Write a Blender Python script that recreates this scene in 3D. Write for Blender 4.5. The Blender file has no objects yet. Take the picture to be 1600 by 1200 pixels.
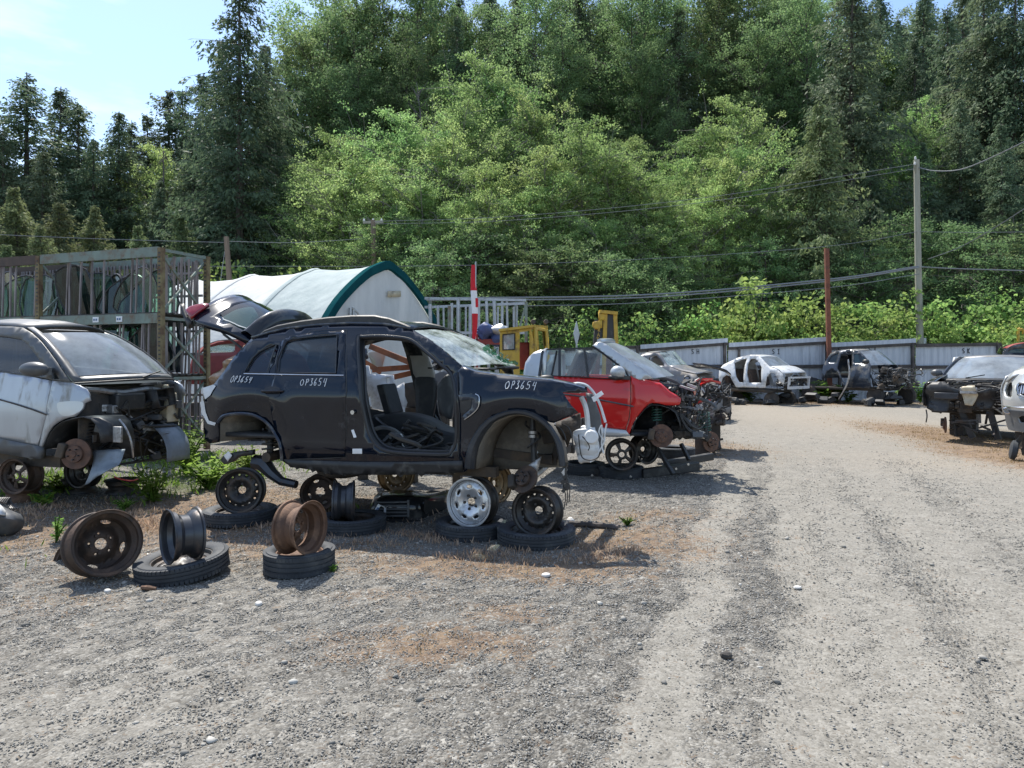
import bpy, math, random
import numpy as np
from mathutils import Vector, Matrix, Quaternion, noise
from mathutils.geometry import delaunay_2d_cdt

R = math.radians
CAM_H, FOC, HORIZON = 1.52, 1067.0, 566.0
scene = bpy.context.scene
COL = scene.collection
rnd = random.Random(7)


def at(px, py, Y):
    return Vector(((px - 800) / FOC * Y, Y, CAM_H + (HORIZON - py) / FOC * Y))


def gnd(px, py, z=0.0):
    Y = (CAM_H - z) * FOC / (py - HORIZON)
    return Vector(((px - 800) / FOC * Y, Y, z))


def cr(pts, n=4, closed=False):
    """Catmull-Rom through points of any dimension."""
    P = [Vector(p) for p in pts]
    if len(P) < 3:
        return P
    out = []
    m = len(P)
    for i in range(m if closed else m - 1):
        if closed:
            a, b, c, d = P[i - 1], P[i], P[(i + 1) % m], P[(i + 2) % m]
        else:
            b, c = P[i], P[i + 1]
            a = P[i - 1] if i else b * 2 - c
            d = P[i + 2] if i + 2 < m else c * 2 - b
        for k in range(n):
            t = k / n
            out.append(0.5 * ((2 * b) + (c - a) * t + (2 * a - 5 * b + 4 * c - d) * t * t + (3 * b - a - 3 * c + d) * t ** 3))
    if not closed:
        out.append(P[-1])
    return out


def inpoly(x, y, poly):
    c = False
    n = len(poly)
    j = n - 1
    for i in range(n):
        xi, yi = poly[i]
        xj, yj = poly[j]
        if (yi > y) != (yj > y) and x < (xj - xi) * (y - yi) / (yj - yi) + xi:
            c = not c
        j = i
    return c


def densify(poly, step):
    out = []
    n = len(poly)
    for i in range(n):
        a, b = poly[i], poly[(i + 1) % n]
        k = max(1, int(math.hypot(b[0] - a[0], b[1] - a[1]) / step))
        for q in range(k):
            t = q / k
            out.append((a[0] + (b[0] - a[0]) * t, a[1] + (b[1] - a[1]) * t))
    return out


def basis(d):
    """rotation taking +Z to d"""
    return Vector((0, 0, 1)).rotation_difference(Vector(d).normalized()).to_matrix()


class MB:
    def __init__(s):
        s.v = []
        s.f = []
        s.m = []
        s.mi = 0

    def add(s, vs, fs):
        o = len(s.v)
        s.v.extend([tuple(p) for p in vs])
        for f in fs:
            s.f.append([i + o for i in f])
            s.m.append(s.mi)
        return s

    def box(s, c, size, rot=None, taper=1.0):
        c = Vector(c)
        x, y, z = [q / 2 for q in size]
        pts = [Vector((i * x * (taper if k > 0 else 1), j * y * (taper if k > 0 else 1), k * z)) for k in (-1, 1) for j in (-1, 1) for i in (-1, 1)]
        if rot is not None:
            pts = [rot @ p for p in pts]
        return s.add([p + c for p in pts], [(0, 2, 3, 1), (4, 5, 7, 6), (0, 1, 5, 4), (2, 6, 7, 3), (0, 4, 6, 2), (1, 3, 7, 5)])

    def bar(s, a, b, w, h=None, up=(0, 0, 1)):
        a, b = Vector(a), Vector(b)
        h = h or w
        d = (b - a)
        L = d.length
        d.normalize()
        u = Vector(up)
        if abs(d.dot(u)) > 0.98:
            u = Vector((1, 0, 0))
        x = d.cross(u).normalized()
        z = x.cross(d)
        rot = Matrix((x, d, z)).transposed()
        return s.box((a + b) / 2, (w, L, h), rot)

    def tube(s, pts, r, n=7, cap=True, closed=False):
        P = [Vector(p) for p in pts]
        m = len(P)
        rs = r if isinstance(r, (list, tuple)) else [r] * m
        T = []
        for i in range(m):
            if closed:
                t = P[(i + 1) % m] - P[i - 1]
            else:
                t = P[min(i + 1, m - 1)] - P[max(i - 1, 0)]
            T.append(t.normalized() if t.length > 1e-9 else Vector((0, 0, 1)))
        u = T[0].orthogonal().normalized()
        vs = []
        for i in range(m):
            if i:
                u = T[i - 1].rotation_difference(T[i]) @ u
            u = (u - T[i] * u.dot(T[i])).normalized()
            w = T[i].cross(u)
            for k in range(n):
                a = 2 * math.pi * k / n
                vs.append(P[i] + (u * math.cos(a) + w * math.sin(a)) * rs[i])
        fs = []
        for i in range(m if closed else m - 1):
            for k in range(n):
                j = (i + 1) % m
                fs.append((i * n + k, i * n + (k + 1) % n, j * n + (k + 1) % n, j * n + k))
        if cap and not closed:
            fs.append(list(range(n))[::-1])
            fs.append([(m - 1) * n + k for k in range(n)])
        return s.add(vs, fs)

    def lathe(s, prof, n=32, M=None, closed=False):
        """prof: list of (r, z) turned round local z; M: 4x4"""
        M = M or Matrix()
        vs = []
        m = len(prof)
        for r, z in prof:
            for k in range(n):
                a = 2 * math.pi * k / n
                vs.append(M @ Vector((r * math.cos(a), r * math.sin(a), z)))
        fs = []
        for i in range(m if closed else m - 1):
            j = (i + 1) % m
            for k in range(n):
                fs.append((i * n + k, i * n + (k + 1) % n, j * n + (k + 1) % n, j * n + k))
        return s.add(vs, fs)

    def grid(s, rows, flip=False):
        m, n = len(rows), len(rows[0])
        vs = [p for r in rows for p in r]
        fs = []
        for i in range(m - 1):
            for k in range(n - 1):
                q = (i * n + k, i * n + k + 1, (i + 1) * n + k + 1, (i + 1) * n + k)
                fs.append(q[::-1] if flip else q)
        return s.add(vs, fs)

    def patch(s, rows, nu=4, nv=4):
        rr = [cr(r, nu) for r in rows]
        cols = [cr([r[k] for r in rr], nv) for k in range(len(rr[0]))]
        return s.grid([[c[i] for c in cols] for i in range(len(cols[0]))])

    def ell(s, c, rad, rot=None, n=12, m=8):
        c = Vector(c)
        rows = []
        for i in range(m + 1):
            ph = math.pi * i / m
            row = []
            for k in range(n + 1):
                th = 2 * math.pi * k / n
                p = Vector((rad[0] * math.sin(ph) * math.cos(th), rad[1] * math.sin(ph) * math.sin(th), rad[2] * math.cos(ph)))
                row.append(c + (rot @ p if rot is not None else p))
            rows.append(row)
        return s.grid(rows)

    def panel(s, outline, holes=(), fn=None, step=0.06, dens=None):
        """a flat outline with holes, filled with an even mesh and mapped to 3-D by fn"""
        dens = dens or step
        vs, es, loops = [], [], []
        for lp in [outline] + list(holes):
            lp = densify([(p[0], p[1]) for p in lp], dens)
            loops.append(lp)
            o = len(vs)
            vs += [Vector(p) for p in lp]
            es += [(o + i, o + (i + 1) % len(lp)) for i in range(len(lp))]
        nb = len(vs)
        xs = [p[0] for p in loops[0]]
        ys = [p[1] for p in loops[0]]
        x0, x1, y0, y1 = min(xs), max(xs), min(ys), max(ys)
        edge = np.array([(p[0], p[1]) for p in vs])
        gy = y0 + step * 0.5
        while gy < y1:
            gx = x0 + step * 0.5
            while gx < x1:
                if inpoly(gx, gy, loops[0]) and not any(inpoly(gx, gy, h) for h in loops[1:]):
                    if ((edge[:, 0] - gx) ** 2 + (edge[:, 1] - gy) ** 2).min() > (0.45 * step) ** 2:
                        vs.append(Vector((gx, gy)))
                gx += step
            gy += step
        ov, oe, of, _, _, _ = delaunay_2d_cdt(vs, es, [], 0, 1e-6)
        fs = []
        for f in of:
            cx = sum(ov[i][0] for i in f) / len(f)
            cy = sum(ov[i][1] for i in f) / len(f)
            if inpoly(cx, cy, loops[0]) and not any(inpoly(cx, cy, h) for h in loops[1:]):
                fs.append(tuple(f))
        fn = fn or (lambda a, b: (a, 0, b))
        return s.add([fn(p[0], p[1]) for p in ov], fs)

    def mirror_y(s):
        n = len(s.v)
        s.v += [(x, -y, z) for x, y, z in s.v]
        s.f += [[i + n for i in f[::-1]] for f in s.f[:]]
        s.m += s.m[:]
        return s

    def build(s, name, mat, parent=None, smooth=35, solid=None, bevel=None, M=None):
        me = bpy.data.meshes.new(name)
        me.from_pydata(s.v, [], s.f)
        for q in (mat if isinstance(mat, (list, tuple)) else [mat]):
            me.materials.append(q)
        if max(s.m or [0]) > 0:
            me.polygons.foreach_set('material_index', s.m)
        if M is not None:
            me.transform(M)
        if smooth:
            me.shade_smooth()
            me.set_sharp_from_angle(angle=R(smooth))
        me.update()
        o = bpy.data.objects.new(name, me)
        COL.objects.link(o)
        if parent is not None:
            o.parent = parent
        if solid:
            md = o.modifiers.new('thick', 'SOLIDIFY')
            md.thickness = abs(solid)
            md.offset = -1 if solid > 0 else 1
        if bevel:
            md = o.modifiers.new('bev', 'BEVEL')
            md.width = bevel
            md.segments = 2
            md.limit_method = 'ANGLE'
        return o


def tag(o, label, cat=None, group=None, kind=None):
    if label:
        o['label'] = label
    if cat:
        o['category'] = cat
    if group:
        o['group'] = group
    if kind:
        o['kind'] = kind
    return o


def thing(name, label, cat, loc=(0, 0, 0), rot=(0, 0, 0), group=None):
    o = bpy.data.objects.new(name, None)
    o.empty_display_size = 0.2
    COL.objects.link(o)
    o.location = loc
    o.rotation_euler = rot
    return tag(o, label, cat, group, 'thing')


def copy_tree(o, parent=None):
    c = o.copy()
    COL.objects.link(c)
    if parent is not None:
        c.parent = parent
    for ch in list(o.children):
        copy_tree(ch, c)
    return c


class Frame:
    """a car's own axes: x forward, y left (away from us), z up; y = -w is the side we see.
    (px, Y) gives the point of that side where x = 0."""

    def __init__(s, px, Y, th, w):
        s.w = w
        s.th = th
        P = Vector(((px - 800) / FOC * Y, Y, 0))
        s.fwd = Vector((math.cos(R(th)), -math.sin(R(th)), 0))
        s.left = Vector((math.sin(R(th)), math.cos(R(th)), 0))
        s.o = P + s.left * w
        s.inv = (Matrix.Translation(s.o) @ Matrix.Rotation(-R(th), 4, 'Z')).inverted()
        s.c = s.inv @ Vector((0, 0, CAM_H))
        s.rot = (0, 0, -R(th))

    def dir(s, px, py):
        d = Vector(((px - 800) / FOC, 1, (HORIZON - py) / FOC))
        return s.inv.to_3x3() @ d

    def side(s, px, py, W=None):
        """pixel -> (x, z) on the near side y = -W(x, z)"""
        d = s.dir(px, py)
        y = -s.w
        for _ in range(5):
            t = (y - s.c.y) / d.y
            p = s.c + d * t
            y = -(W(p.x, p.z) if W else s.w)
        t = (y - s.c.y) / d.y
        p = s.c + d * t
        return (p.x, p.z)

    def sides(s, pts, W=None):
        return [s.side(a, b, W) for a, b in pts]

    def aty(s, px, py, y):
        d = s.dir(px, py)
        return s.c + d * ((y - s.c.y) / d.y)

    def atx(s, px, py, x):
        d = s.dir(px, py)
        return s.c + d * ((x - s.c.x) / d.x)

    def root(s, name, label, cat, group=None):
        return thing(name, label, cat, s.o, s.rot, group)


# ---------- handwriting ----------
STROKES = {
    'O': [[(.5, 1), (.15, .8), (.05, .4), (.3, 0), (.7, .1), (.85, .6), (.6, .95), (.45, 1)]],
    'P': [[(.2, 0), (.3, .95)], [(.15, .9), (.6, 1), (.8, .75), (.55, .5), (.25, .5)]],
    '3': [[(.15, .95), (.7, 1), (.45, .6), (.75, .35), (.55, .02), (.1, .08)]],
    '6': [[(.7, 1), (.3, .6), (.15, .2), (.4, 0), (.7, .15), (.65, .4), (.25, .35)]],
    '5': [[(.85, 1), (.35, .95), (.25, .55), (.65, .55), (.75, .2), (.45, 0), (.1, .08)]],
    '4': [[(.35, 1), (.15, .45), (.8, .5)], [(.8, 1), (.6, -.15)]],
    'S': [[(.8, .9), (.5, 1), (.2, .8), (.4, .55), (.75, .35), (.6, .05), (.15, .08)]],
    'H': [[(.15, 0), (.15, 1)], [(.8, 0), (.8, 1)], [(.15, .5), (.8, .5)]],
    'I': [[(.5, 0), (.5, 1)], [(.2, 0), (.8, 0)], [(.2, 1), (.8, 1)]],
    'J': [[(.3, 1), (.9, 1)], [(.65, 1), (.6, .2), (.35, 0), (.1, .2)]],
    'W': [[(.05, 1), (.25, 0), (.5, .7), (.75, 0), (.95, 1)]],
    'K': [[(.15, 0), (.15, 1)], [(.8, 1), (.2, .45), (.85, 0)]],
    'B': [[(.15, 0), (.15, 1), (.7, .9), (.65, .6), (.2, .52), (.75, .4), (.75, .1), (.15, 0)]],
    'A': [[(.05, 0), (.5, 1), (.95, 0)], [(.25, .4), (.75, .4)]],
    'T': [[(.5, 0), (.5, 1)], [(.05, 1), (.95, 1)]],
    'R': [[(.15, 0), (.15, 1), (.75, .85), (.7, .55), (.2, .5), (.85, 0)]],
}


def write(mb, text, fn, h, r, adv=0.85, smooth=3):
    """fn(u, v): metres along and up -> 3-D point"""
    u = 0.0
    for ch in text:
        for st in STROKES.get(ch, []):
            pts = cr([(u + a * h * .62, b * h) for a, b in st], smooth) if len(st) > 4 else st and [(u + a * h * .62, b * h) for a, b in st]
            mb.tube([fn(p[0], p[1]) for p in pts], r, 4)
        u += h * adv
    return mb
# ---------- materials ----------
MAT = {}


class NT:
    def __init__(s, name):
        s.m = bpy.data.materials.new(name)
        s.m.use_nodes = True
        s.t = s.m.node_tree
        s.t.nodes.clear()
        s.out = s.t.nodes.new('ShaderNodeOutputMaterial')
        MAT[name] = s.m

    def n(s, typ, **kw):
        nd = s.t.nodes.new('ShaderNode' + typ)
        for k, v in kw.items():
            if k.startswith('_'):
                setattr(nd, k[1:], v)
            else:
                nd.inputs[k.replace('__', ' ')].default_value = v
        return nd

    def l(s, a, b):
        s.t.links.new(a, b)

    def coord(s, kind='Object', scale=(1, 1, 1)):
        c = s.n('TexCoord')
        mp = s.n('Mapping')
        mp.inputs['Scale'].default_value = scale
        s.l(c.outputs[kind], mp.inputs['Vector'])
        return mp.outputs['Vector']

    def noise(s, vec, scale, detail=4, rough=0.55):
        n = s.n('TexNoise')
        n.inputs['Scale'].default_value = scale
        n.inputs['Detail'].default_value = detail
        n.inputs['Roughness'].default_value = rough
        s.l(vec, n.inputs['Vector'])
        return n.outputs['Fac']

    def ramp(s, fac, stops):
        r = s.n('ValToRGB')
        el = r.color_ramp.elements
        while len(el) > 1:
            el.remove(el[0])
        el[0].position = stops[0][0]
        el[0].color = (*stops[0][1], 1) if len(stops[0][1]) == 3 else stops[0][1]
        for p, c in stops[1:]:
            e = el.new(p)
            e.color = (*c, 1) if len(c) == 3 else c
        s.l(fac, r.inputs['Fac'])
        return r.outputs['Color']

    def mix(s, fac, a, b, mode='MIX'):
        m = s.n('Mix', _data_type='RGBA', _blend_type=mode)
        for val, idx in ((fac, 0), (a, 6), (b, 7)):
            if hasattr(val, 'is_output'):
                s.l(val, m.inputs[idx])
            else:
                m.inputs[idx].default_value = (*val, 1) if isinstance(val, tuple) else val
        return m.outputs[2]

    def math(s, op, a, b=0.0, clamp=False):
        m = s.n('Math', _operation=op, _use_clamp=clamp)
        for i, val in enumerate((a, b)):
            if hasattr(val, 'is_output'):
                s.l(val, m.inputs[i])
            else:
                m.inputs[i].default_value = val
        return m.outputs[0]

    def bump(s, h, strength=0.3, dist=0.01):
        b = s.n('Bump')
        b.inputs['Strength'].default_value = strength
        b.inputs['Distance'].default_value = dist
        s.l(h, b.inputs['Height'])
        return b.outputs['Normal']

    def bsdf(s, col, rough=0.5, metal=0.0, coat=0.0, normal=None, spec=0.5, coat_rough=0.05):
        b = s.n('BsdfPrincipled')
        for val, k in ((col, 'Base Color'), (rough, 'Roughness'), (metal, 'Metallic')):
            if hasattr(val, 'is_output'):
                s.l(val, b.inputs[k])
            else:
                b.inputs[k].default_value = (*val, 1) if isinstance(val, tuple) else val
        b.inputs['Coat Weight'].default_value = coat
        b.inputs['Coat Roughness'].default_value = coat_rough
        b.inputs['Specular IOR Level'].default_value = spec
        if normal is not None:
            s.l(normal, b.inputs['Normal'])
        s.l(b.outputs[0], s.out.inputs[0])
        return b


def pm(name, c1, c2=None, scale=6, rough=0.5, metal=0.0, coat=0.0, bump=0.0, bscale=60, dirt=None, damt=0.5, dscale=3, stretch=(1, 1, 1), spec=0.5, rough2=None, bdist=0.01):
    """two-tone noise material with an optional layer of dirt in patches"""
    t = NT(name)
    v = t.coord('Object', stretch)
    f = t.noise(v, scale, 5, 0.6)
    f = t.ramp(f, [(0.35, (0, 0, 0)), (0.65, (1, 1, 1))])
    col = t.mix(f, c1, c2 or tuple(x * 0.8 for x in c1))
    rg = rough
    if dirt:
        d = t.noise(v, dscale, 8, 0.68)
        d = t.ramp(d, [(0.62 - damt * 0.35, (0, 0, 0)), (0.78 - damt * 0.25, (1, 1, 1))])
        col = t.mix(d, col, dirt)
        rg = t.math('ADD', t.math('MULTIPLY', d, (rough2 or 0.9) - rough), rough)
    nm = t.bump(t.noise(t.coord('Object'), bscale, 4, 0.6), bump, bdist) if bump else None
    t.bsdf(col, rg, metal, coat, nm, spec)
    return t.m


def glassm(name, tint, dust=0.0, dust_sheen_col=(.6, .62, .6), rough=0.02, dscale=2.5, refl=1.0, dvar=0.4):
    t = NT(name)
    tr = t.n('BsdfTransparent')
    tr.inputs[0].default_value = (*tint, 1)
    gl = t.n('BsdfGlossy')
    gl.inputs['Roughness'].default_value = rough
    gl.inputs['Color'].default_value = (refl, refl, refl, 1)
    lw = t.n('LayerWeight')
    lw.inputs['Blend'].default_value = .5
    fr = t.math('ADD', t.math('MULTIPLY', t.math('POWER', lw.outputs['Facing'], 4.0), .9), .05)
    mx = t.n('MixShader')
    t.l(fr, mx.inputs[0])
    t.l(tr.outputs[0], mx.inputs[1])
    t.l(gl.outputs[0], mx.inputs[2])
    sh = mx.outputs[0]
    if dust:
        df = t.n('BsdfDiffuse')
        df.inputs[0].default_value = (*dust_sheen_col, 1)
        tl = t.n('BsdfTranslucent')
        tl.inputs[0].default_value = (*dust_sheen_col, 1)
        m0 = t.n('MixShader')
        m0.inputs[0].default_value = 0.4
        t.l(df.outputs[0], m0.inputs[1])
        t.l(tl.outputs[0], m0.inputs[2])
        f = t.noise(t.coord('Object'), dscale, 8, 0.65)
        f = t.ramp(f, [(0.3, (max(0, dust - dvar),) * 3), (0.7, (min(1, dust + dvar),) * 3)])
        m2 = t.n('MixShader')
        t.l(f, m2.inputs[0])
        t.l(sh, m2.inputs[1])
        t.l(m0.outputs[0], m2.inputs[2])
        sh = m2.outputs[0]
    t.l(sh, t.out.inputs[0])
    return t.m


# car paint and car bits
M_archtrim = pm('arch_plastic', (.03, .035, .042), (.022, .025, .03), 6, 0.5, dirt=(.09, .085, .08), damt=.2)
M_navy = pm('navy_paint', (.0014, .004, .010), (.0025, .006, .014), 3, 0.2, 0.0, .8, dirt=(.06, .062, .065), damt=.06, dscale=5, spec=.12)
M_navytop = pm('dusty_navy_paint', (.012, .02, .035), (.025, .034, .05), 6, 0.3, 0, .8, dirt=(.16, .16, .15), damt=.3, dscale=7, spec=.12)
M_silver = pm('silver_paint', (.40, .425, .455), (.35, .37, .40), 2, 0.36, .5, .4, dirt=(.20, .18, .13), damt=.30, dscale=3.5, stretch=(1.5, 1.5, .35))
M_silver2 = pm('champagne_silver_paint', (.50, .51, .51), (.44, .45, .45), 2, 0.34, .4, .6, dirt=(.3, .28, .24), damt=.2)
M_white = pm('white_car_paint', (.62, .63, .63), (.52, .53, .54), 3, 0.35, 0, .5, dirt=(.25, .22, .18), damt=.3, dscale=4)
M_red = pm('red_paint', (.58, .022, .018), (.50, .018, .016), 2, 0.28, 0, .9, dirt=(.22, .07, .06), damt=.12, dscale=4, spec=.12)
M_greycar = pm('dull_grey_paint', (.20, .20, .21), (.15, .15, .16), 4, 0.45, .3, .3, dirt=(.22, .19, .15), damt=.4)
M_darkcar = pm('dark_blue_grey_paint', (.025, .032, .045), (.035, .04, .05), 3, 0.3, .2, .8, dirt=(.16, .15, .13), damt=.3, spec=.12)
M_blackcar = pm('black_car_paint', (.012, .013, .015), (.02, .021, .023), 3, 0.32, 0, .7, dirt=(.14, .13, .115), damt=.3, spec=.12)
M_plastic = pm('black_plastic', (.014, .015, .016), (.026, .026, .027), 12, 0.5, dirt=(.10, .095, .085), damt=.25, dscale=8, bump=.1)
M_plastgrey = pm('grey_plastic', (.085, .09, .095), (.06, .064, .07), 8, 0.45, dirt=(.14, .13, .11), damt=.3)
M_bluegrey = pm('blue_grey_plastic', (.20, .235, .27), (.13, .155, .18), 6, 0.4, dirt=(.15, .14, .12), damt=.3)
M_liner = pm('dusty_wheel_liner', (.15, .135, .11), (.085, .078, .066), 5, 0.85, dirt=(.24, .21, .17), damt=.45, dscale=5, bump=.3)
M_under = pm('grimy_underbody', (.03, .028, .026), (.055, .045, .036), 8, 0.8, dirt=(.12, .085, .055), damt=.3, bump=.4)
M_seal = pm('door_seal_rubber', (.012, .013, .015), (.02, .021, .024), 10, 0.4)
M_chrome = pm('dull_chrome', (.55, .56, .57), (.45, .45, .46), 9, 0.25, 1.0)
M_alu = pm('raw_aluminium', (.5, .5, .5), (.36, .36, .36), 12, 0.45, .8, dirt=(.16, .14, .12), damt=.4, dscale=9)
M_trimgrey = pm('grey_beige_trim', (.30, .285, .26), (.25, .24, .22), 8, 0.8)
M_trimdark = pm('dark_cabin_trim', (.016, .018, .021), (.028, .03, .033), 7, 0.55, dirt=(.08, .078, .072), damt=.2)
M_tan = pm('tan_pillar_foam', (.36, .25, .16), (.22, .14, .085), 9, 0.8, dirt=(.5, .46, .4), damt=.35)
M_whiteplast = pm('milky_plastic', (.62, .63, .63), (.52, .53, .53), 7, 0.45, dirt=(.34, .32, .28), damt=.3, dscale=9)
M_cream = pm('yellowed_plastic', (.55, .48, .34), (.42, .36, .25), 9, 0.5, dirt=(.2, .17, .12), damt=.35)
M_glass_dark = glassm('tinted_glass', (.05, .07, .09), dust=.12, dust_sheen_col=(.16, .24, .34), dvar=.08)  # bluish film colour paints in the sky reflection on the side windows
M_glass_clear = glassm('window_glass', (.72, .82, .82), dust=.10, dust_sheen_col=(.5, .52, .52), dvar=.12)
M_glass_dusty = glassm('dusty_windscreen', (.5, .58, .62), dust=.48, dust_sheen_col=(.46, .52, .58), rough=.05, dvar=.25)
M_glass_smash = glassm('crazed_windscreen', (.6, .78, .74), dust=.45, dust_sheen_col=(.66, .74, .72), dscale=7, rough=.1, dvar=.45)
M_glass_green = glassm('green_edged_glass', (.40, .62, .50), dust=.05, dust_sheen_col=(.20, .28, .23), dvar=.05, dscale=3)
M_glass_teal = glassm('privacy_glass', (.06, .12, .115), dust=.06, dust_sheen_col=(.10, .16, .15), dvar=.06)
M_redlens = pm('red_lamp_lens', (.26, .008, .014), (.18, .006, .01), 9, 0.15, 0, 1)
M_chalk = pm('chalk_marker', (.72, .74, .76), (.6, .62, .64), 30, 0.9)
M_marker = pm('black_marker_paint', (.03, .03, .035), None, 20, 0.8)
M_paper = pm('white_paper_tag', (.78, .79, .8), (.7, .7, .7), 12, 0.8)
M_paperblue = pm('blue_ink', (.1, .17, .3), None, 12, 0.8)
# wheels and scrap
M_blacksteel = pm('black_enamel_steel', (.02, .019, .018), (.034, .03, .027), 9, 0.42, .1, 0, dirt=(.13, .085, .055), damt=.3, dscale=7, bump=.1)
M_bluesteel = pm('grey_worn_steel', (.06, .064, .072), (.035, .036, .04), 6, 0.35, .5, dirt=(.14, .10, .08), damt=.25, dscale=6)
M_rust = pm('rusty_steel', (.13, .07, .042), (.075, .042, .028), 7, 0.75, .15, 0, bump=.35, dirt=(.24, .14, .085), damt=.4, dscale=6)
M_rustdark = pm('dark_brown_rust', (.075, .048, .034), (.04, .03, .024), 7, 0.65, .2, 0, bump=.3, dirt=(.17, .105, .07), damt=.35, dscale=5)
M_rustbrake = pm('rusted_brake_iron', (.16, .085, .055), (.08, .05, .04), 16, 0.75, .2, 0, bump=.4)
M_gold = pm('brassy_steel', (.19, .13, .065), (.12, .08, .04), 7, 0.5, .5, dirt=(.1, .06, .04), damt=.3)
M_alloy = pm('silver_alloy', (.60, .61, .62), (.50, .51, .52), 7, 0.32, .65, .2, dirt=(.16, .15, .14), damt=.22, dscale=9)
M_orange = pm('orange_rust_beam', (.30, .105, .045), (.2, .075, .035), 6, 0.8, bump=.2, dirt=(.12, .06, .04), damt=.4)
M_ironpost = pm('red_rust_post', (.21, .075, .04), (.14, .05, .03), 4, 0.85, bump=.3, dirt=(.08, .04, .03), damt=.3)
M_cable = pm('grey_cable', (.22, .225, .23), (.16, .165, .17), 20, 0.5)
M_wire = pm('wire_loom', (.02, .02, .022), (.04, .036, .03), 20, 0.5)
M_spring = pm('green_coated_spring', (.03, .10, .075), (.02, .05, .04), 9, 0.45)
M_copper = pm('red_cable', (.32, .04, .03), None, 9, 0.5)
M_galv = pm('galvanised_pipe', (.42, .44, .45), (.34, .36, .37), 9, 0.45, .5, dirt=(.2, .17, .13), damt=.2)
M_yellow = pm('chipped_yellow_paint', (.50, .32, .035), (.40, .25, .03), 5, 0.55, dirt=(.14, .09, .05), damt=.28, dscale=6)
M_rackgreen = pm('faded_rack_paint', (.19, .24, .20), (.15, .18, .155), 4, 0.7, dirt=(.16, .10, .06), damt=.42, dscale=5)
M_rackpost = pm('olive_rusty_post', (.20, .16, .075), (.14, .10, .05), 6, 0.75, dirt=(.10, .05, .03), damt=.45, dscale=6)
M_rackrust = pm('brown_rack_beam', (.09, .06, .045), (.06, .043, .034), 6, 0.8)
M_slat = pm('grey_weathered_lath', (.33, .285, .275), (.22, .19, .185), 5, 0.9, stretch=(3, 3, .4), dirt=(.1, .085, .07), damt=.35)
M_wood = pm('dark_weathered_timber', (.075, .066, .06), (.05, .044, .04), 5, 0.9, stretch=(1, 1, 1), dirt=(.13, .11, .10), damt=.3, bump=.3)
M_polewood = pm('grey_green_pole_wood', (.32, .31, .25), (.25, .24, .19), 3, 0.9, stretch=(4, 4, .3), dirt=(.2, .16, .12), damt=.2, bump=.3)
M_polebrown = pm('brown_pole_wood', (.22, .165, .12), (.16, .12, .09), 3, 0.9, stretch=(4, 4, .3), bump=.3)
M_bark = pm('grey_bark', (.11, .095, .08), (.07, .06, .05), 3, 0.9, stretch=(2, 2, .5), bump=.5, bscale=20)
M_barkpale = pm('pale_alder_bark', (.25, .235, .21), (.16, .15, .135), 3, 0.9, stretch=(1, 1, 2), bump=.4, bscale=20)
M_deadwood = pm('dead_grey_twig', (.17, .15, .14), (.12, .105, .10), 3, 0.9)
M_whitepaint = pm('white_painted_steel', (.70, .71, .70), None, 6, 0.5)
M_flagred = pm('red_flag_cloth', (.55, .015, .025), (.48, .012, .02), 6, 0.8)
M_flagwhite = pm('white_flag_cloth', (.74, .74, .75), (.66, .66, .68), 6, 0.8)
M_bluetarp = pm('blue_tarpaulin', (.035, .06, .16), (.05, .08, .2), 6, 0.5)
M_redmetal = pm('dull_red_steel', (.24, .035, .03), (.17, .025, .022), 4, 0.6)
M_stonewhite = pm('pale_pebble', (.58, .56, .52), (.48, .46, .43), 20, 0.9)


def tyre_mat():
    t = NT('tyre_rubber')
    v = t.coord('Object')
    f = t.noise(v, 5, 6, .65)
    col = t.ramp(f, [(.3, (.016, .019, .024)), (.55, (.032, .037, .044)), (.75, (.10, .098, .09))])
    t.bsdf(col, .72, normal=t.bump(t.noise(v, 90, 3), .15))
    return t.m


def sheet_mat():
    """corrugated pale sheet: ribs are modelled; here only weathering streaks"""
    t = NT('weathered_white_sheet')
    v = t.coord('Object', (6, 6, .45))
    f = t.noise(v, 1.4, 6, .6)
    col = t.ramp(f, [(.3, (.33, .36, .40)), (.6, (.46, .49, .53)), (.78, (.54, .57, .60))])
    d = t.noise(t.coord('Object', (1, 1, .5)), 1.2, 8, .7)
    d = t.ramp(d, [(.56, (0, 0, 0)), (.74, (1, 1, 1))])
    col = t.mix(d, col, (.24, .23, .21))
    t.bsdf(col, .55)
    return t.m


def canvas_mat(name, a, b, trans=.35, streak=True):
    t = NT(name)
    v = t.coord('Object', (1.5, 1.5, .35) if streak else (1, 1, 1))
    f = t.noise(v, 1.3, 7, .62)
    col = t.ramp(f, [(.35, a), (.7, b)])
    d = t.n('BsdfDiffuse')
    tl = t.n('BsdfTranslucent')
    t.l(col, d.inputs[0])
    t.l(col, tl.inputs[0])
    nm = t.bump(t.noise(t.coord('Object'), 1.6, 4), .5, .12)
    t.l(nm, d.inputs['Normal'])
    mx = t.n('MixShader')
    mx.inputs[0].default_value = trans
    t.l(d.outputs[0], mx.inputs[1])
    t.l(tl.outputs[0], mx.inputs[2])
    t.l(mx.outputs[0], t.out.inputs[0])
    return t.m


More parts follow.
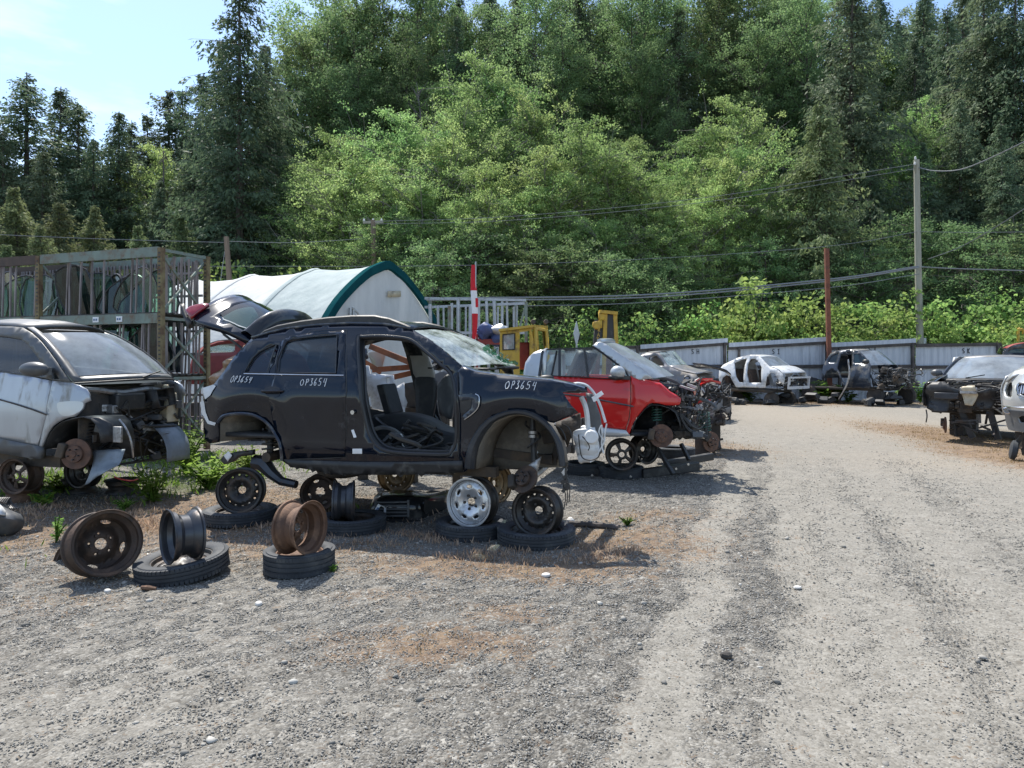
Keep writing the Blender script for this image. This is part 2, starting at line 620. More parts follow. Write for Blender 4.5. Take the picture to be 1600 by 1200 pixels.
def leaf_mat(name, dark, light, trans=.45, rough=.6, spec=.12):
    """per-leaf hue from the mesh attribute 'tint'"""
    t = NT(name)
    a = t.n('Attribute', _attribute_name='tint')
    oi = t.n('ObjectInfo')
    col = t.ramp(a.outputs['Fac'], [(0, dark), (1, light)])
    hs = t.n('HueSaturation')
    t.l(col, hs.inputs['Color'])
    t.l(t.math('ADD', t.math('MULTIPLY', oi.outputs['Random'], .05), .475), hs.inputs['Hue'])
    rv = t.math('FRACT', t.math('MULTIPLY', oi.outputs['Random'], 7.31))
    t.l(t.math('ADD', t.math('MULTIPLY', rv, .5), .78), hs.inputs['Value'])
    c = hs.outputs[0]
    b = t.n('BsdfPrincipled', Roughness=rough)
    b.inputs['Specular IOR Level'].default_value = spec
    t.l(c, b.inputs['Base Color'])
    tl = t.n('BsdfTranslucent')
    t.l(t.mix(.5, c, (.30, .36, .04), 'MULTIPLY') if False else c, tl.inputs[0])
    mx = t.n('MixShader')
    mx.inputs[0].default_value = trans
    t.l(b.outputs[0], mx.inputs[1])
    t.l(tl.outputs[0], mx.inputs[2])
    t.l(mx.outputs[0], t.out.inputs[0])
    return t.m


M_tyre = tyre_mat()
M_sheet = sheet_mat()
M_canvas_white = canvas_mat('white_canvas', (.62, .63, .62), (.76, .77, .76), .3)
M_canvas_pale = canvas_mat('pale_green_canvas', (.46, .52, .51), (.58, .63, .61), .3)
M_canvas_green = canvas_mat('green_canvas', (.008, .052, .06), (.014, .075, .08), .08)
M_canvas_end = canvas_mat('stained_white_canvas', (.52, .54, .55), (.68, .69, .69), .3)
M_leaf_bright = leaf_mat('alder_leaf', (.125, .235, .075), (.385, .50, .19), .55)
M_leaf_mid = leaf_mat('maple_leaf', (.09, .165, .07), (.275, .37, .155), .5)
M_leaf_dark = leaf_mat('cedar_spray', (.07, .115, .068), (.21, .26, .145), .42)
M_leaf_olive = leaf_mat('fir_needle', (.09, .125, .06), (.24, .28, .125), .4)
M_leaf_bush = leaf_mat('bramble_leaf', (.09, .19, .05), (.36, .47, .14), .5)
M_leaf_weed = leaf_mat('weed_leaf', (.08, .17, .025), (.22, .33, .06), .5)
M_grass = leaf_mat('dry_grass_blade', (.24, .18, .09), (.48, .37, .19), .5)
M_redweed = leaf_mat('reddish_weed', (.22, .14, .10), (.44, .31, .23), .4)
# ---------- terrain ----------
def sstep(a, b, x):
    t = np.clip((x - a) / (b - a), 0, 1)
    return t * t * (3 - 2 * t)


def hill(X, Y):
    b = X / np.maximum(Y, 1)
    s = .05 + .29 * sstep(-.42, -.06, b)
    return s * np.clip(Y - 33, 0, 85) * (Y > 0)


def wob(X, Y):
    """gentle unevenness of the yard, a few centimetres"""
    g = np.exp(-((X ** 2 + Y ** 2) / 60.0 ** 2))
    a = .010 * np.sin(X * 1.7 + Y * .6) + .012 * np.sin(X * .8 - Y * 1.3 + 1) + .008 * np.sin(X * 3.1 + 2.2 * Y) - .012
    u = X - .37 * Y
    ridge = .035 * np.exp(-((u + .95) / .28) ** 2) * sstep(2.5, 4.5, Y) * (1 - sstep(6, 9, Y))
    return a * g + ridge


def compaction(X, Y):
    u = X - .37 * Y + .05 * np.sin(Y * 2.1 + X) + .035 * np.sin(Y * 5.3) + .02 * np.sin(X * 11 + Y * 7)
    r = np.interp(u, [-6, -3, -1.3, -.65, -.55, -.32, -.22, .03, .12, .3, .5, .75, 1.0, 1.25, 1.6, 1.9, 2.3, 2.8, 4], [.35, .4, .12, .08, .85, .85, .2, .2, .85, 1.05, .75, 1.0, .62, .95, 1.05, .62, .8, 1.05, .9])
    fade = np.exp(-((u + .1) / .2) ** 2) * (1 - sstep(3.0, 4.0, Y) * (1 - sstep(5.5, 8, Y)))
    r = r + fade * .38
    near = 1 - sstep(2.9, 3.7, Y)
    left = (1 - sstep(-1.4, -.8, u))
    r = r + near * left * .22
    f = sstep(9, 16, Y + .8 * np.sin(X * 1.7) + .5 * np.sin(X * 4.1 + Y))
    r = r * (1 - f) + f * (.8 * sstep(-2, .3, u) + .25)
    return np.clip(r, 0, 1.1)


def ell_mask(X, Y, L):
    out = np.zeros_like(X)
    for cx, cy, rx, ry, st in L:
        c = gnd(cx, cy)
        ax = rx / FOC * c.y
        ay = max(gnd(cx, cy - ry).y - c.y, .15) if cy - ry > HORIZON + 20 else 3.0
        d = ((X - c.x) / ax) ** 2 + ((Y - c.y) / ay) ** 2
        out = np.maximum(out, st * np.exp(-d * 1.1))
    return out


SOIL = [(250, 805, 330, 42, 1.15), (60, 830, 110, 40, 1.0), (480, 856, 210, 18, .75), (760, 882, 230, 22, 1.1), (900, 890, 150, 24, 1.0), (960, 845, 160, 32, 1.0), (1020, 806, 110, 14, .7),
        (1095, 700, 110, 14, .7), (1530, 688, 95, 30, 1.3), (1290, 628, 260, 5, .9), (590, 790, 130, 26, .6), (400, 770, 140, 20, .8), (540, 1000, 90, 18, .6), (150, 900, 120, 16, .6), (800, 960, 90, 20, .7), (690, 1010, 170, 30, .95), (600, 935, 120, 8, .5), (100, 935, 120, 22, .5),
        (1600, 716, 95, 30, 1.2)]
TANS = [(1310, 655, 190, 22, 1.), (1480, 720, 200, 22, .7), (1200, 640, 120, 12, .9), (1560, 640, 200, 14, .7)]
GREEN = [(330, 745, 110, 24, 1.), (90, 752, 130, 22, 1.), (1300, 620, 180, 3, .7), (300, 720, 200, 12, 1.)]


def axis(lo, hi, a, b, st, growth=1.16):
    xs = list(np.arange(a, b, st))
    d = st
    while xs[-1] < hi:
        d *= growth
        xs.append(xs[-1] + d)
    d = st
    while xs[0] > lo:
        d *= growth
        xs.insert(0, xs[0] - d)
    return np.array(xs)


def build_ground():
    xs = axis(-700, 700, -6.5, 7.5, .06, 1.12)
    ys = axis(-700, 900, 1.4, 9.5, .06, 1.07)
    X, Y = np.meshgrid(xs, ys)
    comp = compaction(X, Y)
    rs = np.random.RandomState(3)
    fine = (Y > 1.4) & (Y < 12) & (np.abs(X) < 9)
    Z = wob(X, Y) + hill(X, Y) + fine * rs.randn(*X.shape) * (.0045 * (1 - comp) + .0012)
    u = X - .37 * Y
    # ribbed tyre tracks on the packed strip
    for u0 in (.22, 1.15):
        m = np.exp(-((u - u0) / .16) ** 4) * (Y < 7) * (Y > 1)
        Z = Z + m * (-.008 + .006 * np.sin((u - u0) * 2 * np.pi / .075))
    n, m = X.shape
    co = np.stack([X, Y, Z], -1).reshape(-1, 3)
    idx = np.arange(n * m).reshape(n, m)
    q = np.stack([idx[:-1, :-1], idx[:-1, 1:], idx[1:, 1:], idx[1:, :-1]], -1).reshape(-1, 4)
    me = np_mesh('ground', co, q)
    for nm, arr in (('comp', comp), ('soil', ell_mask(X, Y, SOIL)), ('tan', ell_mask(X, Y, TANS)), ('green', ell_mask(X, Y, GREEN) + sstep(29, 33, Y))):
        at_ = me.attributes.new(nm, 'FLOAT', 'POINT')
        at_.data.foreach_set('value', arr.reshape(-1).astype(np.float32))
    me.shade_smooth()
    me.materials.append(ground_mat())
    o = bpy.data.objects.new('ground', me)
    COL.objects.link(o)
    o['kind'] = 'structure'
    return o


def np_mesh(name, co, quads):
    me = bpy.data.meshes.new(name)
    nv, nf, k = len(co), len(quads), quads.shape[1]
    me.vertices.add(nv)
    me.vertices.foreach_set('co', co.astype(np.float32).reshape(-1))
    me.loops.add(nf * k)
    me.loops.foreach_set('vertex_index', quads.astype(np.int32).reshape(-1))
    me.polygons.add(nf)
    me.polygons.foreach_set('loop_start', np.arange(0, nf * k, k, dtype=np.int32))
    me.update(calc_edges=True)
    return me


def ground_mat():
    t = NT('gravel_yard')
    v = t.coord('Object')
    A = lambda nm: t.n('Attribute', _attribute_name=nm).outputs['Fac']
    big = t.noise(v, .9, 6, .6)
    med = t.noise(v, 5, 6, .65)
    fine = t.noise(v, 45, 4, .7)
    vor = t.n('TexVoronoi')
    vor.inputs['Scale'].default_value = 48
    t.l(v, vor.inputs['Vector'])
    vor2 = t.n('TexVoronoi')
    vor2.inputs['Scale'].default_value = 19
    t.l(v, vor2.inputs['Vector'])
    sep = t.n('SeparateColor')
    t.l(vor.outputs['Color'], sep.inputs[0])
    sep2 = t.n('SeparateColor')
    t.l(vor2.outputs['Color'], sep2.inputs[0])
    vor3 = t.n('TexVoronoi')
    vor3.inputs['Scale'].default_value = 105
    t.l(v, vor3.inputs['Vector'])
    sep3 = t.n('SeparateColor')
    t.l(vor3.outputs['Color'], sep3.inputs[0])
    pick = t.ramp(t.noise(v, 13, 3), [(.42, (0, 0, 0)), (.5, (1, 1, 1))])
    cell = t.mix(pick, sep.outputs[0], sep3.outputs[0])
    cell = t.math('ADD', t.math('MULTIPLY', cell, .78), t.math('MULTIPLY', sep2.outputs[0], .22))
    loose = t.ramp(cell, [(.08, (.058, .053, .046)), (.40, (.122, .114, .099)), (.72, (.185, .174, .153)), (.95, (.32, .305, .272))])
    packed = t.ramp(t.math('ADD', t.math('MULTIPLY', cell, .5), t.math('MULTIPLY', med, .5)), [(.2, (.118, .109, .093)), (.42, (.178, .167, .144)), (.55, (.21, .197, .171)), (.75, (.262, .248, .218))])
    k = t.math('ADD', A('comp'), t.math('MULTIPLY', t.math('SUBTRACT', big, .5), .8))
    k = t.math('ADD', k, t.math('MULTIPLY', t.math('SUBTRACT', med, .5), .6))
    kk = t.ramp(k, [(.25, (0, 0, 0)), (.75, (1, 1, 1))])
    col = t.mix(kk, loose, packed)
    # small dark grit on the packed parts
    grit = t.ramp(t.noise(v, 28, 3, .75), [(.60, (0, 0, 0)), (.68, (1, 1, 1))])
    col = t.mix(t.math('MULTIPLY', grit, .55), col, (.065, .063, .058))
    tn = t.math('MULTIPLY', A('tan'), t.math('ADD', .45, t.math('MULTIPLY', med, .5)))
    col = t.mix(t.math('MINIMUM', tn, .8), col, (.255, .222, .178))
    so = t.math('ADD', A('soil'), t.math('MULTIPLY', t.math('SUBTRACT', med, .5), 1.5))
    so = t.math('ADD', so, t.math('MULTIPLY', t.math('SUBTRACT', fine, .5), 1.3))
    so = t.math('ADD', so, t.math('MULTIPLY', t.math('SUBTRACT', cell, .5), -.7))
    so = t.ramp(so, [(.30, (0, 0, 0)), (.66, (.92, .92, .92))])
    soilc = t.ramp(t.noise(v, 9, 6, .7), [(.3, (.075, .054, .04)), (.5, (.17, .118, .078)), (.66, (.24, .172, .108)), (.8, (.29, .235, .155))])
    col = t.mix(so, col, soilc)
    gr = t.math('ADD', A('green'), t.math('MULTIPLY', t.math('SUBTRACT', med, .5), 1.2))
    gr = t.ramp(gr, [(.45, (0, 0, 0)), (.85, (1, 1, 1))])
    gcol = t.ramp(fine, [(.3, (.035, .045, .018)), (.6, (.09, .11, .04)), (.8, (.16, .17, .07))])
    col = t.mix(gr, col, gcol)
    h = t.math('ADD', t.math('MULTIPLY', vor.outputs['Distance'], -.5), t.math('MULTIPLY', vor2.outputs['Distance'], -.7))
    h = t.math('ADD', h, t.math('MULTIPLY', fine, .5))
    h = t.math('ADD', h, t.math('MULTIPLY', vor3.outputs['Distance'], -.35))
    h = t.math('MULTIPLY', h, t.math('SUBTRACT', 1.15, t.math('MULTIPLY', kk, .85)))
    t.bsdf(col, .92, normal=t.bump(h, .75, .02), spec=.2)
    return t.m


def stone_mat():
    t = NT('gravel_stone')
    a = t.n('Attribute', _attribute_name='tint')
    col = t.ramp(a.outputs['Fac'], [(0, (.10, .096, .087)), (.4, (.20, .19, .17)), (.75, (.28, .267, .24)), (.93, (.38, .365, .33)), (1, (.45, .44, .41))])
    t.bsdf(col, .9, spec=.2)
    return t.m


def stones(name, X, Y, size, seed, mat):
    rs = np.random.RandomState(seed)
    g = (1 + 5 ** .5) / 2
    b = np.array([(-1, g, 0), (1, g, 0), (-1, -g, 0), (1, -g, 0), (0, -1, g), (0, 1, g), (0, -1, -g), (0, 1, -g), (g, 0, -1), (g, 0, 1), (-g, 0, -1), (-g, 0, 1)]) / 1.9
    f = np.array([(0, 11, 5), (0, 5, 1), (0, 1, 7), (0, 7, 10), (0, 10, 11), (1, 5, 9), (5, 11, 4), (11, 10, 2), (10, 7, 6), (7, 1, 8), (3, 9, 4), (3, 4, 2), (3, 2, 6), (3, 6, 8), (3, 8, 9), (4, 9, 5), (2, 4, 11), (6, 2, 10), (8, 6, 7), (9, 8, 1)])
    N = len(X)
    P = b[None] * (1 + rs.uniform(-.28, .28, (N, 12, 1)))
    P = P * np.stack([rs.uniform(.7, 1.3, N), rs.uniform(.6, 1.1, N), rs.uniform(.35, .75, N)], -1)[:, None, :]
    tl = rs.uniform(-.5, .5, N)
    y, z = P[..., 1] * np.cos(tl)[:, None] - P[..., 2] * np.sin(tl)[:, None], P[..., 1] * np.sin(tl)[:, None] + P[..., 2] * np.cos(tl)[:, None]
    a = rs.uniform(0, 6.28, N)
    x, y = P[..., 0] * np.cos(a)[:, None] - y * np.sin(a)[:, None], P[..., 0] * np.sin(a)[:, None] + y * np.cos(a)[:, None]
    P = np.stack([x, y, z], -1) * size[:, None, None]
    P[..., 0] += X[:, None]
    P[..., 1] += Y[:, None]
    P[..., 2] += (wob(X, Y) + size * .18)[:, None]
    F = (f[None] + (np.arange(N) * 12)[:, None, None]).reshape(-1, 3)
    me = np_mesh(name, P.reshape(-1, 3), F)
    at_ = me.attributes.new('tint', 'FLOAT', 'FACE')
    at_.data.foreach_set('value', np.repeat(rs.beta(2, 2.2, N), 20).astype(np.float32))
    me.materials.append(mat)
    o = bpy.data.objects.new(name, me)
    COL.objects.link(o)
    return o


def grit(name, X, Y, size, seed, mat):
    """small angular chips, six corners each"""
    rs = np.random.RandomState(seed)
    b = np.array([(1, 0, 0), (0, 1, 0), (-1, 0, 0), (0, -1, 0), (0, 0, 1), (0, 0, -1)], float)
    f = np.array([(0, 1, 4), (1, 2, 4), (2, 3, 4), (3, 0, 4), (1, 0, 5), (2, 1, 5), (3, 2, 5), (0, 3, 5)])
    N = len(X)
    P = b[None] * rs.uniform(.6, 1.35, (N, 6, 1)) + rs.uniform(-.25, .25, (N, 6, 3))
    P = P * np.stack([rs.uniform(.7, 1.3, N), rs.uniform(.6, 1.1, N), rs.uniform(.35, .8, N)], -1)[:, None, :]
    a = rs.uniform(0, 6.28, N)
    c, s = np.cos(a)[:, None], np.sin(a)[:, None]
    x, y = P[..., 0] * c - P[..., 1] * s, P[..., 0] * s + P[..., 1] * c
    P = np.stack([x, y, P[..., 2]], -1) * size[:, None, None]
    P[..., 0] += X[:, None]
    P[..., 1] += Y[:, None]
    P[..., 2] += (wob(X, Y) + size * .15)[:, None]
    me = np_mesh(name, P.reshape(-1, 3), (f[None] + (np.arange(N) * 6)[:, None, None]).reshape(-1, 3))
    at_ = me.attributes.new('tint', 'FLOAT', 'FACE')
    at_.data.foreach_set('value', np.repeat(rs.beta(1.6, 1.9, N), 8).astype(np.float32))
    me.materials.append(mat)
    o = bpy.data.objects.new(name, me)
    COL.objects.link(o)
    return o


def scatter(n, y0, y1, seed, keep, margin=1.15):
    """points on the yard in a wedge in front of the gate"""
    rs = np.random.RandomState(seed)
    Y = np.sqrt(rs.uniform(y0 ** 2, y1 ** 2, n))
    X = rs.uniform(-.78, .78, n) * Y * margin
    p = keep(X, Y)
    m = rs.uniform(0, 1, n) < p
    return X[m], Y[m], rs


def build_stones():
    M = stone_mat()
    Xs, Ys, Ss = [], [], []
    nz = lambda X, Y: .5 + .5 * np.sin(X * 2.3 + 1.7 * np.sin(Y * 1.9)) * np.sin(Y * 2.9 + 1.3 * np.sin(X * 2.1))
    for n, a, b, s0, s1, sd in ((52000, 2.3, 5.4, .004, .010, 1), (42000, 4.5, 9, .006, .013, 2), (12000, 8, 16, .009, .018, 3), (900, 2.4, 8, .013, .026, 4)):
        X, Y, rs = scatter(n, a, b, sd, lambda X, Y: np.clip((1.05 - compaction(X, Y)) * (.35 + .9 * nz(X, Y)), .05, 1) * (1 - .6 * np.clip(ell_mask(X, Y, SOIL), 0, 1)))
        Xs.append(X)
        Ys.append(Y)
        Ss.append(s0 + (s1 - s0) * rs.beta(1.3, 2.5, len(X)))
    o = stones('gravel_stones', np.concatenate(Xs), np.concatenate(Ys), np.concatenate(Ss), 11, M)
    Xs, Ys, Ss = [], [], []
    for n, a, b, s0, s1, sd in ((230000, 2.3, 6.0, .0028, .0075, 5), (150000, 5.5, 11, .005, .011, 6)):
        X, Y, rs = scatter(n, a, b, sd, lambda X, Y: np.clip(1.12 - compaction(X, Y) * 1.05 + .25 * (nz(X * 1.7, Y * 1.7) - .5), .06, 1) * (1 - .35 * np.clip(ell_mask(X, Y, SOIL), 0, 1)))
        Xs.append(X)
        Ys.append(Y)
        Ss.append(s0 + (s1 - s0) * rs.beta(1.2, 2.8, len(X)))
    g = grit('gravel_chips', np.concatenate(Xs), np.concatenate(Ys), np.concatenate(Ss), 12, M)
    tag(g, 'fine angular gravel chips covering the yard', 'gravel', None, 'stuff')
    o['kind'] = 'stuff'
    o['label'] = 'loose grey gravel stones scattered over the yard and road'
    o['category'] = 'gravel'


# ---------- leaf meshes ----------
def leaf_mesh(name, C, D, N, L, W, tint, mat):
    D = D / np.maximum(np.linalg.norm(D, axis=1, keepdims=True), 1e-6)
    S = np.cross(D, N)
    S = S / np.maximum(np.linalg.norm(S, axis=1, keepdims=True), 1e-6)
    L = np.asarray(L)[:, None]
    W = np.asarray(W)[:, None]
    P = np.stack([C - D * L * .5, C + S * W * .5 - D * L * .08, C + D * L * .5, C - S * W * .5 - D * L * .08], 1).reshape(-1, 3)
    q = np.arange(len(P)).reshape(-1, 4)
    me = np_mesh(name, P, q)
    a = me.attributes.new('tint', 'FLOAT', 'FACE')
    a.data.foreach_set('value', np.clip(tint, 0, 1).astype(np.float32))
    me.materials.append(mat)
    return me


def obj_of(me, parent=None, name=None):
    o = bpy.data.objects.new(name or me.name, me)
    COL.objects.link(o)
    if parent is not None:
        o.parent = parent
    return o


def build_grass():
    """dry tufts and low reddish weeds round the cars"""
    for nm, mat, masks, n, hh, sd, lab in (
            ('dry_grass', M_grass, SOIL, 90000, (.015, .05), 21, 'dry straw coloured grass in thin patches on the bare soil'),
            ('reddish_weeds', M_redweed, [(820, 868, 200, 16, 1.2), (330, 812, 300, 18, 1.0), (600, 840, 180, 12, 1.1), (960, 862, 80, 14, 1.), (70, 800, 90, 20, .6), (470, 850, 120, 8, .7)], 90000, (.025, .085), 22, 'low reddish dry weeds in front of the black car'),
            ('green_grass', M_leaf_weed, GREEN[:2] + GREEN[3:] + [(30, 870, 60, 20, .5), (520, 795, 90, 10, .5), (1060, 850, 30, 6, .4)], 26000, (.04, .14), 23, 'green grass growing under and behind the parked cars')):
        X, Y, rs = scatter(n * 3, 3.2, 26 if nm == 'dry_grass' else 13, sd, lambda X, Y: np.clip(ell_mask(X, Y, masks) ** 1.6 * (.15 + 1.2 * (np.sin(X * 5.3 + np.sin(Y * 4.1) * 2) * np.sin(Y * 6.7 + X) > .1)), 0, 1), 1.05)
        X, Y = X[:n], Y[:n]
        N = len(X)
        h = rs.uniform(hh[0], hh[1], N) * np.clip(Y / 7, .8, 1.0)
        D = np.stack([rs.normal(0, .45, N), rs.normal(0, .45, N), np.ones(N)], -1)
        C = np.stack([X, Y, wob(X, Y) + h * .42], -1)
        me = leaf_mesh(nm, C, D, np.stack([rs.randn(N), rs.randn(N), rs.randn(N) * .3], -1), h, h * .14 + .0012 * np.clip(Y / 4, 1, 5), rs.uniform(0, 1, N), mat)
        o = obj_of(me)
        tag(o, lab, nm.replace('_', ' '), None, 'stuff')
# ---------- trees ----------
def conifer(seed, H=22., Rr=3.3, droop=.55, nb=300, hang=.8, mat=None, ragged=.35, low=.05, cols=(.45, .22), dens=26, top=0.0, lf=(.14, .34)):
    """ragged evergreen: uneven limbs with gaps, each limb carrying many fine hanging sprays"""
    rs = np.random.RandomState(seed)
    tr = MB()
    bend = rs.uniform(-.3, .3, 2)
    axis_ = lambda t: np.array([bend[0] * math.sin(t * 3), bend[1] * math.sin(t * 2.5), t * H])
    tr.tube([axis_(t) for t in np.linspace(0, 1, 9)], [max(.02, .012 * H * (1 - t) ** .9 + .015) for t in np.linspace(0, 1, 9)], 7)
    C, D, N, L, T = [], [], [], [], []
    ph = rs.uniform(0, 6.28, 4)
    for i in range(nb):
        t = low + (1 - low) * rs.uniform() ** .8
        t = min(t, .992)
        az = rs.uniform(0, 6.283)
        prof = (1 - t) ** .72 * (.6 + .4 * min(1, t / .25)) + top * math.exp(-((t - .9) / .12) ** 2)
        lump = 1 + .30 * math.sin(2 * az + ph[0] + t * 9) + .22 * math.sin(3 * az + ph[1] - t * 17) + .18 * math.sin(az + ph[2] + t * 31)
        ln = max(.3, Rr * prof * lump * rs.uniform(1 - ragged * 1.6, 1 + ragged * .5))
        d = np.array([math.cos(az), math.sin(az), 0])
        base = axis_(t)
        rise = rs.uniform(-.05, .4)
        dr = droop * rs.uniform(.6, 1.4)

        def pos(s):
            return base + d * ln * s + np.array([0, 0, ln * (rise * s - dr * s ** 1.8 + .25 * s ** 4)])
        tr.tube([pos(s) for s in (0, .5, 1)], [.014 + .006 * ln, .012, .004], 3, cap=False)
        n = int(8 + ln * dens)
        s = rs.uniform(.08, 1.04, n) ** .75
        side = np.array([-d[1], d[0], 0])
        lat = rs.normal(0, 1, n) * (.08 + .17 * ln * (1 - s * .8))
        hg = rs.uniform(0, 1, n) ** 2 * hang * .55
        P = np.array([pos(k) for k in s]) + side[None] * lat[:, None]
        P[:, 2] -= np.abs(lat) * .4 + hg
        dd = d[None] * rs.uniform(.1, 1, n)[:, None] + side[None] * (np.sign(lat) * rs.uniform(.1, .9, n))[:, None] + rs.normal(0, .25, (n, 3))
        dd[:, 2] -= rs.uniform(.1, 1.5, n) * hang
        C.append(P)
        D.append(dd)
        N.append(rs.normal(0, .7, (n, 3)) + np.array([0, 0, .45]) + d[None] * .5)
        L.append(rs.uniform(lf[0], lf[1], n) * (.8 + .1 * min(ln, 3)))
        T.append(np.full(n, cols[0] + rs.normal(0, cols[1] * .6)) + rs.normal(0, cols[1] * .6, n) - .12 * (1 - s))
    C, D, N, L, T = [np.concatenate(q) for q in (C, D, N, L, T)]
    me = leaf_mesh('crown', C, D, N, L, L * rs.uniform(.28, .5, len(L)), T, mat)
    return tr, me, H


def broadleaf(seed, H=13., Rr=3.6, low=.18, limbs=34, per=70, leaf=(.13, .24), mat=None, cs=(.28, .6), trunk=True, tint=.5, peak=.55, tr_r=.011, rise=.5, tw=7):
    """trunk > ascending limbs > side twigs, each twig end carrying a ragged tuft of leaves"""
    rs = np.random.RandomState(seed)
    tr = MB()
    lean = rs.uniform(-.4, .4, 2)
    ax = lambda t: np.array([lean[0] * math.sin(2.6 * t), lean[1] * math.sin(2.2 * t), t * H * .97])
    if trunk:
        tr.tube([ax(t) for t in np.linspace(0, 1, 8)], [max(.02, tr_r * H * (1 - t) + .015) for t in np.linspace(0, 1, 8)], 7)
    C, D, N, T = [], [], [], []

    def tuft(c, d, size, tn):
        n = int(per * rs.uniform(.5, 1.4) * (size / np.mean(cs)) ** 1.3)
        u = rs.normal(0, 1, (n, 3))
        u /= np.linalg.norm(u, axis=1, keepdims=True)
        rad = size * rs.uniform(.02, 1.25, n) ** .6
        P = c + u * rad[:, None] * np.array([1, 1, .7]) + d[None] * rs.uniform(-1.2, 1.2, n)[:, None] * size * 1.1
        C.append(P)
        D.append(u * .5 + d[None] * .4 + rs.normal(0, .7, (n, 3)) + np.array([0, 0, -.45]))
        N.append(rs.normal(0, .6, (n, 3)) + np.array([0, 0, .7]) + u * .25)
        T.append(np.full(n, tn) + rs.normal(0, .16, n))
    for i in range(limbs):
        t = low + (.97 - low) * (i + rs.uniform()) / limbs if trunk else .02
        q = (t - low) / (1 - low) if trunk else rs.uniform(0, 1)
        prof = max(.12, math.sin(math.pi * min(1, q * .80 + .2)) ** peak)
        az = i * 2.39996 + rs.uniform(-.6, .6)
        ln = Rr * prof * rs.uniform(.35, 1.3)
        d = np.array([math.cos(az), math.sin(az), 0])
        up = rs.uniform(.35, 1.2) * rise if trunk else rs.uniform(.15, 2.2) * rise
        if not trunk:
            ln = Rr * rs.uniform(.5, 1.05) / (1 + .35 * up)
            up = min(up, H * .92 / max(ln, .1))
        b = ax(t) if trunk else np.array([0, 0, 0.])
        pos = lambda s: b + d * ln * s + np.array([0, 0, ln * (up * s - .22 * s * s * s)])
        tr.tube([pos(s) for s in (0, .35, .7, 1)], [.006 * H * (1.05 - t) * .6 + .012, .03, .02, .008], 4, cap=False)
        tl = tint + rs.normal(0, .10)
        side = np.array([-d[1], d[0], 0])
        for k in range(max(3, int(tw * (.45 + .6 * ln / Rr)))):
            s = rs.uniform(.22 if trunk else .3, 1.05)
            lat = rs.normal(0, .42) * ln * (.28 + .4 * (1 - abs(s - .6)))
            e = pos(s) + side * lat + np.array([0, 0, rs.normal(0, .16) * ln])
            e[2] = max(e[2], .15)
            dd = d * .6 + side * np.sign(lat) * .7 + np.array([0, 0, rs.uniform(-.3, .5)])
            dd /= np.linalg.norm(dd)
            tr.tube([pos(max(0, s - .2)), e], [.014, .005], 3, cap=False)
            tuft(e, dd, rs.uniform(*cs), tl + rs.normal(0, .08))
    C, D, N, T = [np.concatenate(q) for q in (C, D, N, T)]
    C[:, 2] = np.maximum(C[:, 2], .03)
    L = rs.uniform(leaf[0], leaf[1], len(C))
    me = leaf_mesh('crown', C, D, N, L, L * rs.uniform(.5, .75, len(L)), T, mat)
    return tr, me, H


def kind_of(parts, bark):
    tr, me, H = parts
    holder = {'crown': me, 'H': H}
    o = tr.build('trunk', bark)
    holder['trunk'] = o.data
    bpy.data.objects.remove(o)
    return holder


def plant_tree(K, name, label, cat, group, px, ytop, Y, wide=1.0, rz=None):
    X = (px - 800) / FOC * Y
    zb = float(hill(np.array(X), np.array(float(Y))))
    ztop = CAM_H + (HORIZON - ytop) / FOC * Y
    s = max(.15, (ztop - zb) / K['H'])
    r = thing(name, label, cat, (X, Y, zb - .05), (0, 0, rnd.uniform(0, 6.28) if rz is None else rz), group)
    sw = s * wide
    r.scale = (sw, sw, s)
    obj_of(K['trunk'], r, 'trunk')
    obj_of(K['crown'], r, 'crown')
    return r


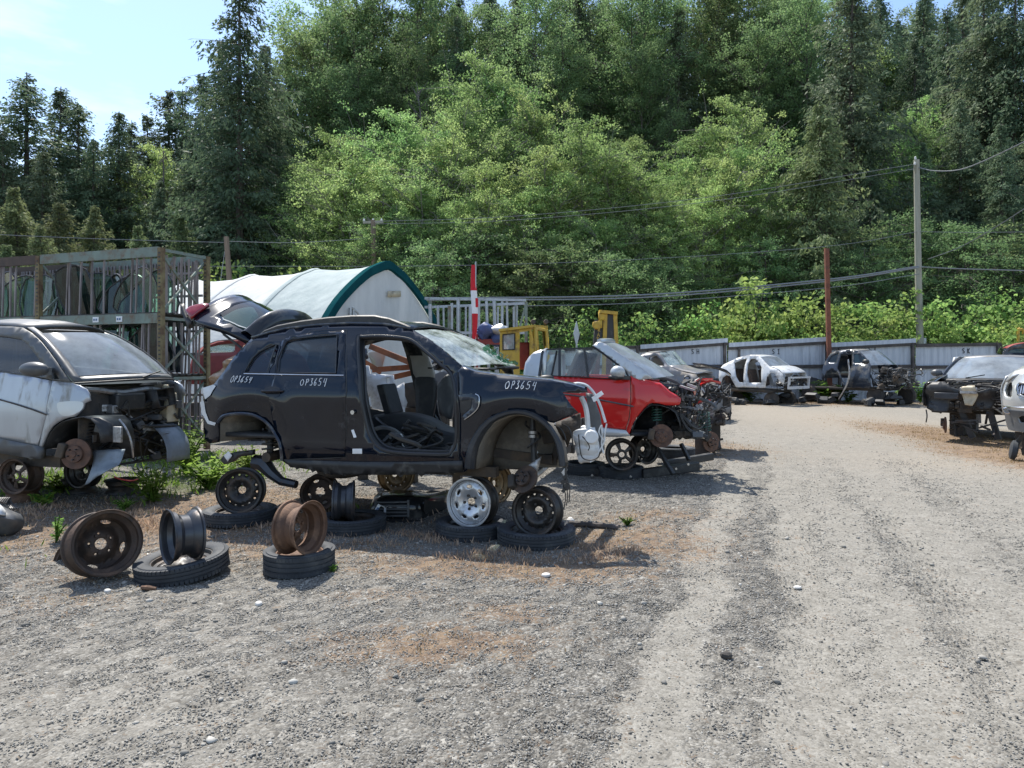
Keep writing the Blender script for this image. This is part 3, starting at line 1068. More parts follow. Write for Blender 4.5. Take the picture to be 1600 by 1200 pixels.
def build_trees():
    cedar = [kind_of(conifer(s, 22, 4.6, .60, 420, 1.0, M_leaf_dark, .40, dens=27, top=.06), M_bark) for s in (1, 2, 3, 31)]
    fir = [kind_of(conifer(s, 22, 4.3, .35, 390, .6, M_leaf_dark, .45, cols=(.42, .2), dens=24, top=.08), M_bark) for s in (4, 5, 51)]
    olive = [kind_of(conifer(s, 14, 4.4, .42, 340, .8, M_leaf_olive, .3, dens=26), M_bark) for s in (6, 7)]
    alder = [kind_of(broadleaf(s, 13, 3.3, .06, 50, 42, (.075, .15), M_leaf_bright, (.14, .38), peak=.7, rise=1.0, tw=17), M_barkpale) for s in (8, 9, 10, 81)]
    tall = [kind_of(broadleaf(s, 24, 3.7, .14, 60, 44, (.11, .22), M_leaf_mid, (.25, .62), peak=.45, tint=.45, tr_r=.008, rise=1.1, tw=15), M_bark) for s in (11, 12, 13)]
    maple = [kind_of(broadleaf(s, 10, 4.0, .03, 40, 45, (.09, .17), M_leaf_mid, (.2, .45), tint=.58, rise=.4, tw=15), M_bark) for s in (14, 15)]
    bush = [kind_of(broadleaf(s, 4.2, 3.1, .05, 48, 44, (.10, .19), M_leaf_bush, (.18, .42), trunk=False, tint=.5, rise=.9, tw=10), M_bark) for s in (16, 17, 18)]
    pk = lambda L: L[rnd.randrange(len(L))]
    G1 = 'dark conifers standing against the sky on the left'
    L1 = 'tall dark conifer with ragged drooping branches in the left of the wood'
    for px, yt, Y, k, w in ((38, 110, 50, 'f', 1.5), (-25, 150, 50, 'c', 1.3), (2, 200, 47, 'c', 1.25), (96, 134, 54, 'f', 1.45), (120, 158, 53, 'f', 1.3), (70, 235, 47, 'c', 1.3), (150, 215, 50, 'c', 1.25), (186, 174, 52, 'c', 1.35), (206, 186, 58, 'f', 1.2), (228, 178, 60, 'f', 1.3),
                            (268, 138, 60, 'f', 1.2), (288, 140, 60, 'f', 1.25), (318, 112, 52, 'c', 1.15), (348, 62, 46, 'c', 1.), (410, 66, 48, 'c', 1.0), (455, 72, 60, 'f', 1.2), (430, 190, 50, 'c', 1.1), (250, 280, 50, 'c', 1.25), (-70, 120, 54, 'c', 1.2), (330, 240, 47, 'c', 1.1), (300, 215, 50, 'c', 1.1)):
        plant_tree(pk(cedar if k == 'c' else fir), 'conifer_tree', L1, 'conifer', G1, px, yt, Y, w)
    plant_tree(cedar[0], 'conifer_tree', 'biggest dark cedar left of centre with its top beyond the picture', 'conifer', 'largest cedars of the wood', 374, -40, 42, 1.12)
    plant_tree(cedar[1], 'conifer_tree', 'great dark cedar behind the grey utility pole with hanging foliage', 'conifer', 'largest cedars of the wood', 1338, -60, 44, 1.15)
    for px, yt, Y, w in ((20, 290, 42, 1.15), (95, 315, 40, 1.1), (150, 320, 43, 1.0), (10, 380, 38, 1.2), (215, 350, 41, 1.1), (60, 350, 37, 1.0), (-40, 300, 40, 1.2), (280, 330, 41, 1.)):
        plant_tree(pk(olive), 'cedar_tree', 'shorter olive green cedar in front of the dark conifers at left', 'cedar', 'olive cedars behind the rack', px, yt, Y, w)
    for i in range(14):
        plant_tree(pk(cedar), 'conifer_tree', 'dense dark conifer closing the back of the wood at left', 'conifer', 'back row conifers at left', -120 + i * 44 + rnd.uniform(-12, 12), rnd.uniform(225, 275) - max(0, i - 8) * 16, rnd.uniform(64, 72), 1.6)
    plant_tree(olive[0], 'cedar_tree', 'single olive green cedar with broad cone crown left of the grey utility pole', 'cedar', None, 1278, 158, 37, 1.0)
    G2 = 'bright green alders in the middle of the wood'
    for px, yt, Y, w in ((620, 165, 41, 1.), (560, 235, 39, 1.1), (700, 200, 39, 1.), (752, 82, 46, .95), (795, 120, 45, .9), (520, 262, 40, 1.1), (850, 225, 37, 1.1), (905, 192, 38, 1.15), (962, 235, 38, 1.1), (648, 265, 36, 1.1), (588, 330, 35, 1.15),
                            (822, 290, 36, 1.1), (1010, 258, 39, 1.1), (1062, 240, 41, 1.1), (1142, 150, 43, .95), (1108, 290, 37, 1.1), (745, 250, 37, 1.1), (490, 330, 41, 1.2), (1190, 250, 42, 1.0), (940, 330, 35, 1.1), (680, 120, 52, 1.), (465, 250, 46, 1.), (1040, 330, 36, 1.1), (540, 200, 43, 1.), (600, 255, 37, 1.), (665, 215, 40, 1.), (722, 150, 43, .95), (775, 190, 41, 1.), (830, 150, 44, .95), (878, 260, 36, 1.), (930, 210, 40, 1.), (985, 205, 41, 1.), (1030, 285, 37, 1.), (1085, 200, 43, 1.), (1165, 215, 40, 1.), (1125, 240, 39, 1.), (620, 310, 35, 1.), (715, 300, 35, 1.), (770, 300, 35, 1.), (500, 285, 42, 1.), (1210, 320, 38, 1.)):
        plant_tree(pk(alder), 'alder_tree', 'bright light green alder with a loose leafy crown in the middle of the wood', 'alder', G2, px, yt, Y, w)
    for px, yt, Y, w in ((245, 222, 54, .8), (1408, 175, 47, .9), (1395, 215, 45, .9), (1440, 140, 52, .9), (1375, 70, 62, .8)):
        plant_tree(pk(alder), 'alder_tree', 'pale green broadleaf tree squeezed between dark conifers', 'tree', 'pale broadleaf trees among the conifers', px, yt, Y, w)
    for px, yt, Y in ((478, 60, 58), (516, 20, 58), (556, -30, 57), (600, -20, 61), (648, -50, 58), (692, 10, 63), (735, 0, 61), (786, 10, 64), (842, -40, 58), (884, -20, 62), (935, -10, 64), (986, -50, 57), (1036, -20, 60), (1080, -10, 63), (1122, -50, 60), (1178, -40, 58), (1226, -50, 58), (1255, -20, 52), (640, 60, 54), (880, 60, 54), (1010, 60, 53), (1180, 40, 53), (560, 90, 52)):
        plant_tree(pk(tall), 'tall_tree', 'tall dark green broadleaf tree rising behind the bright alders', 'tree', 'tall broadleaf trees behind the alders', px, yt, Y, rnd.uniform(.9, 1.15))
    for i in range(22):
        plant_tree(pk(cedar + tall), 'background_tree', 'dark tree far up the slope at the back of the wood', 'tree', 'trees far up the slope', 500 + i * 56 + rnd.uniform(-15, 15), rnd.uniform(-40, 60), rnd.uniform(78, 92), 1.25)
    for px, yt, Y, w in ((1300, 60, 50, 1.), (1402, 30, 66, .9), (1478, 10, 52, 1.05), (1530, -40, 47, 1.1), (1592, -60, 45, 1.1), (1645, -20, 46, 1.1), (1562, 190, 40, 1.15), (1500, 150, 44, 1.1), (1625, 150, 41, 1.1), (1440, 220, 44, 1.05), (1360, 230, 42, 1.), (1690, 60, 44, 1.1), (1232, 60, 54, .9)):
        plant_tree(pk(cedar), 'conifer_tree', 'dark drooping cedar in the right part of the wood behind the fence', 'conifer', 'dark cedars at right', px, yt, Y, w)
    for px, yt, Y, w in ((505, 30, 64, 1.), (575, -10, 66, 1.), (628, 40, 60, .9), (672, -20, 68, 1.), (715, 20, 57, .95), (762, -30, 66, 1.), (812, -30, 62, 1.), (862, 30, 66, 1.), (908, -20, 60, .95), (960, 20, 66, 1.), (1012, -30, 63, 1.), (1060, 10, 57, .95), (1105, -30, 66, 1.), (1150, 0, 64, 1.), (1205, -30, 63, 1.), (1375, -20, 62, 1.1), (1412, 40, 70, 1.2), (1445, -10, 62, 1.1), (1425, 60, 58, 1.), (1500, -30, 60, 1.1)):
        plant_tree(pk(cedar + fir), 'conifer_tree', 'tall conifer standing among the broadleaf trees high in the wood', 'conifer', 'conifers high in the wood', px, yt, Y, w)
    for px, yt, Y, w in ((520, 400, 38, 1.2), (640, 390, 34, 1.2), (700, 372, 33, 1.2), (760, 350, 34, 1.2), (830, 380, 33, 1.2), (890, 370, 33, 1.2), (960, 390, 33, 1.2), (430, 420, 40, 1.2), (1030, 400, 34, 1.2), (1190, 370, 36, 1.1), (1420, 330, 36, 1.2), (1500, 340, 35, 1.2), (1580, 330, 36, 1.2), (1350, 380, 35, 1.1), (1650, 340, 36, 1.2)):
        plant_tree(pk(maple), 'maple_tree', 'low spreading mid green maple at the foot of the wooded slope', 'maple', 'low maples at the foot of the wood', px, yt, Y, w)
    for px, yt, Y, w in ((440, 368, 38, 1.1), (400, 395, 38, 1.), (870, 455, 31, 1.), (930, 478, 30, 1.), (1000, 450, 31, 1.), (1052, 446, 31.5, 1.), (1108, 420, 32, 1.), (1158, 402, 33, 1.05), (1205, 400, 33, 1.), (1252, 452, 31, .9), (1330, 440, 31.5, 1.), (1385, 428, 32, 1.05), (1440, 408, 32, 1.05), (1492, 428, 31, 1.), (1545, 442, 31, 1.), (1590, 418, 32, 1.1), (1640, 430, 31, 1.), (1130, 480, 30, .9), (1410, 470, 29.7, .9), (1520, 476, 29.6, .9), (1290, 486, 29.8, .8), (960, 500, 29.6, .8), (1075, 490, 29.8, .9), (700, 500, 33, 1.), (780, 470, 33, 1.), (650, 480, 33, 1.)):
        plant_tree(pk(bush), 'bush', 'leafy green bush growing along the back of the white fence', 'bush', 'bushes behind the fence', px, yt, Y, w)
    plant_tree(bush[0], 'bush', 'small yellow green bush over the fence left of the rusty post', 'bush', None, 1236, 486, 28.9, .75)
    # bare dead snag
    r = thing('dead_tree', 'bare grey dead tree with hanging twigs among the left conifers', 'dead tree', ((255 - 800) / FOC * 50, 50, 0))
    r.location.z = float(hill(np.array(r.location.x), np.array(50.))) - .05
    zt = CAM_H + (HORIZON - 226) / FOC * 50 - r.location.z
    mb = MB()
    mb.tube([(0, 0, 0), (.1, 0, zt * .5), (0, 0, zt)], [.2, .12, .02], 6)
    mb.build('trunk', M_deadwood, r)
    mb = MB()
    for i in range(46):
        z = zt * rnd.uniform(.45, .98)
        a = rnd.uniform(0, 6.28)
        ln = rnd.uniform(.5, 2.2) * (1.25 - z / zt)
        d = Vector((math.cos(a), math.sin(a), 0))
        mb.tube(cr([Vector((0, 0, z)), Vector((0, 0, z + .1)) + d * ln * .6, Vector((0, 0, z - ln * .8)) + d * ln], 3), [.03, .028, .025, .02, .016, .012, .008], 3)
    mb.build('branch', M_deadwood, r)
    # a second dead tree, leaning pale branches in the middle
    r = thing('dead_tree', 'leaning bare grey dead tree above the bright alders in the middle', 'dead tree', ((668 - 800) / FOC * 50, 50, 0))
    r.location.z = float(hill(np.array(r.location.x), np.array(50.)))
    zt = CAM_H + (HORIZON - 128) / FOC * 50 - r.location.z
    mb = MB()
    mb.tube([(0, 0, 0), (.2, 0, zt * .5), (-.8, 0, zt)], [.22, .14, .02], 6)
    mb.build('trunk', M_deadwood, r)
    mb = MB()
    for i in range(40):
        z = zt * rnd.uniform(.5, .97)
        a = rnd.choice((0, 3.14)) + rnd.uniform(-.9, .9)
        ln = rnd.uniform(1, 3.6) * (1.2 - z / zt)
        d = Vector((math.cos(a), math.sin(a), 0))
        x0 = Vector((.2 - 2 * max(0, z / zt - .5), 0, z))
        mb.tube([x0, x0 + d * ln * .5 + Vector((0, 0, ln * .55)), x0 + d * ln + Vector((0, 0, ln * 1.3))], [.05, .03, .008], 3)
    mb.build('branch', M_deadwood, r)
# ---------- shared car helpers ----------
def smooth01(a, b, x):
    t = max(0.0, min(1.0, (x - a) / (b - a)))
    return t * t * (3 - 2 * t)


def lerp_table(xs, ys):
    def f(z):
        return float(np.interp(z, xs, ys))
    return f


def skin_rows(line, Wfn, crown=.03, n=10, bulge=0.0, inset=0.0, y0=None):
    """rows across the car through each (x, z) of line"""
    rows = []
    for x, z in line:
        w = Wfn(x, z) - inset
        row = []
        for k in range(n + 1):
            t = -1 + 2 * k / n
            row.append(Vector((x + bulge * (1 - t * t), w * t, z + crown * (1 - t * t))))
        rows.append(row)
    return rows


def hose(mb, pts, r=.012, n=6):
    return mb.tube(cr(pts, 4), r, n)


def junk(parent, x0, x1, y0, y1, z0, z1, seed, n=40, dense=1.0, mats=None):
    """a stripped engine bay: block, ducts, brackets, hoses and looms, each kind a part"""
    rr = random.Random(seed)
    P = lambda: Vector((rr.uniform(x0, x1), rr.uniform(y0, y1), rr.uniform(z0, z1)))
    sx, sy, sz = x1 - x0, y1 - y0, z1 - z0
    S = min(sx, sy, sz)
    for i in range(int(5 * dense)):
        mb = MB()
        c = P()
        rot = Matrix.Rotation(rr.uniform(-.4, .4), 3, 'X') @ Matrix.Rotation(rr.uniform(-.5, .5), 3, 'Z')
        mb.box(c, (rr.uniform(.14, .34) * S * 1.3, rr.uniform(.14, .34) * S * 1.3, rr.uniform(.14, .3) * S * 1.3), rot, .8)
        for k in range(3):
            mb.lathe([(0, 0), (.07 * S, 0), (.07 * S, .06), (.04 * S, .075), (0, .075)], 10, Matrix.Translation(c + Vector((rr.uniform(-.1, .1), -.08, rr.uniform(-.1, .1)))) @ Matrix.Rotation(R(90), 4, 'X'))
        mb.build('engine_block', mats[0] if mats else M_under, parent, bevel=.012)
    mb = MB()
    for i in range(int(n * .35)):
        a = P()
        d = Vector((rr.gauss(0, 1), rr.gauss(0, 1), rr.gauss(0, .6))).normalized() * rr.uniform(.12, .4) * max(sx, sy) * .5
        b = Vector((min(max((a + d).x, x0), x1), min(max((a + d).y, y0), y1), min(max((a + d).z, z0), z1)))
        if (b - a).length > .05:
            mb.bar(a, b, rr.uniform(.015, .05), rr.uniform(.006, .03))
    mb.build('metal_bracket', mats[1] if mats else M_alu, parent)['kind'] = 'stuff'
    for nm, M, k, r0 in (('hose', M_plastic, .3, .018), ('wiring', M_wire, .5, .007)):
        mb = MB()
        for i in range(int(n * k)):
            a = P()
            pts = [a]
            for q in range(4):
                p = pts[-1] + Vector((rr.gauss(0, .16) * sx, rr.gauss(0, .2) * sy, rr.gauss(0, .16) * sz))
                pts.append(Vector((min(max(p.x, x0), x1 + .04), min(max(p.y, y0), y1), min(max(p.z, z0), z1))))
            hose(mb, pts, r0 * rr.uniform(.6, 1.4), 5)
        mb.build(nm, M, parent)
    mb = MB()
    for i in range(int(n * .16)):
        c = P()
        mb.box(c, (rr.uniform(.05, .14), rr.uniform(.05, .14), rr.uniform(.04, .1)), Matrix.Rotation(rr.uniform(0, 3), 3, 'Z') @ Matrix.Rotation(rr.uniform(-.5, .5), 3, 'X'))
    mb.build('plastic_box', M_plastgrey, parent, bevel=.008)['kind'] = 'stuff'


def strut(parent, top, bot, name='suspension_strut', spring=None, r=.045, coils=6):
    o = MB().tube([top, bot], [r * .5, r * .55], 10).build(name, M_plastic, parent)
    top, bot = Vector(top), Vector(bot)
    d = (bot - top).normalized()
    u = d.orthogonal().normalized()
    w = d.cross(u)
    L = (bot - top).length
    mb = MB()
    pts = []
    for k in range(coils * 12 + 1):
        t = k / (coils * 12)
        a = t * coils * 6.283
        pts.append(top + d * (L * (.08 + .6 * t)) + (u * math.cos(a) + w * math.sin(a)) * r * 1.25)
    mb.tube(pts, .007 + r * .06, 5)
    mb.build('coil_spring', spring or M_plastic, o)
    return o


def brake(parent, c, axis, r=.14, name='brake_disc', mat=None):
    """disc with raised hat and studs, facing axis"""
    M = Matrix.Translation(Vector(c)) @ basis(axis).to_4x4()
    o = MB().lathe([(0, 0), (r, 0), (r, .02), (r * .56, .02), (r * .54, .05), (r * .2, .052), (r * .18, .062), (0, .062)], 28, M).build(name, mat or M_rustbrake, parent, smooth=30)
    for k in range(5):
        a = k * 1.2566
        MB().tube([M @ Vector((r * .36 * math.cos(a), r * .36 * math.sin(a), .05)), M @ Vector((r * .36 * math.cos(a), r * .36 * math.sin(a), .085))], .007, 6).build('wheel_stud', M_bluesteel, o)
    mb = MB()
    R3 = basis(axis)
    mb.box(M @ Vector((-r * .86, 0, .03)), (r * .5, r * .95, .09), R3)
    mb.build('brake_caliper', M_under, o, bevel=.01)
    return o


# ---------- the stripped black car in the middle ----------
def build_suv():
    fr = Frame(812, 5.72, 16, .885)
    car = fr.root('black_car', 'stripped black car with raised tailgate and chalk numbers standing on bare rims', 'car')
    zt = lerp_table([.45, .58, .66, .72, .77, .9, 1.05, 1.20, 1.25, 1.40, 1.58, 1.72, 1.90, 2.0], [.80, .83, .845, .872, .862, .862, .872, .886, .880, .835, .772, .705, .60, .52])

    def W(x, z):
        w = zt(z)
        w -= .17 * max(0, x - .15) ** 2 * 1.6
        w -= .30 * max(0, -2.95 - x) ** 1.6
        # swollen lips round the wheel openings
        for cx in (0.0, -2.63):
            d = math.hypot(x - cx, (z - .82))
            w += .022 * math.exp(-((d - .42) / .10) ** 2) * (z > .5)
        return w
    S = lambda pts: fr.sides(pts, W)
    on = lambda off=0.0: (lambda x, z: Vector((x, -W(x, z) - off, z)))
    far = lambda off=0.0: (lambda x, z: Vector((x, W(x, z) + off, z)))

    hole = S([(559, 531), (567, 526.5), (595, 525.5), (623, 527.5), (643, 532.3), (660.6, 546), (675, 558), (688.6, 570), (704, 584), (710.8, 610), (712, 643), (712, 688), (706, 704), (697, 710.5), (660, 710), (623, 708), (594, 701), (577, 680), (567, 643), (561.5, 587)])
    hole = [tuple(p) for p in cr(hole, 3, True)]
    body = S([(393, 529), (407.6, 525), (447, 514.6), (491.6, 509.5), (545, 506.5), (600, 508), (644, 515), (670, 529), (693, 547.6), (712, 564), (722, 571), (715, 580), (715, 610), (717.5, 645), (717.5, 675), (717, 716), (724, 738), (640, 741), (560, 742), (526, 741), (454, 729), (442, 721), (439, 699), (433, 682.6), (427, 671), (419, 661.6), (410, 654.5), (400.6, 650), (385, 646.5), (368, 646.5), (350, 650), (341, 661.6), (340, 690.8), (328, 693), (320, 687), (318, 655), (318, 634), (320, 624), (327, 609), (337.6, 596), (351.6, 577.6), (363, 561), (377, 545)])
    qwin = S([(383, 582), (389, 570), (396, 559), (405, 550.5), (414.6, 545), (424, 541), (433, 538), (425, 560), (418.5, 582.5)])
    rdoor_h = S([(445, 535), (503, 522), (537, 519.5), (536.5, 710), (447, 713), (441, 690), (434, 664), (428, 644), (426, 612), (435, 583), (437, 561)])
    near = MB().panel(body, [hole, qwin, rdoor_h], on(), .055)
    bs = near.build('body_side', M_navy, car, solid=.03)
    rdoor = S([(441.4, 532.5), (449.6, 526.6), (475, 521.5), (503, 518.6), (541, 516), (540.8, 612), (540.5, 714), (490, 716), (444, 717.6), (440, 699), (434, 681), (427, 660), (423.5, 640), (422, 612), (430, 583), (433, 561)])
    rwin = S([(432.5, 582.3), (434.5, 561.3), (448, 534), (456.6, 530), (490, 526), (527.8, 523), (526.5, 550), (525.4, 583.3)])
    rd = MB().panel(rdoor, [rwin], on(.006), .05).build('rear_door', M_navy, car, solid=.03)
    MB().panel([tuple(p) for p in rwin], [], on(-.012), .08).build('door_window', M_glass_dark, rd)
    mb = MB()
    hp = [fr.side(x, y, W) for x, y in ((410, 611), (425, 611), (443, 611))]
    mb.tube([on(.008)(*hp[0]), on(.04)(*fr.side(414, 611, W)), on(.045)(*hp[1]), on(.04)(*fr.side(439, 611, W)), on(.008)(*hp[2])], [.012, .014, .015, .014, .012], 8)
    mb.build('door_handle', M_navy, rd)
    mb = MB()
    cup = S([(414, 607), (427, 603.5), (439, 607), (437, 618), (427, 622), (418, 618)])
    mb.panel([tuple(p) for p in cr(cup, 3, True)], [], on(.0085), .03)
    mb.build('handle_cup', M_blackcar, rd)
    MB().panel(qwin, [], on(-.012), .08).build('quarter_window', M_glass_dark, car)
    # rubber and bright strips
    mb = MB()
    mb.tube([on(.008)(*fr.side(x, y, W)) for x, y in ((382, 584), (420, 584.7), (470, 585.6), (538, 586.6))], .007, 5)
    mb.build('belt_strip', M_chrome, car)
    mb = MB()
    for pts in (qwin, rwin):
        mb.tube([on(.010)(*p) for p in densify([tuple(q) for q in pts], .08)], .007, 5, closed=True)
    mb.build('window_seal', M_seal, car)
    mb = MB()
    ring = [Vector((x, -W(x, z) + .01, z)) for x, z in hole]
    mb.tube(ring, .018, 7, closed=True)
    cx = sum(p[0] for p in hole) / len(hole)
    cz = sum(p[1] for p in hole) / len(hole)
    ring2 = [Vector((cx + (x - cx) * .965, -W(x, z) + .07, cz + (z - cz) * .965)) for x, z in hole]
    mb.tube(ring2, .016, 7, closed=True)
    rows = [[a for a in ring] + [ring[0]], [a for a in ring2] + [ring2[0]]]
    mb.grid(rows)
    mb.build('door_frame', M_seal, car)
    mb = MB()
    a = S([(549, 672), (553, 684), (557.5, 683), (553, 671)])
    mb.panel(a, [], on(.004), .03)
    mb.build('sticker', M_paper, car)
    mb = MB()
    b = S([(551, 701), (566, 701), (566, 709), (551, 709)])
    mb.panel(b, [], on(.004), .03)
    mb.build('sticker', M_paper, car)
    mb = MB()
    mb.lathe([(0, 0), (.014, 0), (.014, .02), (.02, .022), (.02, .03), (0, .03)], 10, Matrix.Translation(on(.0)(*fr.side(553, 644, W))) @ Matrix.Rotation(R(90), 4, 'X'))
    mb.build('door_striker', M_chrome, car)
    mb = MB()
    mb.tube([on(.0015)(*fr.side(x, y, W)) for x, y in ((541.8, 516.5), (541.6, 560), (541.6, 612), (541.4, 660), (541.2, 714), (515, 715.5), (490, 716.6), (444, 718))], .006, 5)
    mb.tube([on(.0015)(*fr.side(x, y, W)) for x, y in ((716, 582), (715.6, 610), (718, 645), (718, 675), (717, 714))], .005, 5)
    mb.build('shut_line', M_seal, car)
    # sill
    mb = MB()
    sill = S([(454, 729), (526, 741), (560, 742), (640, 741.5), (724, 738), (723, 720), (640, 722), (560, 722), (445, 719)])
    mb.panel(sill, [], on(.012), .05)
    mb.build('sill_panel', M_plastic, car, solid=.05)
    # fender
    fen = S([(715, 580), (722, 572.5), (743, 580.5), (778, 585.5), (825, 590), (860, 593.8), (895, 601), (913.6, 606.5), (919, 612), (905, 613.5), (879, 612.5), (886, 623), (892.6, 633), (904, 644.6), (893, 650), (881, 654), (866, 661), (860, 660), (852, 657), (831, 646.5), (807, 643), (780, 650), (756, 668), (742, 690), (737, 706), (733.5, 730), (726, 738), (717.5, 716), (719, 675), (719, 645), (716.5, 610)])
    ff = MB().panel(fen, [], on(.004), .05).build('front_fender', M_navy, car, solid=.02)
    top = [(722, 572.5), (743, 580.5), (778, 585.5), (825, 590), (860, 593.8), (895, 601), (913.6, 606.5)]
    tl = [fr.side(x, y, W) for x, y in top]
    mb = MB()
    mb.grid([[Vector((x, -W(x, z) - .004, z)) for x, z in tl], [Vector((x, -W(x, z) + .03, z + .012)) for x, z in tl], [Vector((x, -W(x, z) + .10, z + .012)) for x, z in tl], [Vector((x, -W(x, z) + .13, z - .03)) for x, z in tl]])
    mb.build('fender_lip', M_navytop, ff)
    outer = [(725.8, 730), (728, 712), (731.7, 696), (740, 680), (750, 665.6), (763, 653), (778, 645.8), (793, 641), (808.6, 639.5), (821, 640.6), (832, 643.5), (843, 649), (853, 656), (863, 666), (871.6, 679.6), (878, 692), (881.5, 705), (884.5, 727)]
    inner = [(741, 733), (742.5, 716), (745.7, 700.6), (752, 685), (759.7, 672.6), (769, 662), (780.6, 654.5), (793, 649.5), (806, 647.4), (818, 648.4), (829.6, 651.6), (841, 658), (850.6, 665.6), (858, 674), (864.6, 684), (869, 696), (872, 710), (874.5, 728.6)]
    o2, i2 = S(outer), S(inner)
    mb = MB()
    mb.grid([[on(.005)(*p) for p in o2], [on(.04)(a[0] * .75 + b[0] * .25, a[1] * .75 + b[1] * .25) for a, b in zip(o2, i2)], [on(.04)(a[0] * .3 + b[0] * .7, a[1] * .3 + b[1] * .7) for a, b in zip(o2, i2)], [on(.01)(*p) for p in i2], [on(-.06)(*p) for p in i2]])
    mb.build('wheel_arch_trim', M_archtrim, ff)
    vent = S([(717, 617), (730, 615.5), (744, 615.5), (750, 620), (749, 634), (743, 643), (733, 651), (727, 655), (722, 650), (737, 638), (738, 624), (719, 626)])
    MB().panel(vent, [], on(.012), .03).build('fender_vent', M_navytop, ff, solid=.008)
    mb = MB()
    mb.tube([on(.022)(*p) for p in cr(vent[2:8], 3)], .006, 5)
    mb.build('vent_trim', M_chrome, ff)
    vd = S([(719, 626), (737, 624.5), (736, 637), (728, 644), (720, 645)])
    MB().panel(vd, [], on(.008), .03).build('vent_grille', M_plastic, ff)
    # wheel housings
    def housing(pts, yin, name, deep=.5):
        P2 = fr.sides(pts, W)
        m = MB()
        rows = []
        for k, f in enumerate((0, .35, .7, 1)):
            rows.append([Vector((x * (1 - .02 * k), -W(x, z) + .03 + f * deep, z - .02 * f)) for x, z in P2])
        m.grid(rows)
        back = [p for p in rows[-1]]
        c = sum(back, Vector()) / len(back)
        m.add(back + [Vector((back[-1].x, back[-1].y, back[-1].z - .05)), Vector((back[0].x, back[0].y, back[0].z - .05))], [list(range(len(back) + 2))])
        return m.build(name, M_liner, car, solid=.01)
    housing(inner, 0, 'wheel_liner', .42)
    housing([(440, 721), (439, 699), (433, 682.6), (419, 661.6), (400.6, 650), (384, 647), (368, 647), (350, 651), (341, 661.6), (340.5, 690)], 0, 'wheel_liner', .45)
    # rear arch lip
    mb = MB()
    mb.tube([on(.008)(*p) for p in cr(S([(441, 719), (439, 699), (433, 682.6), (419, 661.6), (400.6, 650), (384, 646.5), (368, 646.5), (350, 650), (341, 660)]), 3)], .016, 6)
    mb.build('arch_lip', M_navytop, car)
    # bare edges where the rear bumper was
    mb = MB()
    ed = S([(313, 628), (319, 626), (322, 644), (327, 657), (338, 660.5), (336, 665), (325, 662), (316, 646)])
    mb.panel(ed, [], on(.006), .04)
    ed2 = S([(318, 606), (334, 601), (338, 603), (329, 618), (321, 624)])
    mb.panel(ed2, [], on(.008), .04)
    mb.build('bare_panel_edge', M_whiteplast, car)
    mb = MB()
    lamp = S([(316, 604), (329, 584), (347, 566), (367, 548), (376, 543.5), (379, 547), (365, 563), (350, 581), (335, 597), (327, 604)])
    mb.panel(lamp, [], lambda x, z: Vector((x, -W(x, z) + .05 + .05 * math.sin(z * 40), z)), .04)
    mb.build('lamp_recess', M_tan, car, solid=.04)
    # roof and roof rails
    rl = [fr.side(x, y, W) for x, y in ((393, 529), (420, 521), (447, 514.6), (491.6, 509.5), (545, 506.5), (600, 508), (644, 515))]
    mb = MB()
    mb.grid(skin_rows(rl, W, .045, 12))
    mb.build('roof', M_navytop, car, solid=.02)
    for sgn in (-1, 1):
        mb = MB()
        rp = [fr.side(x, y, W) for x, y in ((401, 527), (411, 522), (431, 516.5), (468, 511), (510, 506.5), (549, 504), (583, 503.5), (607, 507), (632, 513), (645, 516.5))]
        lift = [.0, .02, .035, .045, .05, .052, .05, .042, .02, 0]
        sec = []
        for (x, z), lf in zip(cr(rp, 1), lift):
            y = W(x, z) - .035
            sec.append([Vector((x, sgn * (y + dy), z + dz * 1.0 + lf)) for dy, dz in ((.022, -.03 - lf * .4), (.022, .008), (.008, .02), (-.008, .02), (-.022, .008), (-.022, -.03 - lf * .4))])
        mb.grid(sec)
        mb.build('roof_rail', M_plastic, car)
    # windscreen, crazed and sagging
    wl = [fr.side(x, y, W) for x, y in ((645, 515.5), (671, 530), (694, 548.5), (713, 565), (722, 572))]
    mb = MB()
    rows = []
    for i, (x, z) in enumerate(cr(wl, 3)):
        w = W(x, z) - .02
        f = i / (3 * (len(wl) - 1))
        row = []
        for k in range(15):
            t = -1 + 2 * k / 14
            sag = .07 * math.exp(-((t - .35) / .35) ** 2 - ((f - .8) / .25) ** 2)
            row.append(Vector((x + .23 * (1 - t * t) * (.4 + .6 * f) - sag, w * t, z + .02 * (1 - t * t) + .004 * math.sin(9 * t + 7 * f) - sag * .6)))
        rows.append(row)
    mb.grid(rows)
    ws = mb.build('windscreen', M_glass_smash, car)
    mb = MB()
    for i in range(26):
        t0, f0 = rnd.uniform(-.2, .9), rnd.uniform(.55, 1)
        ci, ck = int(f0 * (len(rows) - 1)), int((t0 + 1) / 2 * 14)
        p = rows[ci][ck]
        mb.box(p + Vector((rnd.uniform(-.02, .06), rnd.uniform(-.03, .03), rnd.uniform(0, .035))), (rnd.uniform(.02, .07), rnd.uniform(.02, .07), .006), Matrix.Rotation(rnd.uniform(-1, 1), 3, 'X') @ Matrix.Rotation(rnd.uniform(-1, 1), 3, 'Y'))
    mb.build('broken_glass', M_glass_green, ws)['kind'] = 'stuff'
    # cowl strip and far pillars
    mb = MB()
    xb, zb = wl[-1]
    mb.grid([[Vector((xb + .21 * (1 - t * t) + .02, (W(xb, zb) - .02) * t, zb - .015)) for t in (-1, -.5, 0, .5, 1)], [Vector((xb + .21 * (1 - t * t) + .06, (W(xb, zb) - .30) * t, zb - .03)) for t in (-1, -.5, 0, .5, 1)]])
    mb.build('cowl_panel', M_plastic, car, solid=.02)
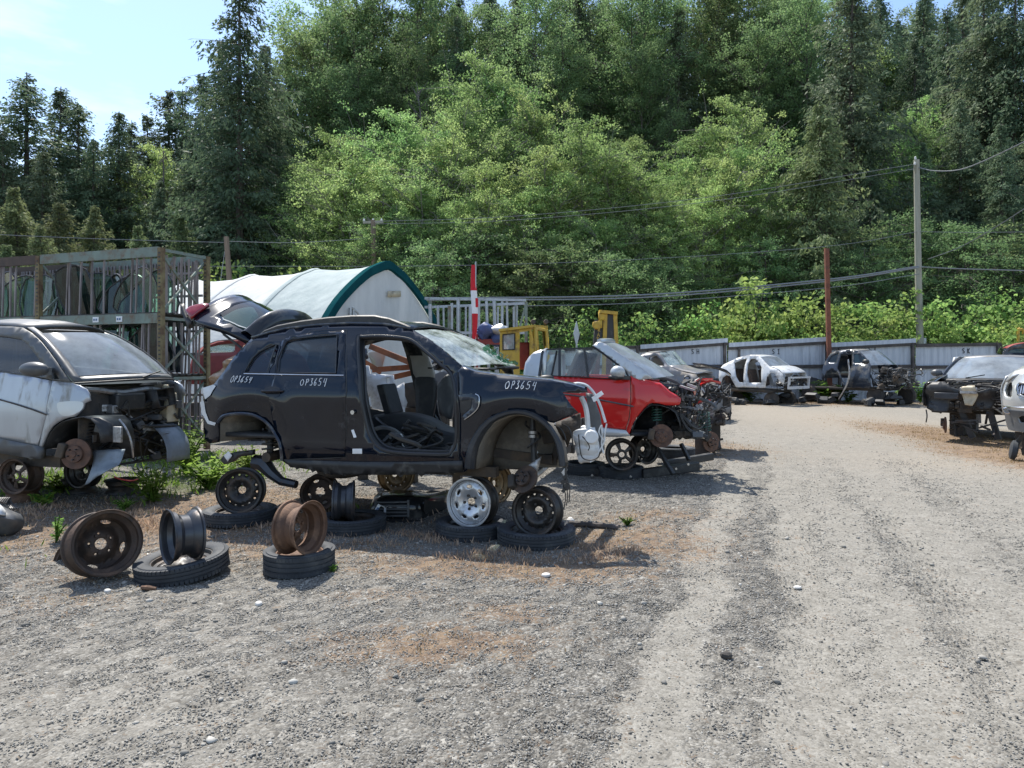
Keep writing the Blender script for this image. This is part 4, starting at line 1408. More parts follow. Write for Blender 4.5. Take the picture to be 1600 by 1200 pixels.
    fq = S([(393, 529), (447, 514.6), (545, 506.5), (600, 508), (644, 515), (670, 529), (693, 547.6), (712, 564), (722, 571), (724, 738), (640, 741), (526, 741), (442, 721), (433, 682.6), (400.6, 650), (368, 646.5), (341, 661.6), (340, 690.8), (320, 687), (318, 634), (337.6, 596), (377, 545)])
    fh2 = S([(447, 536), (503, 523), (533, 521), (533, 690), (452, 690), (436, 650), (428, 612), (437, 583)])
    fh3 = [(x, z) for x, z in hole]
    MB().panel(fq, [fh2, fh3, qwin], far(), .1).build('body_side', M_blackcar, car, solid=-.03)
    # headliner, floor, tunnel, console, trim of the far pillar
    rl2 = [(x, z - .05) for x, z in rl]
    MB().grid(skin_rows(rl2, W, .03, 10, inset=.03)).build('headliner', M_trimgrey, car)
    mb = MB()
    mb.box(((rl[4][0]), -.2, rl[4][1] - .075), (.22, .09, .04))
    mb.build('roof_lamp', M_trimgrey, car, bevel=.012)
    zf = .60
    x_b, x_f = fr.side(318, 690, W)[0], fr.side(722, 690, W)[0]
    mb = MB()
    mb.grid([[Vector((x, y, zf + (.16 if abs(y) < .16 else 0) + (.2 if x < -2.0 else 0))) for y in (-.8, -.5, -.17, -.15, .15, .17, .5, .8)] for x in (x_b, -2.2, -2.0, -1.4, -.9, x_f)])
    mb.build('floor_pan', M_trimdark, car, solid=.04)
    mb = MB()
    mb.patch([[Vector((x, y, z)) for y, z in ((-.15, .74), (-.14, h - .02), (0, h), (.14, h - .02), (.15, .74))] for x, h in ((-1.75, .98), (-1.45, 1.0), (-1.2, .96), (-.95, .86), (-.7, .86), (-.5, 1.0))], 3, 4)
    mb.build('centre_console', M_trimdark, car)
    q = [fr.aty(x, y, .0) for x, y in ((587, 602), (598.5, 600), (612, 647), (600, 648))]
    mb = MB()
    mb.add(q + [p + Vector((0, .3, 0)) for p in q], [(0, 1, 2, 3), (4, 7, 6, 5), (0, 4, 5, 1), (1, 5, 6, 2), (2, 6, 7, 3), (3, 7, 4, 0)])
    mb.build('armrest', M_trimdark, car, bevel=.015)
    fp = lambda pts, y: [fr.aty(a, b, y) for a, b in pts]
    for nm, pts, M in (('pillar_trim', [(636, 541), (646, 540), (660, 542), (668, 562), (676, 590), (648, 590), (641, 565)], M_trimgrey), ('pillar_trim', [(648, 590), (676, 590), (680, 612), (679, 632), (672, 662), (654, 663), (650, 635), (649, 615)], M_trimdark),
                       ('kick_panel', [(682, 606), (688, 594), (698, 585), (705, 597), (708, 620), (707, 645), (704, 655), (692, 648), (684, 632)], M_plastgrey), ('rear_bulkhead', [(563, 640), (590, 640), (618, 648), (650, 650), (650, 672), (570, 668)], M_trimdark)):
        y = .70 if nm != 'rear_bulkhead' else .45
        P = fp(pts, y)
        mb = MB()
        poly = [(p.x, p.z) for p in P]
        mb.panel([tuple(a) for a in cr(poly, 3, True)], [], lambda x, z: Vector((x, y - .03 * math.sin(3 * z), z)), .05)
        mb.build(nm, M, car, solid=.05)
    mb = MB()
    c = fr.aty(685, 569, .98)
    mb.ell(c, (.10, .07, .075))
    mb.bar(c, c + Vector((0, -.25, -.06)), .05)
    mb.build('door_mirror', M_blackcar, car)
    # dashboard frame and loose looms on the floor
    mb = MB()
    mb.tube([Vector((-.55, -.7, 1.12)), Vector((-.5, 0, 1.15)), Vector((-.55, .7, 1.12))], .035, 8)
    for y in (-.62, -.1, .15, .62):
        mb.bar(Vector((-.53, y, 1.12)), Vector((-.4, y, .75)), .05, .02)
    mb.grid([[Vector((-.42, y, z)) for y in (-.78, 0, .78)] for z in (.6, 1.36)])
    mb.build('dash_frame', M_under, car)
    mb = MB()
    for i in range(22):
        pts = [Vector((rnd.uniform(-1.6, -.6), rnd.uniform(-.74, -.2), .66 + rnd.uniform(0, .08)))]
        for k in range(4):
            pts.append(pts[-1] + Vector((rnd.gauss(0, .16), rnd.gauss(0, .10), rnd.gauss(.01, .07))))
        pts = [Vector((max(-1.7, min(-.5, p.x)), max(-.78, min(.3, p.y)), max(.65, min(.95, p.z)))) for p in pts]
        hose(mb, pts, rnd.uniform(.008, .022))
    mb.build('loose_wiring', M_wire, car)
    mb = MB()
    for pts in ([(582, 672), (598, 668), (615, 672), (630, 684)], [(600, 690), (612, 680), (628, 682), (632, 700)], [(585, 688), (605, 694), (640, 704), (660, 704)]):
        hose(mb, [fr.aty(a, b, -.55 + .04 * i) for i, (a, b) in enumerate(pts)], .022)
    mb.build('seat_rail', M_plastgrey, car)
    mb = MB()
    hose(mb, [fr.aty(a, b, -.5) for a, b in ((626, 678), (630, 684), (628, 692), (632, 700))], .006)
    mb.build('white_cable', M_whiteplast, car)
    # underside
    mb = MB()
    for y in (-.55, .55):
        mb.bar(Vector((-2.4, y, .54)), Vector((-.3, y, .54)), .1, .09)
    mb.bar(Vector((-2.3, 0, .55)), Vector((-.2, 0, .55)), .3, .1)
    mb.tube([Vector((-3.1, .3, .5)), Vector((-2.2, .3, .47)), Vector((-1.4, -.05, .47)), Vector((-.4, -.05, .5))], .035, 8)
    mb.ell(Vector((-1.9, -.5, .48)), (.25, .2, .08))
    mb.bar(Vector((-2.6, -.4, .56)), Vector((-2.6, .4, .56)), .08, .08)
    mb.build('underbody', M_under, car)
    # rear suspension: strut, trailing arm, shield hanging
    x, z = fr.side(399, 690, W)
    strut(car, Vector((x, -.62, z + .12)), Vector((x, -.64, z - .2)), r=.06, coils=4)
    mb = MB()
    a = [fr.aty(p, q, -.6) for p, q in ((398, 722), (412, 724), (425, 740), (440, 752), (463, 757))]
    mb.tube(a, [.075, .085, .06, .045, .04], 8)
    mb.build('trailing_arm', M_bluesteel, car)
    mb = MB()
    a = [fr.aty(p, q, -.72) for p, q in ((344, 718), (352, 710), (368, 706), (394, 703), (394, 711), (372, 714), (362, 722), (350, 726))]
    mb.panel([(p.x, p.z) for p in a], [], lambda x, z: Vector((x, -.72, z)), .05)
    mb.build('bumper_bracket', M_plastic, car, solid=.05)
    mb = MB()
    a = [fr.aty(p, q, -.74) for p, q in ((349, 712), (356, 705), (362, 712), (355, 721))]
    mb.panel([(p.x, p.z) for p in a], [], lambda x, z: Vector((x, -.735, z)), .05)
    mb.build('paper_label', M_paper, car, solid=.004)
    mb = MB()
    mb.tube([Vector((x, -.7, z - .17)), Vector((x, .7, z - .17))], .05, 8)
    mb.build('rear_axle', M_under, car)
    # front suspension
    x, z = fr.side(820, 660, W)
    x2, z2 = fr.side(820, 722, W)
    st = strut(car, Vector((x, -.62, z + .02)), Vector((x + .03, -.66, z2 - .02)), r=.05, coils=1)
    mb = MB()
    for pz in (676, 682):
        a = fr.aty(820, pz, -.70)
        mb.lathe([(.04, -.012), (.042, -.012), (.042, .012), (.04, .012)], 12, Matrix.Translation(Vector((x + .01, -.635, a.z))))
    mb.build('strut_band', M_alu, st)
    c = fr.aty(821, 750, -.74)
    brake(car, c, Vector((-.35, -.8, .5)), .125, 'brake_drum', M_rustdark)
    mb = MB()
    mb.tube([c + Vector((0, .05, 0)), c + Vector((.05, .25, .03)), Vector((x, .1, c.z + .04))], .035, 7)
    mb.bar(c + Vector((.05, .05, -.03)), Vector((x - .1, -.1, c.z - .02)), .07, .03)
    a = [fr.aty(p, q, -.68) for p, q in ((826, 726), (842, 716), (846, 712), (838, 742), (826, 746))]
    mb.panel([(p.x, p.z) for p in a], [], lambda xx, zz: Vector((xx, -.68, zz)), .04)
    mb.build('control_arm', M_alu, car, solid=.02)
    mb = MB()
    hose(mb, [fr.aty(p, q, -.66) for p, q in ((832, 672), (840, 690), (837, 705), (845, 722))], .008)
    mb.build('brake_hose', M_wire, car)
    mb = MB()
    a = [fr.aty(p, q, -.60) for p, q in ((829, 702), (836, 697), (842, 706), (838, 713), (831, 712))]
    mb.panel([(p.x, p.z) for p in a], [], lambda xx, zz: Vector((xx, -.6 + .03 * math.sin(60 * xx), zz)), .02)
    mb.build('crumpled_label', M_paper, car)
    # front end: post, washer tank, hoses, hanging plugs
    mb = MB()
    a = [fr.aty(p, q, -.66) for p, q in ((915, 614), (925, 616), (937, 650), (944, 703), (936, 712), (926, 690), (920, 650))]
    mb.panel([(p.x, p.z) for p in a], [], lambda xx, zz: Vector((xx, -.66, zz)), .05)
    mb.build('radiator_post', M_plastgrey, car, solid=.05)
    tank = [(895, 677), (900, 672.5), (909, 671.4), (920, 670), (931, 671), (935.8, 686.6), (937.5, 700), (938, 710), (932, 717), (925, 721.6), (914, 722), (906.6, 724), (902, 710), (899, 694)]
    P = [fr.aty(p, q, -.70) for p, q in tank]
    mb = MB()
    poly = [tuple(a) for a in cr([(p.x, p.z) for p in P], 3, True)]
    tx = sum(p[0] for p in poly) / len(poly)
    tz = sum(p[1] for p in poly) / len(poly)
    mb.panel(poly, [], lambda xx, zz: Vector((xx, -.70 - .06 * math.exp(-((xx - tx) / .12) ** 2 - ((zz - tz) / .14) ** 2) + .01 * math.sin(zz * 70), zz)), .03)
    tk = mb.build('washer_tank', M_whiteplast, car, solid=.14)
    mb = MB()
    mb.tube(cr([fr.aty(p, q, -.69) for p, q in ((908, 620), (914, 633), (917.5, 650), (919, 674))], 3), .022, 8)
    mb.build('filler_neck', M_whiteplast, tk)
    mb = MB()
    mb.lathe([(0, 0), (.055, 0), (.06, .03), (.05, .045), (0, .045)], 16, Matrix.Translation(fr.aty(925, 682, -.79)) @ Matrix.Rotation(R(90), 4, 'X'))
    mb.build('washer_pump', M_whiteplast, tk)
    mb = MB()
    hose(mb, [fr.aty(p, q, -.74) for p, q in ((895, 600), (905, 599), (918, 603), (930, 617), (938, 634), (943, 650), (946, 660))], .012)
    hose(mb, [fr.aty(p, q, -.78) for p, q in ((948, 662), (945, 678), (944, 690), (938, 702), (930, 716), (922, 722))], .007)
    hose(mb, [fr.aty(p, q, -.78) for p, q in ((940, 664), (941, 680), (940, 695), (943, 708))], .007)
    hose(mb, [fr.aty(p, q, -.78) for p, q in ((939, 665), (936, 676), (945, 690))], .006)
    mb.build('washer_hose', M_whiteplast, car)
    mb = MB()
    hose(mb, [fr.aty(p, q, -.83) for p, q in ((904, 679), (906, 700), (910, 715), (922, 719), (934, 715), (938, 706))], .006)
    hose(mb, [fr.aty(p, q, -.83) for p, q in ((910, 682), (917, 690), (921, 698), (919, 704))], .005)
    hose(mb, [fr.aty(p, q, -.8) for p, q in ((866, 664), (876, 670), (882, 680), (884, 688))], .007)
    hose(mb, [fr.aty(p, q, -.78) for p, q in ((878, 662), (888, 668), (893, 680), (896, 700))], .007)
    mb.build('wiring', M_wire, car)
    mb = MB()
    mb.box(fr.aty(936, 617, -.75), (.07, .01, .035), Matrix.Rotation(R(-35), 3, 'Y'))
    mb.box(fr.aty(929, 623, -.75), (.035, .01, .045), Matrix.Rotation(R(-25), 3, 'Y'))
    mb.build('paper_tag', M_paper, car)
    mb = MB()
    for k in range(3):
        hose(mb, [fr.aty(p + k * 2.0, q, -.84 - .01 * k) for p, q in ((883, 722), (881, 735), (882, 748), (880 + 3 * k, 760), (884 + k, 775), (881 + 2 * k, 796 - 6 * k))], .005)
    for p, q in ((883, 745), (880, 753), (885, 758), (881, 766), (887, 762), (884, 752)):
        mb.box(fr.aty(p, q, -.85), (.035, .03, .028), Matrix.Rotation(rnd.uniform(-1, 1), 3, 'Y'))
    mb.build('hanging_plug', M_wire, car)
    mb = MB()
    a = [fr.aty(p, q, -.85) for p, q in ((885, 728), (887, 734), (881, 744), (877, 738))]
    mb.panel([(p.x, p.z) for p in a], [], lambda xx, zz: Vector((xx, -.85, zz)), .02)
    mb.build('torn_foil', M_alu, car)
    # crash beam and inner structure at the front
    mb = MB()
    mb.bar(Vector((.1, -.45, .85)), Vector((.32, -.45, .90)), .08, .12)
    mb.bar(Vector((.1, .45, .85)), Vector((.32, .45, .90)), .08, .12)
    mb.bar(Vector((.26, -.5, .9)), Vector((.26, .5, .9)), .07, .1)
    mb.bar(Vector((.15, -.5, .66)), Vector((.15, .5, .66)), .08, .08)
    mb.bar(Vector((.2, -.42, .66)), Vector((.26, -.42, .9)), .06)
    mb.bar(Vector((-.4, -.42, .70)), Vector((.22, -.42, .64)), .08, .08)
    mb.bar(Vector((-.4, .42, .70)), Vector((.22, .42, .64)), .08, .08)
    mb.build('front_subframe', M_under, car)
    mb = MB()
    a = [fr.aty(p, q, -.70) for p, q in ((866, 661), (881, 655), (903, 646), (906, 668), (897, 676), (888, 690), (884, 700), (880, 690), (872, 676))]
    mb.panel([(p.x, p.z) for p in a], [], lambda xx, zz: Vector((xx, -.66 + .03 * math.sin(25 * zz), zz)), .04)
    mb.build('inner_fender', M_under, car, solid=.03)
    # tailgate
    hn, hf = fr.aty(394, 529, -.60), None
    xh, zh = hn.x, hn.z
    tip = fr.aty(309, 480, -.62)
    dvec = Vector((tip.x - xh, 0, tip.z - zh))
    Lg = dvec.length
    dvec.normalize()
    nrm = Vector((-dvec.z, 0, dvec.x))
    nrm = nrm if nrm.z > 0 else -nrm

    def G(s, y, h=0.0):
        return Vector((xh, 0, zh)) + dvec * (s * Lg) + Vector((0, y, 0)) + nrm * (h + .05 * math.sin(math.pi * min(1, max(0, s))) + .17 * (1 - 1.9 * (y / .65) ** 2) * (.35 + .65 * s))
    gate_w = lerp_table([-.2, 0, .25, .6, .9, 1.0, 1.12], [.56, .60, .64, .67, .66, .62, .52])
    ol = [(s, -gate_w(s)) for s in np.linspace(0, 1.08, 10)] + [(s, gate_w(s)) for s in np.linspace(1.08, 0, 10)]
    gl = [(.16, -.46), (.35, -.53), (.6, -.55), (.74, -.50), (.78, -.3), (.79, 0), (.78, .3), (.74, .5), (.6, .55), (.35, .53), (.16, .46), (.13, 0)]
    mb = MB()
    mb.panel(ol, [gl], lambda a, b: G(a, b), .07)
    tg = mb.build('tailgate', M_navy, car, solid=-.05)
    MB().panel(gl, [], lambda a, b: G(a, b, .01), .08).build('rear_window', M_glass_teal, tg)
    mb = MB()
    mb.ell(G(.55, .42, -.04), (.13, .05, .03), Matrix.Rotation(R(20), 3, 'Z'))
    mb.build('wiper_motor', M_plastic, tg, smooth=60)
    # lower half of the gate with lamp, bending upward at the end
    mb = MB()
    mb.patch([[G(1.0, -.63, -.01), G(1.08, -.62, .0), G(1.16, -.60, .0)], [G(1.0, -.56, .005), G(1.08, -.56, .01), G(1.16, -.56, .005)], [G(1.0, -.46, .01), G(1.04, -.47, .012), G(1.09, -.50, .008)]], 4, 3)
    mb.build('tail_lamp', M_redlens, tg, solid=.04)
    mb = MB()
    mb.patch([[G(1.0, -.645, -.02), G(1.16, -.63, -.005), G(1.36, -.57, .01)], [G(1.0, -.62, -.12), G(1.14, -.60, -.08), G(1.33, -.57, -.01)]], 4, 3)
    mb.build('lamp_back', M_plastic, tg, solid=.04)
    # roof spoiler standing up over the hinge
    mb = MB()
    rows = []
    for t in np.linspace(-1, 1, 13):
        y = t * .60
        e = 1 - .85 * abs(t) ** 5
        hgt = .20 * e + .03
        rows.append([G(.0, y, -.05), G(-.05, y, .02), G(-.03, y, hgt * .75), G(.06, y, hgt), G(.15, y, hgt * .95), G(.2, y, hgt * .45), G(.2, y, 0)])
    mb.patch(rows, 3, 2)
    mb.build('roof_spoiler', M_blackcar, tg)
    for y in (-.58, .58):
        mb = MB()
        p0, p1 = Vector((fr.aty(377, 545, -.6).x, y, fr.aty(377, 545, -.6).z)), G(.78, y, -.05)
        mb.tube([p0, p0.lerp(p1, .55)], .013, 8)
        mb.tube([p0.lerp(p1, .55), p1], .006, 6)
        mb.build('gas_strut', M_plastic, car)
    # chalk numbers
    for nm, px, py, h, rr in (('chalk_number', 789, 607, 11, .0032), ('chalk_number', 470, 602, 10, .0032), ('chalk_number', 360, 597, 8.5, .003)):
        x0, z0 = fr.side(px, py, W)
        sc = fr.aty(px, py, -W(x0, z0))
        hm = h / FOC * (5.7 + (812 - px) / 430 * .85)
        mb = MB()
        jx = rnd.uniform(0, 9)
        write(mb, 'OP3654', lambda u, v: on(.011)(x0 + u + v * (.12 + .1 * math.sin(jx)) + .004 * math.sin(31 * u + jx), z0 + v * (1 + .12 * math.sin(13 * u + jx)) + u * .02 * math.sin(jx * 3)), hm, rr, .78)
        mb.build(nm, M_chalk, car)
    return car
# ---------- the other cars ----------
def flip_rot(c):
    return c


def car_pair(fr, W, car, name, outline, holes, mat, solid=.025, off=0.0, step=.07, far=True, farmat=None):
    o = MB().panel(outline, holes, lambda x, z: Vector((x, -W(x, z) - off, z)), step).build(name, mat, car, solid=solid)
    if far:
        MB().panel(outline, holes, lambda x, z: Vector((x, W(x, z) + off, z)), step * 1.6).build(name, farmat or mat, car, solid=-solid)
    return o


def two_seater(px, Y, th, dx, dy, sc, spec):
    """the small two-seat car; spec gives its traced pixels"""


def build_small_silver():
    fr = Frame(60, 7.0, 15, .76)
    car = fr.root('silver_car', 'small dirty silver two-seat car without front bumper at the left edge', 'car')
    zt = lerp_table([.4, .5, .62, .8, 1.0, 1.12, 1.3, 1.45, 1.65, 1.85, 2.0], [.70, .74, .76, .77, .775, .765, .73, .70, .63, .54, .44])

    def W(x, z):
        return zt(z) - .30 * max(0, x - .05) ** 2 - .06 * max(0, -1.6 - x) ** 2
    S = lambda p: fr.sides(p, W)
    on = lambda off=0.0: (lambda x, z: Vector((x, -W(x, z) - off, z)))
    # silver lower body behind and under the door, black pillar frame, door, wing
    door = S([(-62, 576), (-20, 579), (0, 581.5), (40, 587), (80, 594.5), (77.5, 607), (75, 620), (72, 640), (70, 655), (65, 675), (59, 696), (30, 690), (0, 684.5), (-50, 676), (-66, 640)])
    d = car_pair(fr, W, car, 'door', door, [], M_silver, step=.06)
    mb = MB()
    mb.tube([on(.012)(*fr.side(x, y, W)) for x, y in ((-40, 614), (0, 624), (25, 631), (50, 639), (74, 648))], .008, 5)
    mb.build('side_moulding', M_under, d)
    wing = S([(82, 594.8), (95, 596), (110, 598), (124, 602), (135, 607.5), (139, 615), (141, 625.5), (136, 628), (132, 630), (130, 638), (124, 645), (117.5, 651), (107, 652.5), (100, 655), (90, 660), (82, 666), (75, 676), (70, 687), (66, 699), (61, 697), (66, 676), (71, 655), (73, 640), (76.5, 620), (79, 607)])
    w = car_pair(fr, W, car, 'front_wing', wing, [], M_silver, step=.05)
    mb = MB()
    patchp = S([(90, 630), (100, 627.5), (118, 626.5), (131, 629), (129, 639), (120, 646), (108, 650), (97, 649), (91, 641)])
    mb.panel([tuple(p) for p in cr(patchp, 2, True)], [], on(.006), .05)
    mb.build('lamp_mount', M_silver2, w)
    sill = S([(-66, 676), (0, 685), (59, 697), (66, 700), (65, 717.5), (30, 713), (0, 708), (-66, 700)])
    car_pair(fr, W, car, 'sill_panel', sill, [], M_plastgrey, solid=.06, off=.01, step=.08)
    frame_o = S([(-70, 508), (-30, 508.5), (0, 509.5), (20, 510), (37, 512), (50, 520), (63, 532), (76, 548), (90, 567), (104, 588), (111, 597), (98, 596), (82, 594), (74, 592), (40, 586), (0, 580.5), (-70, 575)])
    side_w = S([(-60, 523), (-20, 524), (10, 526), (33, 530), (43, 538), (52, 549), (62, 562), (69, 574), (70, 588), (40, 584), (0, 579), (-60, 573)])
    qtr = S([(84, 578), (93, 592), (83, 592), (82, 584)])
    car_pair(fr, W, car, 'pillar_frame', frame_o, [side_w, qtr], M_plastgrey, off=.004, step=.06)
    MB().panel(side_w, [], on(-.012), .1).build('door_window', M_glass_dark, d)
    MB().panel(side_w, [], lambda x, z: Vector((x, W(x, z) - .012, z)), .1).build('door_window', M_glass_clear, car)
    # mirror
    mb = MB()
    c = fr.aty(53, 577, -.90)
    mb.ell(c, (.15, .085, .075), Matrix.Rotation(R(8), 3, 'Z'), 14, 10)
    mb.bar(c + Vector((.1, .05, -.02)), Vector((fr.side(77, 583, W)[0], -.74, c.z - .02)), .09, .08)
    mb.build('door_mirror', M_plastgrey, d, smooth=60)
    # windscreen with its black surround
    wl = [fr.side(x, y, W) for x, y in ((40, 512), (52, 521), (64, 532), (77, 548), (91, 567.5), (105, 588.5), (113, 597))]
    rows = []
    for i, (x, z) in enumerate(wl):
        f = i / 6
        rows.append([Vector((x + (.20 + .10 * f) * (1 - t * t), (W(x, z) - .01) * t, z + .03 * (1 - t * t))) for t in np.linspace(-1, 1, 13)])
    mb = MB()
    mb.grid(rows[1:-1])
    mb.build('windscreen', M_glass_dusty, car)
    mb = MB()
    sh = lambda p, k: p + Vector((.012 * k, 0, .006 * k))
    mb.grid([[sh(r[0], 1) for r in rows], [sh(r[1].lerp(r[0], .45), 1) for r in rows]])
    mb.grid([[sh(r[-1], 1) for r in rows], [sh(r[-2].lerp(r[-1], .45), 1) for r in rows]])
    mb.grid([[sh(p, 1) for p in rows[-1]], [sh(a.lerp(b, .75), 1) for a, b in zip(rows[-1], rows[-2])]])
    mb.build('screen_surround', M_plastgrey, car, solid=.012)
    mb = MB()
    mb.tube([rows[-1][k] + Vector((.02, 0, -.015)) for k in range(13)], .012, 5)
    mb.bar(rows[-1][5] + Vector((.03, 0, .01)), rows[-2][8] + Vector((.05, 0, .02)), .012)
    mb.build('wiper', M_plastic, car)
    # roof
    xr, zr = wl[0]
    mb = MB()
    mb.grid([[Vector((xx + (.20 if i == 0 else .1) * (1 - t * t), (W(xr, zz) - .0) * t, zz + (.045 if i == 0 else .075) * (1 - t * t))) for t in np.linspace(-1, 1, 11)] for i, (xx, zz) in enumerate(((xr, zr), (xr - .25, zr + .035), (xr - .7, zr + .06), (xr - 1.2, zr + .04)))])
    mb.build('roof', M_plastgrey, car, solid=.02)
    # cabin seen through the glass
    for y in (-.34, .34):
        MB().patch([[Vector((xr - .75 + .12 * f, y + k * .2, .9 + .8 * f)) for k in (-1, 0, 1)] for f in (0, .5, .85, 1)], 3, 3).build('seat', M_trimdark, car, solid=.12)
    mb = MB()
    xb, zb = wl[-1]
    mb.patch([[Vector((xb + .12 * (1 - t * t) - dx, .64 * t, zb - dz)) for t in (-1, -.5, 0, .5, 1)] for dx, dz in ((0, .03), (.2, 0), (.4, .05), (.5, .2), (.5, .6))], 2, 2)
    mb.build('dashboard', M_trimdark, car)
    mb = MB()
    mb.lathe([(.17 + .014 * math.cos(a), .014 * math.sin(a)) for a in np.linspace(0, 6.283, 8)[:-1]], 20, Matrix.Translation(Vector((xb - .52, -.33, zb))) @ Matrix.Rotation(R(-65), 4, 'Y'), closed=True)
    mb.build('steering_wheel', M_plastic, car)
    # bulkhead and front structure
    A = lambda p, q, y=-.5: fr.aty(p, q, y)
    xfb = wl[-1][0] + .05
    mb = MB()
    mb.grid([[Vector((xfb, y, z)) for y in (-.66, 0, .66)] for z in (.45, .8, zb - .06)])
    mb.build('bulkhead', M_under, car, solid=.02)
    mb = MB()
    xc = A(140, 613, -.5).x
    zc = A(140, 613, -.5).z
    cross = [Vector((xc + .10 * (1 - t * t), .62 * t, zc - .02 * t + .02 * math.sin(5 * t))) for t in np.linspace(-1, 1, 9)]
    mb.tube(cross, .028, 7)
    mb.build('cross_bar', M_alu, car)
    mb = MB()
    mb.box((xc + .08, -.10, zc - .12), (.16, .40, .20))
    mb.build('heater_box', M_plastic, car, bevel=.03)
    mb = MB()
    q = [Vector((xc + .1, y, zc + z)) for y, z in ((.16, -.03), (.42, -.01), (.46, -.20), (.22, -.22))]
    mb.add(q + [p + Vector((.14, .0, .03)) for p in q], [(3, 2, 1, 0), (0, 1, 5, 4), (1, 2, 6, 5), (2, 3, 7, 6), (3, 0, 4, 7)])
    mb.build('air_scoop', M_plastic, car, solid=.015)
    mb = MB()
    mb.box((xc + .06, .52, zc - .22), (.18, .20, .34), None, .8)
    mb.lathe([(.04, 0), (.04, .08), (.03, .1), (0, .1)], 12, Matrix.Translation(Vector((xc + .06, .5, zc - .05))))
    mb.build('coolant_tank', M_cream, car, bevel=.03)
    mb = MB()
    mb.bar(Vector((xc - .1, -.5, zc - .16)), Vector((xc + .06, -.28, zc - .18)), .09, .08)
    mb.box((xc + .1, -.30, zc - .19), (.1, .1, .09))
    mb.build('lamp_bracket', M_alu, car, bevel=.01)
    junk(car, xfb + .02, xc + .18, -.5, .6, .42, zc - .1, 31, 46, 1.2)
    # wheel housing, brake, strut
    ip = [(66, 702), (70, 688), (76, 676), (84, 666), (95, 658.5), (108, 655), (120, 652), (135, 650), (152, 653), (165, 662), (172, 676), (175, 690)]
    P2 = fr.sides(ip, W)
    mb = MB()
    for rows_ in ([[Vector((x, -W(min(x, .25), z) + .02 + f * .42, z)) for x, z in P2] for f in (0, .5, 1)],):
        mb.grid(rows_)
        b = rows_[-1]
        mb.add(b + [Vector((b[-1].x, b[-1].y, .5)), Vector((b[0].x, b[0].y, .5))], [list(range(len(b) + 2))])
    mb.build('wheel_liner', M_plastic, car, solid=.01)
    c = A(120, 709, -.70)
    brake(car, c, Vector((.25, -.95, .05)), .155)
    strut(car, A(136, 655, -.52), A(134, 705, -.55), r=.045)
    mb = MB()
    mb.tube([c + Vector((0, .08, -.02)), c + Vector((.15, .35, 0)), Vector((xc - .1, .0, c.z))], .035, 7)
    mb.build('control_arm', M_under, car)
    # loose silver-blue undertray hanging down
    mb = MB()
    t1 = [A(p, q, -.55) for p, q in ((146, 705), (170, 703), (196, 702))] 
    t2 = [A(p, q, -.62) for p, q in ((146, 722), (166, 722), (188, 724))]
    t3 = [A(p, q, -.7) for p, q in ((140, 742), (152, 738), (176, 732))]
    t4 = [A(p, q, -.72) for p, q in ((133, 758), (140, 755), (146, 748))]
    mb.patch([t1, t2, t3, t4], 4, 4)
    mb.build('torn_undertray', M_bluegrey, car, solid=.006)
    # far wing liner
    mb = MB()
    lc = [A(p, q, .55) for p, q in ((262, 660), (275, 664), (288, 677), (295, 694), (296, 716))]
    mb.patch([[p + Vector((-.02 * k, -.28 * k, .0)) for p in lc] for k in (0, .6, 1.2)], 3, 2)
    mb.build('wheel_liner', M_bluegrey, car, solid=.008)
    brake(car, A(258, 700, .6), Vector((.3, .95, 0)), .14)
    strut(car, A(250, 655, .5), A(252, 705, .5), r=.045)
    mb = MB()
    mb.box(A(184, 679, -.62), (.10, .03, .16))
    mb.tube(cr([A(186, 655, -.5), A(196, 668, -.5), A(205, 690, -.5), A(208, 715, -.45)], 4), .012, 6)
    mb.build('bonnet_latch', M_alu, car, bevel=.01)
    mb = MB()
    hose(mb, [A(178, 745, -.6), A(190, 749, -.6), A(205, 751, -.6), A(215, 749, -.5)], .007)
    mb.build('red_cable', M_copper, car)
    # underbody
    mb = MB()
    mb.box((-.9, 0, .48), (2.0, 1.2, .12))
    mb.bar(Vector((xc, -.5, .52)), Vector((xc, .5, .52)), .08, .06)
    mb.build('underbody', M_under, car)
    return car


